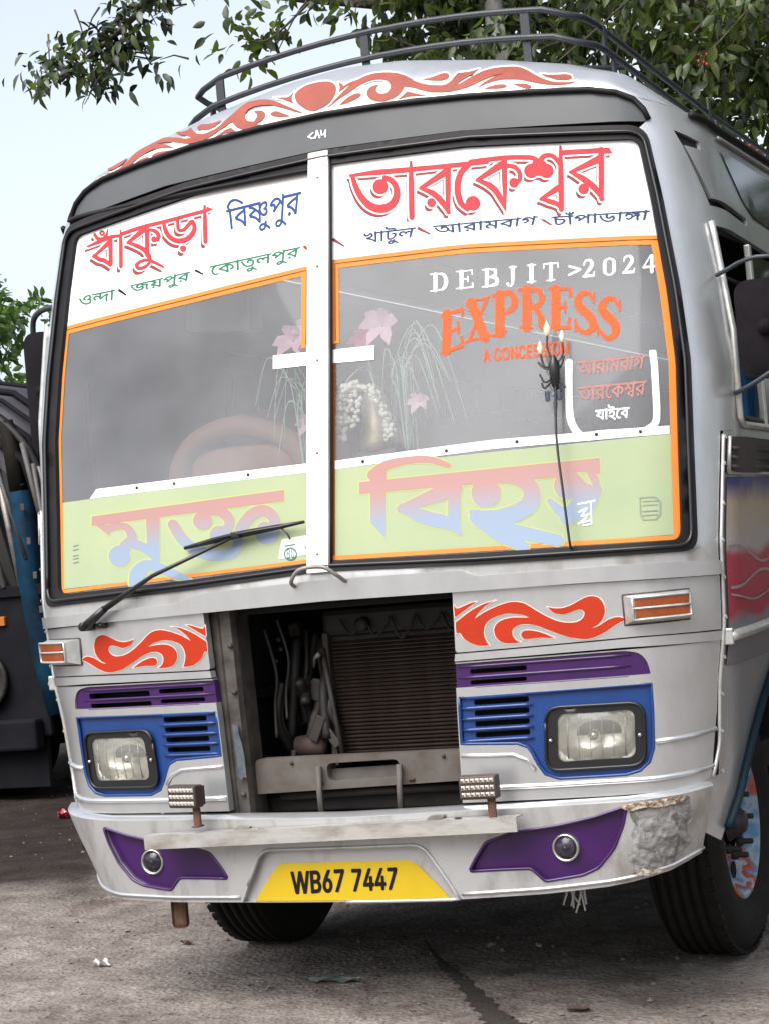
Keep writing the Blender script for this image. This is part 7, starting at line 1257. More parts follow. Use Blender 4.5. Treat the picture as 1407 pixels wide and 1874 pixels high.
mirror(1, (1.372, .33, 1.985), .072, .150, [([(1.238, .40, 2.172), (1.29, .34, 2.178), (1.34, .31, 2.19), (1.40, .30, 2.195), (1.44, .31, 2.17), (1.44, .33, 2.0)], .007), ([(1.25, .42, 1.805), (1.30, .34, 1.808), (1.37, .31, 1.835), (1.42, .31, 1.87), (1.44, .33, 1.95)], .008)])
mirror(-1, (-1.318, .50, 2.12), .062, .22, [([(-1.13, .44, 2.395), (-1.20, .45, 2.412), (-1.29, .48, 2.405), (-1.345, .52, 2.36), (-1.352, .54, 2.20), (-1.345, .55, 2.10), (-1.29, .58, 2.105)], .011), ([(-1.345, .55, 2.10), (-1.35, .56, 1.9), (-1.27, .50, 1.72), (-1.22, .45, 1.62)], .008)])
box('mirror_back_plate', (-1.24, .62, 1.95), (.10, .012, .40), BLACK, BUS)

# ================================================================== things behind the windscreen
DASH = 1.39
PINK = mat('pink_petal', (0.90, 0.55, 0.68), 0.6, vary=0.3, scale=14); MAG = mat('magenta_petal', (0.75, 0.03, 0.25), 0.6, vary=0.2)
FIBRE = mat('pale_green_fibre', (0.55, 0.80, 0.62), 0.5, vary=0.2); STEM = mat('green_stem', (0.12, 0.30, 0.13), 0.6, vary=0.2)
def bouquet(name, x, y, label, heads, sprays, seed):
    rr = random.Random(seed)
    e = empty(name, (x, y, DASH), label, 'flowers')
    V, F = lathe_geo([(0, .001), (0, .05), (.05, .045), (.12, .06), (.12, .05), (.02, .04)], (x, y, DASH), 'z', 16); mesh('pot', V, F, mat('pale_pot', (0.5, 0.46, 0.42), 0.5, vary=.2), e)
    for hx, hy, hz, r, m in heads:
        tube('stem', [(x, y, DASH + .1), ((x + hx) / 2 + rr.uniform(-.03, .03), (y + hy) / 2, (DASH + hz) / 2 + .1), (hx, hy, hz)], .004, STEM, e, 5, smooth_path=True)
        for k in range(6):
            t = 2 * PI * k / 6 + rr.uniform(-.2, .2); up = rr.uniform(.25, .9)
            d = Vector((math.cos(t), -.25 - up * .4, math.sin(t) * .8 + .15)).normalized(); sd_ = Vector((-math.sin(t), 0, math.cos(t) * .8)).normalized()
            c = Vector((hx, hy, hz)); V = []; F = []
            for i, (f, wd_, dz) in enumerate(((0, .08, 0), (.35, .26, .05), (.7, .24, .02), (1, .03, -.16))):
                p = c + d * r * f + Vector((0, 0, dz * r)); V += [p - sd_ * r * wd_, p + Vector((0, 0, -.05 * r)), p + sd_ * r * wd_]
            for i in range(3):
                for j in (0, 1): a = i * 3 + j; F.append((a, a + 1, a + 4, a + 3))
            mesh('petal', V, F, m, e)
    parts = []
    for (ax, az, bx, bz) in sprays:
        for q in range(2):
            j = rr.uniform(-.015, .015); top = ((ax + bx) / 2 + j, max(az, bz) + .035 + rr.uniform(0, .03))
            yy = y - rr.uniform(-.05, .06)
            P = catmull([(x + rr.uniform(-.02, .02), y, DASH + .12), (x + (ax - x) * .4, yy, az - .1), (ax + j, yy, az), (top[0], yy - .01, top[1]), (bx + j, yy - .02, bz)], 6)
            parts.append(tube_geo(P, [.0028, .0012], 4))
    V, F = merge(parts); tag(mesh('fibre_grass', V, F, FIBRE, e), kind='stuff')
    e.location = e.location + Vector((.034, -.08, -.007))
    return e
bouquet('artificial_flowers', -.20, .40, 'pink artificial lilies with arching pale fibres left of the white pillar', [(-.20, .36, 2.15, .072, PINK), (-.10, .34, 2.12, .07, MAG), (-.14, .36, 2.18, .06, PINK), (-.17, .36, 1.87, .05, PINK), (-.11, .38, 2.20, .05, PINK)], [(-.22, 2.04, -.33, 1.95), (-.24, 2.02, -.31, 1.83), (-.20, 1.98, -.32, 1.90), (-.16, 2.03, -.13, 1.80), (-.20, 1.90, -.30, 1.77), (-.2, 1.93, -.14, 1.85)], 3)
bouquet('artificial_flowers', .16, .42, 'pale pink artificial lily with tall drooping fibres right of the white pillar', [(.12, .37, 2.16, .080, PINK), (.05, .36, 2.12, .055, MAG), (.22, .38, 1.90, .045, PINK)], [(.16, 2.10, .25, 1.96), (.17, 2.06, .29, 1.86), (.18, 2.08, .36, 1.80), (.15, 2.0, .27, 1.84), (.19, 2.03, .34, 1.95), (.14, 2.02, .09, 1.90)], 5)
def garland():
    e = empty('flower_garland', (.06, .34, 2.02), 'white and cream flower garland hanging in an arch behind the right pane', 'garland')
    GAR = mat('jasmine_white', (0.88, 0.87, 0.74), 0.6, vary=0.25, scale=60)
    me = None; rr = random.Random(9)
    path = catmull([(-.02, .30, 1.80), (-.03, .30, 1.88), (-.01, .30, 1.95), (.02, .31, 1.975), (.05, .31, 1.96)], 8) + catmull([(.075, .31, 1.96), (.10, .30, 1.935), (.125, .30, 1.88), (.14, .30, 1.82), (.135, .30, 1.785)], 8)
    pts = [p + Vector((rr.uniform(-.012, .012), rr.uniform(-.012, .012), rr.uniform(-.008, .008))) for p in path for _ in range(2)]
    for x in np.linspace(-.035, .04, 7):
        for z in np.linspace(1.84, 1.97, 9):
            if (x - .0) ** 2 / .0016 + (z - 1.91) ** 2 / .0055 < 1.1: pts.append(Vector((x + rr.uniform(-.006, .006), .31, z + rr.uniform(-.006, .006))))
    for i, p in enumerate(pts):
        if me is None:
            bm = bmesh.new(); bmesh.ops.create_icosphere(bm, subdivisions=1, radius=.0095)
            for v in bm.verts: v.co *= 1 + .25 * math.sin(v.co.x * 900 + v.co.z * 700)
            o = bm_obj('flower_bead', bm, GAR, e, smooth=True); me = o.data
        else: o = link('flower_bead', me, None, e)
        o.location = p
    tube('garland_string', [(-.02, .31, 1.79), (-.02, .32, 1.96), (.055, .34, 2.03), (.10, .31, 1.95), (.138, .31, 1.80)], .002, FIBRE, e, 4, smooth_path=True)
    V, F = lathe_geo([(0, .001), (0, .06), (.03, .065), (.10, .05), (.16, .042), (.20, .03), (.22, .001)], (.045, .42, 1.76), 'z', 18)
    idol = mesh('framed_figure', V, F, mat('gilded_figure', (0.80, 0.66, 0.42), 0.35, 0.35, vary=0.35, scale=40)); tag(idol, 'small gilded shrine figure standing behind the white garland', 'figurine')
    box('shrine_plinth', (.045, .44, 1.575), (.16, .14, .37), mat('shrine_box', (0.22, 0.20, 0.19), 0.6, vary=.2), idol)
    for o in (e, idol): o.location = o.location + Vector((.060, -.135, -.012))
garland()
def candle():
    W_ = lambda s, z, d=.04: BODY(s, z, d)
    e = empty('lamp_stick', W_(.792, 1.398), 'thin black stick with three pale flame-shaped bulbs standing before the EXPRESS lettering', 'lamp stick')
    tube('stick', [W_(.795, 1.375, .012), W_(.792, 1.40, .03), W_(.773, 1.547), W_(.751, 1.713), W_(.745, 1.881), W_(.743, 1.90)], .0042, BLACK_G, e, 6, smooth_path=True)
    V, F = lathe_geo([(-.05, .006), (-.03, .014), (.0, .017), (.03, .018), (.05, .010), (.06, .004)], W_(.743, 1.905), 'z', 12); mesh('stick_head', V, F, BLACK_G, e)
    BULB = mat('pale_bulb', (0.80, 0.77, 0.55), 0.25, vary=0.1)
    for s, z, k in ((.703, 1.990, 1), (.726, 2.046, 1.25), (.769, 2.018, .9)):
        tube('bulb_arm', [W_(.743, 1.93), W_((s + .743) / 2 + (-.010 if s < .74 else .012), z - .055), W_(s, z - .016)], .0035, BLACK_G, e, 5, smooth_path=True)
        V, F = lathe_geo([(-.016 * k, .003), (-.008 * k, .008 * k), (.006 * k, .009 * k), (.018 * k, .004), (.024 * k, .001)], W_(s, z), 'z', 12); mesh('flame_bulb', V, F, BULB, e)
    for P in ([(.743, 1.915), (.711, 1.930), (.695, 1.950)], [(.743, 1.905), (.715, 1.885), (.698, 1.912)], [(.743, 1.90), (.715, 1.868), (.704, 1.885)], [(.743, 1.915), (.762, 1.93), (.772, 1.96)], [(.743, 1.90), (.760, 1.882), (.775, 1.862)], [(.743, 1.895), (.755, 1.878), (.762, 1.850)]):
        tube('wire_petal', [W_(*p) for p in P], .0034, BLACK_G, e, 5, smooth_path=True)
    for s in (.722, .756): box('tag_leaf', W_(s, 1.842), (.014, .004, .034), mat('blue_grey_tag', (0.05, 0.065, 0.09), 0.5, vary=.2), e)
candle()
def wiper_rag():
    V = []; F = []; rr = random.Random(4); parts = []
    for k in range(7):
        x = .655 + k * .008 + rr.uniform(-.004, .004); l = rr.uniform(.05, .085)
        parts.append(tube_geo(catmull([(x, .16, .345), (x + rr.uniform(-.012, .012), .155, .325), (x + rr.uniform(-.02, .02), .15, .345 - l)], 4), [.005, .003], 5))
    V, F = merge(parts); o = mesh('cloth_tassel', V, F, mat('dirty_white_cloth', (0.5, 0.49, 0.46), 0.85, vary=.3, scale=30)); tag(o, 'frayed whitish cloth tassel hanging below the right of the bumper', 'rag')
wiper_rag()

# ================================================================== litter
def litter(name, x, y, L_, W_, ang, m, label, cat, curl=.012, seed=1, print_m=None):
    rr = random.Random(seed); n, k = 12, 6; V = []; F = []
    for i in range(n + 1):
        for j in range(k + 1):
            u = (i / n - .5); v = (j / k - .5); w_ = W_ * (1 - .5 * abs(u * 2) ** 3)
            px = u * L_ + rr.uniform(-.003, .003); py = v * w_ + rr.uniform(-.003, .003)
            X = x + px * math.cos(ang) - py * math.sin(ang); Y = y + px * math.sin(ang) + py * math.cos(ang)
            V.append((X, Y, float(gz(X, Y)) + .004 + curl * (.5 + .5 * math.sin(u * 11 + seed) * math.cos(v * 7 + seed * 2)) * abs(v * 1.6) + rr.uniform(0, .003)))
    for i in range(n):
        for j in range(k): a = i * (k + 1) + j; F.append((a, a + 1, a + k + 2, a + k + 1))
    o = mesh(name, V, F, m); return tag(o, label, cat)
FOIL = mat('grey_green_wrapper', (0.30, 0.34, 0.30), 0.35, 0.3, color2=(0.14, 0.20, 0.16), scale=22, bump=.3, bscale=50)
wr = litter('flattened_wrapper', -.335, .48, .19, .055, .05, FOIL, 'flattened grey green plastic wrapper on the asphalt below the number plate', 'litter', .02, 2)
sheet('wrapper_print', [(-.36, .475), (-.31, .475), (-.31, .492), (-.36, .492)], 0, mat('green_wrapper_print', (0.03, 0.22, 0.10), 0.4, vary=.2), wr, chart=lambda s, z, d=0: Vector((s, z, float(gz(s, z)) + .022)))
litter('paper_scrap', -1.315, .565, .062, .03, .2, mat('white_paper_scrap', (0.62, 0.60, 0.56), 0.7, vary=.2, scale=20), 'small curled white paper scrap on the asphalt at lower left', 'litter', .03, 3)
litter('red_packet', -3.86, 4.18, .10, .07, .5, mat('red_packet_foil', (0.42, 0.04, 0.06), 0.4, color2=(0.6, 0.55, 0.5), scale=16, thresh=(.36, .42)), 'crumpled red and white packet on dark ground left of the bumper', 'litter', .09, 4)
for i, (x, y, L_, lab) in enumerate([(-3.50, 3.95, .10, 'tiny pale scrap of paper beside the bumper on dark ground'), (-5.2, 6.2, .16, 'thin pale strip of paper lying in the shade between the buses'), (.02, 1.05, .04, 'white fleck of paper under the bumper right of the plate'), (.20, 1.06, .035, 'white fleck of paper under the bumper, nearer the right wheel'), (-1.2, .98, .06, 'dark brown leaf lying on asphalt left of the left tyre'), (.62, .25, .07, 'dry brown leaf on asphalt right of the crack')]):
    m_ = mat('brown_dead_leaf', (0.09, 0.05, 0.035), 0.8, vary=.3, scale=20) if 'brown' in lab else mat('dull_paper', (0.5, 0.48, 0.45), 0.8, vary=.2, scale=20)
    litter('dead_leaf' if 'leaf' in lab else 'paper_fleck', x, y, L_, L_ * .45, i * .7, m_, lab, 'leaf' if 'leaf' in lab else 'litter', .02, 5 + i)

# ================================================================== the old bus parked behind on the left
def neighbour():
    x1, yf, x0 = -4.42, 5.0, -6.75
    NB = empty('parked_bus', (x1 - 1.1, 8, 0), 'shabby dark blue bus with rusty window bars parked behind at the left', 'bus')
    NAVY = mat('faded_navy_paint', (0.0035, 0.004, 0.007), 0.8, color2=(0.008, 0.008, 0.010), scale=6, bump=.15, bscale=20, spec=0.15)
    PLUM = mat('plum_grey_roof', (0.050, 0.044, 0.056), 0.6, color2=(0.02, 0.018, 0.024), scale=5, bump=.1)
    g0 = float(gz(x1, yf))
    # roof: curved sheet falling to the flank, with raised ribs
    sec = [(x0, 2.42), (x0 + .18, 2.72), (x0 + .7, 2.86), (x0 + 1.2, 2.89), (x1 - .80, 2.87), (x1 - .32, 2.76), (x1 - .08, 2.58), (x1, 2.28)]
    def section(y, dz, ins): return [(x0 + (x1 - x0) * (ins + (1 - 2 * ins) * (p[0] - x0) / (x1 - x0)), y, p[1] + dz) for p in sec]
    S = [section(yf - .02, -.42, .05), section(yf + .06, -.20, .03), section(yf + .22, -.07, .01), section(yf + .5, 0, 0), section(yf + 8, 0, 0)]
    V = [v for s in S for v in s]; n = len(sec); F = [(i * n + j, i * n + j + 1, (i + 1) * n + j + 1, (i + 1) * n + j) for i in range(len(S) - 1) for j in range(n - 1)]
    mesh('roof', V, F, PLUM, NB)
    for dy, dz, r in ((.0, -.34, .030), (.07, -.19, .022), (.16, -.10, .016), (.30, -.045, .022), (.62, 0, .018)):
        tube('roof_rib', [(p[0], yf + dy - .012, p[1] + dz + .012) for p in sec], r, NAVY, NB, 6)
    # front: lower body, deep screen, pillars
    box('front_panel', ((x0 + x1) / 2, yf + .02, .95), (x1 - x0 - .1, .06, .95), NAVY, NB, bevel=.02)
    box('windscreen', ((x0 + x1) / 2, yf + .07, 1.90), (x1 - x0 - .2, .02, .90), mat('dark_old_glass', (0.012, 0.014, 0.016), 0.12, vary=.3), NB)
    box('bumper', ((x0 + x1) / 2, yf - .06, .50), (x1 - x0 - .2, .10, .20), NAVY, NB, bevel=.02); box('front_apron', ((x0 + x1) / 2, yf + .06, .36), (x1 - x0 - .25, .04, .42), NAVY, NB)
    box('front_rail', ((x0 + x1) / 2, yf - .015, 1.42), (x1 - x0, .04, .07), NAVY, NB)
    box('orange_marker', (x1 - .40, yf - .02, 1.235), (.16, .03, .06), mat('orange_marker_lens', (0.42, 0.13, 0.02), 0.3, vary=.3), NB)
    for xa, xb, z0, z1, r in ((x1 - .48, x1 - .30, 2.22, 1.45, .020), (x1 - .30, x1 - .17, 2.30, 1.45, .022), (x1 - .62, x1 - .40, 1.95, 1.45, .022)):
        tube('screen_bar', [(xa, yf - .02, z0), (xb, yf - .03, z1)], r, STEEL, NB, 6)
    V, F = tube_geo([(x1 - .20, yf - .01, 2.52), (x1 - .15, yf - .015, 2.30), (x1 - .125, yf - .012, 2.06)], [.05, .065, .072], 4, .5); mesh('post_head', V, F, mat('dark_brown_post', (0.014, 0.012, 0.010), 0.8, vary=.4, scale=14, spec=.1), NB)
    for xa, za, xb, zb, r in ((x1 - .30, 2.36, x1 - .10, 1.62, .016), (x1 - .42, 2.40, x1 - .36, 1.60, .014), (x1 - .05, 2.36, x1 + .06, 1.75, .018), (x1 + .02, 2.22, x1 + .10, 1.40, .014), (x1 - .60, 2.18, x1 - .28, 1.92, .014)):
        tube('window_bar', [(xa, yf - .06, za), (xb, yf - .05, zb)], r, mat('dull_bar_steel', (0.10, 0.095, 0.09), 0.6, .3, vary=.4, scale=20), NB, 6)
    for k in range(6): box('rivet_plate', (x1 - .08 + k * .025, yf - .07, 1.95 - k * .22), (.03, .01, .045), GRIME, NB)
    V, F = lathe_geo([(0, .001), (0, .19), (-.05, .20), (-.05, .17), (-.01, .16)], (x1 - .52, yf - .02, .86), 'y', 24); mesh('headlight_ring', V, F, DARKMETAL, NB)
    # teal corner post running down into a rusty skirt
    TE = mat('teal_post', (0.003, 0.036, 0.068), 0.8, color2=(0.005, 0.010, 0.02), scale=7, bump=.15, bscale=16, spec=0.1)
    V, F = tube_geo([(x1 - .13, yf - .01, 2.10), (x1 - .10, yf - .02, 1.5), (x1 - .03, yf - .01, .95), (x1 + .03, yf, .62)], [.075, .085, .09, .085], 4, .5); mesh('corner_post', V, F, TE, NB)
    V, F = tube_geo([(x1 + .02, yf + .05, .80), (x1 + .06, yf + .12, .45), (x1 + .14, yf + .16, .12)], [.075, .065, .04], 6); mesh('rusty_skirt', V, F, RUST, NB)
    # flank
    box('side_panel', (x1 + .0, yf + 4.1, 1.0), (.05, 8.0, .95), NAVY, NB); box('side_panel_upper', (x1 - .02, yf + 4.1, 2.2), (.05, 8.0, .28), NAVY, NB)
    box('interior_dark', (x1 - .6, yf + 4.2, 1.75), (.04, 7.8, .7), VOID, NB)
    for k in range(7): box('window_post', (x1, yf + .35 + k * 1.1, 1.77), (.05, .07, .62), TE if k == 0 else NAVY, NB)
    for z in (1.60, 1.75, 1.90): tube('window_bar', [(x1 + .03, yf + .2, z), (x1 + .03, yf + 8, z)], .012, STEEL, NB, 6)
    tube('hanging_wire', [(x1 + .03, yf - .02, 2.20), (x1 + .12, yf - .04, 1.9), (x1 + .20, yf - .03, 1.62), (x1 + .26, yf, 1.55)], .014, STEEL, NB, 6, smooth_path=True)
    tube('wire_loop', [(x1 + .24, yf - .02, 1.55), (x1 + .19, yf - .02, 1.50), (x1 + .23, yf - .02, 1.44), (x1 + .28, yf - .02, 1.47), (x1 + .22, yf - .02, 1.38)], .010, STEEL, NB, 6, smooth_path=True)
    tube('roof_bar', [(x1 - .75, yf + .02, 2.76), (x1 - .35, yf - .02, 2.62), (x1 - .05, yf + .0, 2.32), (x1 + .06, yf + .02, 1.9), (x1 + .10, yf + .02, 1.6)], .022, DARKMETAL, NB, 6, smooth_path=True)
    for y in (yf + 1.5, yf + 6):
        e = empty('wheel', (x1 - .1, y, g0 + .46), 'x', 'x'); del e['label']; del e['category']; e.parent = NB; e.matrix_parent_inverse = NB.matrix_world.inverted()
        V, F = lathe_geo([(.02, .24), (.04, .30), (.03, .40), (0, .45), (-.2, .45), (-.22, .3)], (x1 - .06, y, g0 + .445), 'x', 40); mesh('tyre', V, F, TYRE, e)
        V, F = lathe_geo([(.02, .25), (-.05, .2), (-.04, .08), (.03, .07), (.04, .001)], (x1 - .06, y, g0 + .445), 'x', 30); mesh('rim', V, F, GRIME, e)
    V, F = lathe_geo([(0, .30), (0, .45), (-.22, .45), (-.22, .30)], (x1 - .62, yf + .5, g0 + .445), 'x', 40, closed=True)
    mesh('front_wheel', V, F, TYRE, NB)
    box('underbody', ((x0 + x1) / 2, yf + 4.2, .50), (x1 - x0 - .3, 7.8, .2), VOID, NB)
    for z in (1.02, 1.06, 1.10): box('vent_slat', (x1 + .03, yf + .05, z - .15), (.07, .02, .014), STEEL, NB)
neighbour()

# ================================================================== trees
def leaf_mesh(name, L_, W_, droop, fold):
    V = []; F = []
    st = ((0, .02), (.22, .75), (.5, 1.0), (.78, .62), (1, .02))
    for t, w_ in st:
        z = -droop * t * t * L_
        for k in (-1, 0, 1): V.append((k * w_ * W_ / 2, t * L_, z + abs(k) * fold * w_ * W_))
    for i in range(4):
        for j in (0, 1): a = i * 3 + j; F.append((a, a + 1, a + 4, a + 3))
    return np.array(V), F
LV = [leaf_mesh('leaf', 1, .46, .25, .18), leaf_mesh('leaf', 1, .38, .5, .12), leaf_mesh('leaf', 1, .52, .1, .22)]
def leaf_material(name, tones, transl=.35):
    m, nt, out, N, L = node_mat(name)
    gi = N('ShaderNodeNewGeometry'); tc = N('ShaderNodeTexCoord')
    nz = N('ShaderNodeTexNoise', i_Scale=1.6, i_Detail=4.0); L(tc.outputs['Object'], nz.inputs['Vector'])
    ad = N('ShaderNodeMath', operation='MULTIPLY_ADD', i_1=0.55); L(gi.outputs['Random Per Island'], ad.inputs[0])
    sc_ = N('ShaderNodeMath', operation='MULTIPLY', i_1=0.5); L(nz.outputs['Fac'], sc_.inputs[0]); L(sc_.outputs[0], ad.inputs[2])
    rp = N('ShaderNodeValToRGB'); L(ad.outputs[0], rp.inputs[0]); e = rp.color_ramp.elements
    while len(e) < len(tones): e.new(.5)
    for el, (p, c) in zip(e, tones): el.position = p; el.color = (*c, 1)
    b = N('ShaderNodeBsdfPrincipled', i_Roughness=0.42); L(rp.outputs[0], b.inputs['Base Color'])
    tl = N('ShaderNodeBsdfTranslucent'); mulc = N('ShaderNodeMixRGB', blend_type='MULTIPLY', i_0=1.0); L(rp.outputs[0], mulc.inputs[1]); mulc.inputs[2].default_value = (1.5, 1.7, .6, 1)
    L(mulc.outputs[0], tl.inputs[0])
    mx = N('ShaderNodeMixShader', i_0=transl); L(b.outputs[0], mx.inputs[1]); L(tl.outputs[0], mx.inputs[2]); L(mx.outputs[0], out.inputs[0])
    return m
LEAF = leaf_material('broad_leaf_green', [(.16, (.022, .032, .016)), (.40, (.042, .060, .024)), (.62, (.075, .105, .032)), (.84, (.14, .175, .045)), (.95, (.20, .095, .05))])
LEAF2 = leaf_material('pale_bush_green', [(.2, (.035, .07, .025)), (.55, (.07, .13, .04)), (.9, (.13, .20, .07))])
BARK = mat('grey_brown_bark', (0.11, 0.085, 0.065), 0.9, color2=(0.05, 0.04, 0.032), scale=14, bump=.5, bscale=26)
def leaves_cloud(name, clusters, m, parent, seed, size=(.085, .135), hang=.5):
    """clusters: (centre, radius, count); leaves grow in sprigs within each cluster so gaps stay between the sprigs."""
    r = np.random.default_rng(seed); VV = []; FF = []; base = 0
    for c, rad, cnt in clusters:
        nsp = max(1, cnt // 9)
        for _ in range(nsp):
            d = r.normal(size=3); d /= np.linalg.norm(d); tip = np.array(c) + d * np.array(rad) * r.uniform(.15, 1.0) ** .6
            od = d * .7 + r.normal(size=3) * .5; od[2] -= .2
            for k in range(9):
                p = tip + r.normal(size=3) * np.array([.075, .075, .06]); f = od + r.normal(size=3) * .75; f[2] -= hang; f /= np.linalg.norm(f)
                up = r.normal(size=3); up[2] += 1.2; sdv = np.cross(f, up); sdv /= np.linalg.norm(sdv) + 1e-9; nn = np.cross(sdv, f)
                V, F = LV[r.integers(3)]; s = r.uniform(*size)
                VV.append(p + (V[:, :1] * sdv + V[:, 1:2] * f + V[:, 2:] * nn) * s)
                FF.append(np.array(F) + base); base += len(V)
    V = np.concatenate(VV); Fq = np.concatenate(FF)
    me = bpy.data.meshes.new(name)
    me.vertices.add(len(V)); me.vertices.foreach_set('co', V.ravel())
    me.loops.add(Fq.size); me.loops.foreach_set('vertex_index', Fq.ravel().astype(np.int32))
    me.polygons.add(len(Fq)); me.polygons.foreach_set('loop_start', np.arange(0, Fq.size, 4, dtype=np.int32)); me.polygons.foreach_set('loop_total', np.full(len(Fq), 4, np.int32))
    me.polygons.foreach_set('use_smooth', [True] * len(Fq)); me.update(); me.validate()
    o = link(name, me, m, parent); return tag(o, kind='stuff')
def limb(P, r0, r1, parent, name='limb'):
    P = catmull(P, 6); V, F = tube_geo(P, [r0, r1], 8); return mesh(name, V, F, BARK, parent)
def big_tree():
    T = empty('broadleaf_tree', (1.6, 10.5, 0), 'large dark broadleaf tree overhanging the bus roof from behind at right', 'tree')
    limb([(1.6, 10.5, -.1), (1.5, 10.4, 2.0), (1.3, 10.2, 3.6)], .30, .22, T, 'trunk')
    rr = random.Random(21)
    ends = [(-1.6, 7.4, 4.9), (-.6, 7.0, 4.4), (.2, 6.8, 4.1), (1.4, 6.8, 4.4), (2.8, 7.6, 4.6), (-2.4, 7.8, 5.6), (0, 8, 6.2), (2.2, 9, 6.8), (4.0, 10, 5.6), (-3.6, 7.2, 5.6)]
    for e in ends: limb([(1.3, 10.2, 3.4), ((1.3 + e[0]) / 2 + rr.uniform(-.3, .3), (10.2 + e[1]) / 2, (3.6 + e[2]) / 2 + .5), e], .12, .025, T)
    limb([(-2.4, 7.8, 5.6), (-3.4, 7.3, 6.0), (-4.2, 7.0, 5.75), (-4.75, 6.95, 5.45), (-5.2, 6.9, 5.2)], .05, .012, T)
    cl = []
    for _ in range(150):                                                # the dense right side of the crown
        x = rr.uniform(-1.1, 4.8); y = rr.uniform(6.4, 11.5); z = rr.uniform(3.1, 7.2)
        cl.append(((x, y, z), (.55, .55, .42), 135))
    for _ in range(60): cl.append(((rr.uniform(-1.1, 1.5), rr.uniform(6.6, 8.0), rr.uniform(3.0, 5.0)), (.5, .5, .4), 110))
    for _ in range(90):                                                # thinner middle, sky showing through
        x = rr.uniform(-2.7, -.9); cl.append(((x, rr.uniform(6.6, 8.2), rr.uniform(4.62 + (-x - .9) * .20, 6.3)), (.34, .34, .24), 62))
    for c in ((-2.25, 6.9, 4.86), (-2.0, 6.9, 4.75), (-1.75, 7.0, 4.72), (-1.4, 7.0, 4.62), (-2.55, 7.0, 5.05)): cl.append((c, (.2, .2, .14), 54))
    for c in ((-3.45, 7.0, 5.28), (-3.22, 7.0, 5.42), (-3.0, 7.0, 5.36), (-2.82, 7.0, 5.52), (-3.6, 7.0, 5.12), (-3.75, 7.0, 5.30)): cl.append((c, (.17, .17, .11), 34))
    for c in ((-4.95, 6.95, 5.35), (-4.78, 7.0, 5.42), (-5.15, 6.95, 5.32), (-4.62, 7.0, 5.50), (-4.9, 7.0, 5.22), (-5.38, 6.92, 5.30), (-4.35, 7.05, 5.70)): cl.append((c, (.24, .2, .13), 40))
    leaves_cloud('foliage', cl, LEAF, T, 31)
    tw = []
    for _ in range(80):
        a = Vector((rr.uniform(-1.6, 1.2), rr.uniform(6.5, 7.6), rr.uniform(3.3, 5.2))); b = a + Vector((rr.uniform(-.6, .6), rr.uniform(-.2, .2), rr.uniform(-.4, .5)))
        tw.append(tube_geo(catmull([a, (a + b) / 2 + Vector((0, 0, rr.uniform(-.1, .1))), b], 4), [.010, .004], 5))
    for P in ([(-3.0, 7, 5.5), (-3.2, 7, 5.36), (-3.5, 7, 5.2), (-3.75, 7, 5.28)], [(-2.6, 7.1, 5.75), (-2.9, 7, 5.55), (-3.2, 7, 5.38), (-3.42, 7, 5.10)], [(-2.4, 7.2, 5.3), (-2.6, 7, 5.1), (-2.3, 6.95, 4.9), (-2.0, 6.9, 4.72)]): tw.append(tube_geo(catmull(P, 4), [.014, .004], 5))
    for k in range(12):
        a = Vector((rr.uniform(-5.3, -4.2), rr.uniform(6.8, 7.2), rr.uniform(5.2, 5.75))); b = a + Vector((rr.uniform(-.35, .1), rr.uniform(-.1, .1), rr.uniform(-.28, .08)))
        tw.append(tube_geo([a, (a + b) / 2 + Vector((0, 0, .03)), b], [.009, .003], 5))
    V, F = merge(tw); tag(mesh('twigs', V, F, BARK, T), kind='stuff')
    # the leaves of the outlying spray stand free against the sky: one by one
    mats = [mat('leaf_%s' % n, c, .4, vary=.25, scale=20) for n, c in (('dark', (.024, .036, .022)), ('mid', (.040, .058, .030)), ('fresh', (.066, .095, .036)))]
    protos = []
    for i, (V, F) in enumerate(LV):
        for m_ in mats:
            me = bpy.data.meshes.new('leaf'); me.from_pydata([tuple(v) for v in V], [], F); me.polygons.foreach_set('use_smooth', [True] * len(F)); me.materials.append(m_); me.update(); protos.append(me)
    cen = [(-4.95, 6.95, 5.35, .42, .20, 110), (-4.62, 6.95, 5.47, .30, .24, 84), (-5.40, 6.9, 5.30, .26, .12, 34), (-4.35, 7.0, 5.72, .30, .14, 30), (-4.85, 6.95, 5.12, .2, .12, 18), (-4.40, 6.95, 5.18, .22, .10, 12), (-4.02, 7.0, 5.72, .2, .06, 12)]
    for cx, cy, cz, rx, rz_, cnt in cen:
        for _ in range(cnt):
            t = rr.uniform(0, 2 * PI); q = math.sqrt(rr.random())
            p = Vector((cx + rx * q * math.cos(t), cy + rr.uniform(-.2, .2), cz + rz_ * q * math.sin(t)))
            f = Vector((rr.uniform(-1, 1), rr.uniform(-.8, .5), rr.uniform(-1.3, .35))).normalized(); up = Vector((rr.uniform(-.6, .6), rr.uniform(-1, .2), 1)).normalized()
            s_ = f.cross(up).normalized(); n_ = s_.cross(f); sc = rr.uniform(.09, .135)
            o = link('leaf', protos[rr.randrange(9)], None, None)
            o.matrix_world = Matrix(((s_.x * sc, f.x * sc, n_.x * sc, p.x), (s_.y * sc, f.y * sc, n_.y * sc, p.y), (s_.z * sc, f.z * sc, n_.z * sc, p.z), (0, 0, 0, 1)))
            o.parent = T; o.matrix_parent_inverse = T.matrix_world.inverted()
    # a few clusters of red berries
    BER = mat('red_berries', (0.35, 0.04, 0.03), 0.4, vary=.3, scale=30)
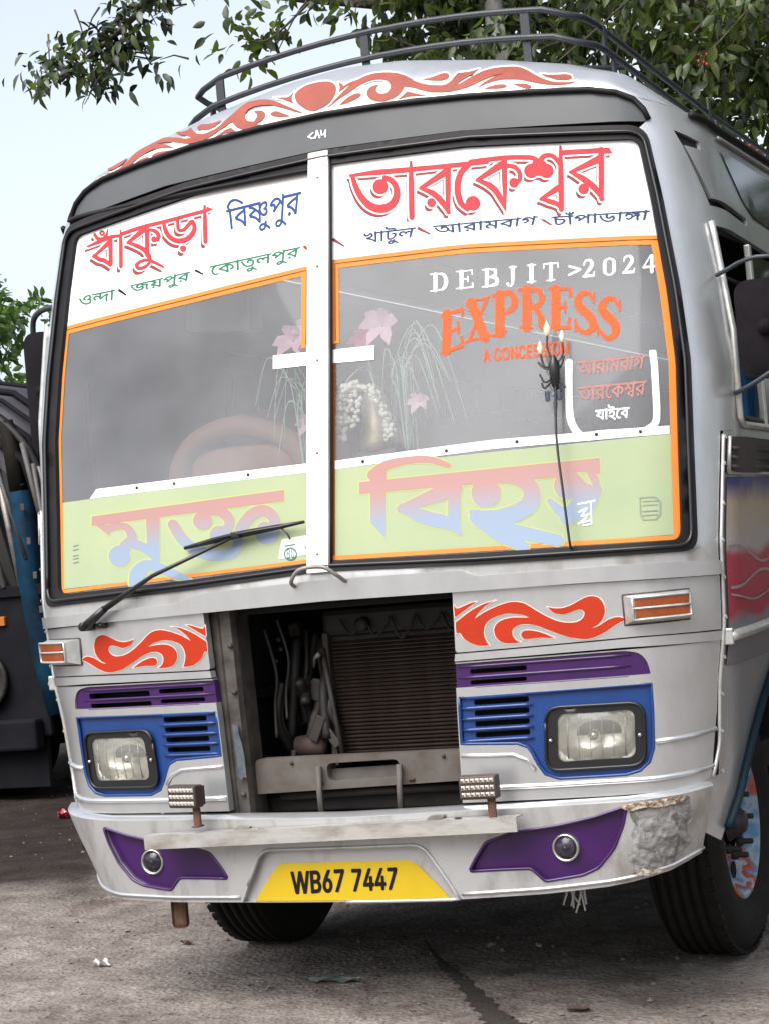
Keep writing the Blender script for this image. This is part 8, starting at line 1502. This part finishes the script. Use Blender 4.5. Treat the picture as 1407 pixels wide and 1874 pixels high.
    for c in ((-.55, 6.5, 4.05), (-.95, 6.5, 3.62), (-.25, 6.5, 4.35), (.0, 6.5, 3.72)):
        parts = []
        for _ in range(9):
            V, F = lathe_geo([(-.014, .001), (-.008, .012), (.006, .013), (.014, .001)], (c[0] + rr.uniform(-.05, .05), c[1] + rr.uniform(-.04, .04), c[2] + rr.uniform(-.04, .04)), 'z', 6); parts.append((V, F))
        V, F = merge(parts); mesh('berry_cluster', V, F, BER, T)
big_tree()
def tree_line():
    rr = random.Random(5)
    for i, (x, y, h, rad, lab) in enumerate([(-13.9, 18, 5.6, 1.5, 'pale green bushy tree showing above the old blue bus at far left'), (-11.6, 19.5, 5.4, 1.1, 'small pale tree top just left of the windscreen edge'), (5.5, 15, 8.5, 2.6, 'dark dense tree standing behind the right rear of the silver bus'), (-1.2, 17, 8.2, 2.0, 'thin dark tree behind the roof rack with sky between its leaves'), (1.9, 15.5, 8.0, 2.5, 'dense dark tree filling the gap behind the roof rack at right')]):
        T = empty('background_tree', (x, y, 0), lab, 'tree', 'trees standing behind the buses')
        limb([(x, y, -.1), (x + .1, y, h * .3), (x, y, h * .62)], .22, .12, T, 'trunk')
        cl = []
        dark = x > -5
        for _ in range(46 if dark else 44):
            d = Vector((rr.gauss(0, 1), rr.gauss(0, 1), rr.gauss(0, 1))).normalized() * rr.uniform(.3, 1) ** .5
            c = (x + d.x * rad, y + d.y * rad, h * .68 + d.z * h * .34); cl.append((c, (.6, .6, .45), (70 if x != -1.2 else 42) if dark else 170))
            if _ % 6 == 0: limb([(x, y, h * .5), ((x + c[0]) / 2, (y + c[1]) / 2, c[2] * .9), c], .05, .015, T)
        leaves_cloud('foliage', cl, LEAF if dark else LEAF2, T, 50 + i, size=(.10, .16) if dark else (.12, .20), hang=.3)
def added_flank_trees():  # unseen trees added to darken the bus flank and its reflections
    rr = random.Random(8)
    for x, y, h, rx, lab in ((4.9, 2.2, 7.4, 2.5, 'broad dark tree added unseen beside the right flank for the silver paint to reflect'), (5.2, 7.6, 8.0, 2.7, 'tall dark tree added unseen further along the right flank to darken the silver paint')):
        T = empty('added_flank_tree', (x, y, 0), lab, 'tree')
        limb([(x, y, -.2), (x + .1, y - .1, 1.8), (x, y, 4.2)], .26, .14, T, 'trunk')
        cl = []
        for k in range(60):
            d = Vector((rr.gauss(0, 1), rr.gauss(0, 1), rr.gauss(0, 1))).normalized() * rr.uniform(.45, 1)
            cl.append(((x + d.x * rx, y + d.y * 3.0, h * .54 + d.z * h * .47), (.8, .8, .6), 75))
            if k % 8 == 0: limb([(x, y, 3.2), (x + d.x * rx * .5, y + d.y * 1.5, h * .5 + d.z * h * .2), (x + d.x * rx, y + d.y * 3, h * .56 + d.z * h * .46)], .06, .015, T)
        leaves_cloud('foliage', cl, LEAF, T, 70 + int(x), size=(.20, .30), hang=.4)
added_flank_trees()
def added_tree_belt():
    # unseen trees added behind the camera, put there to be reflected in glass and paint
    rr = random.Random(77); cl = []
    for x, y, h, rx in ((-13, -17, 9.0, 3.2), (-8.5, -19, 7.2, 2.4), (-4.2, -20, 8.6, 2.8), (1.5, -19, 6.4, 2.6), (7.5, -16, 8.2, 3.0), (12, -11, 8.6, 3.0)):
        for k in range(36):
            d = Vector((rr.gauss(0, 1), rr.gauss(0, 1), rr.gauss(0, 1))).normalized() * rr.uniform(.4, 1)
            cl.append(((x + d.x * rx, y + d.y * 1.8, h * .52 + d.z * h * .48), (.9, .9, .7), 50))
    leaves_cloud('added_tree_belt', cl, LEAF, None, 91, size=(.30, .45), hang=.3)
added_tree_belt()
tree_line()
pole = empty('concrete_pole', (-1.86, 7.2, 0), 'pale grey concrete pole rising behind the roof rack', 'pole')
V, F = tube_geo([(-1.86, 7.2, -.1), (-1.84, 7.2, 3.0), (-1.82, 7.2, 8.0)], [.085, .060], 14); mesh('shaft', V, F, mat('pale_concrete', (0.36, 0.35, 0.33), 0.8, vary=.25, scale=8, bump=.2), pole)
for z in (5.9, 6.6): tube('pole_band', [(-1.83 + .075 * math.cos(t), 7.2 + .075 * math.sin(t), z) for t in np.linspace(0, 2 * PI, 17)], .008, GRIME, pole, 5)
wl = tube('wire', [(-1.82, 7.2, 7.4), (2, 9, 6.4), (8, 12, 7.2)], .008, BLACK, None, 5, smooth_path=True); tag(wl, 'thin dark wire running from the concrete pole into the tree', 'wire')
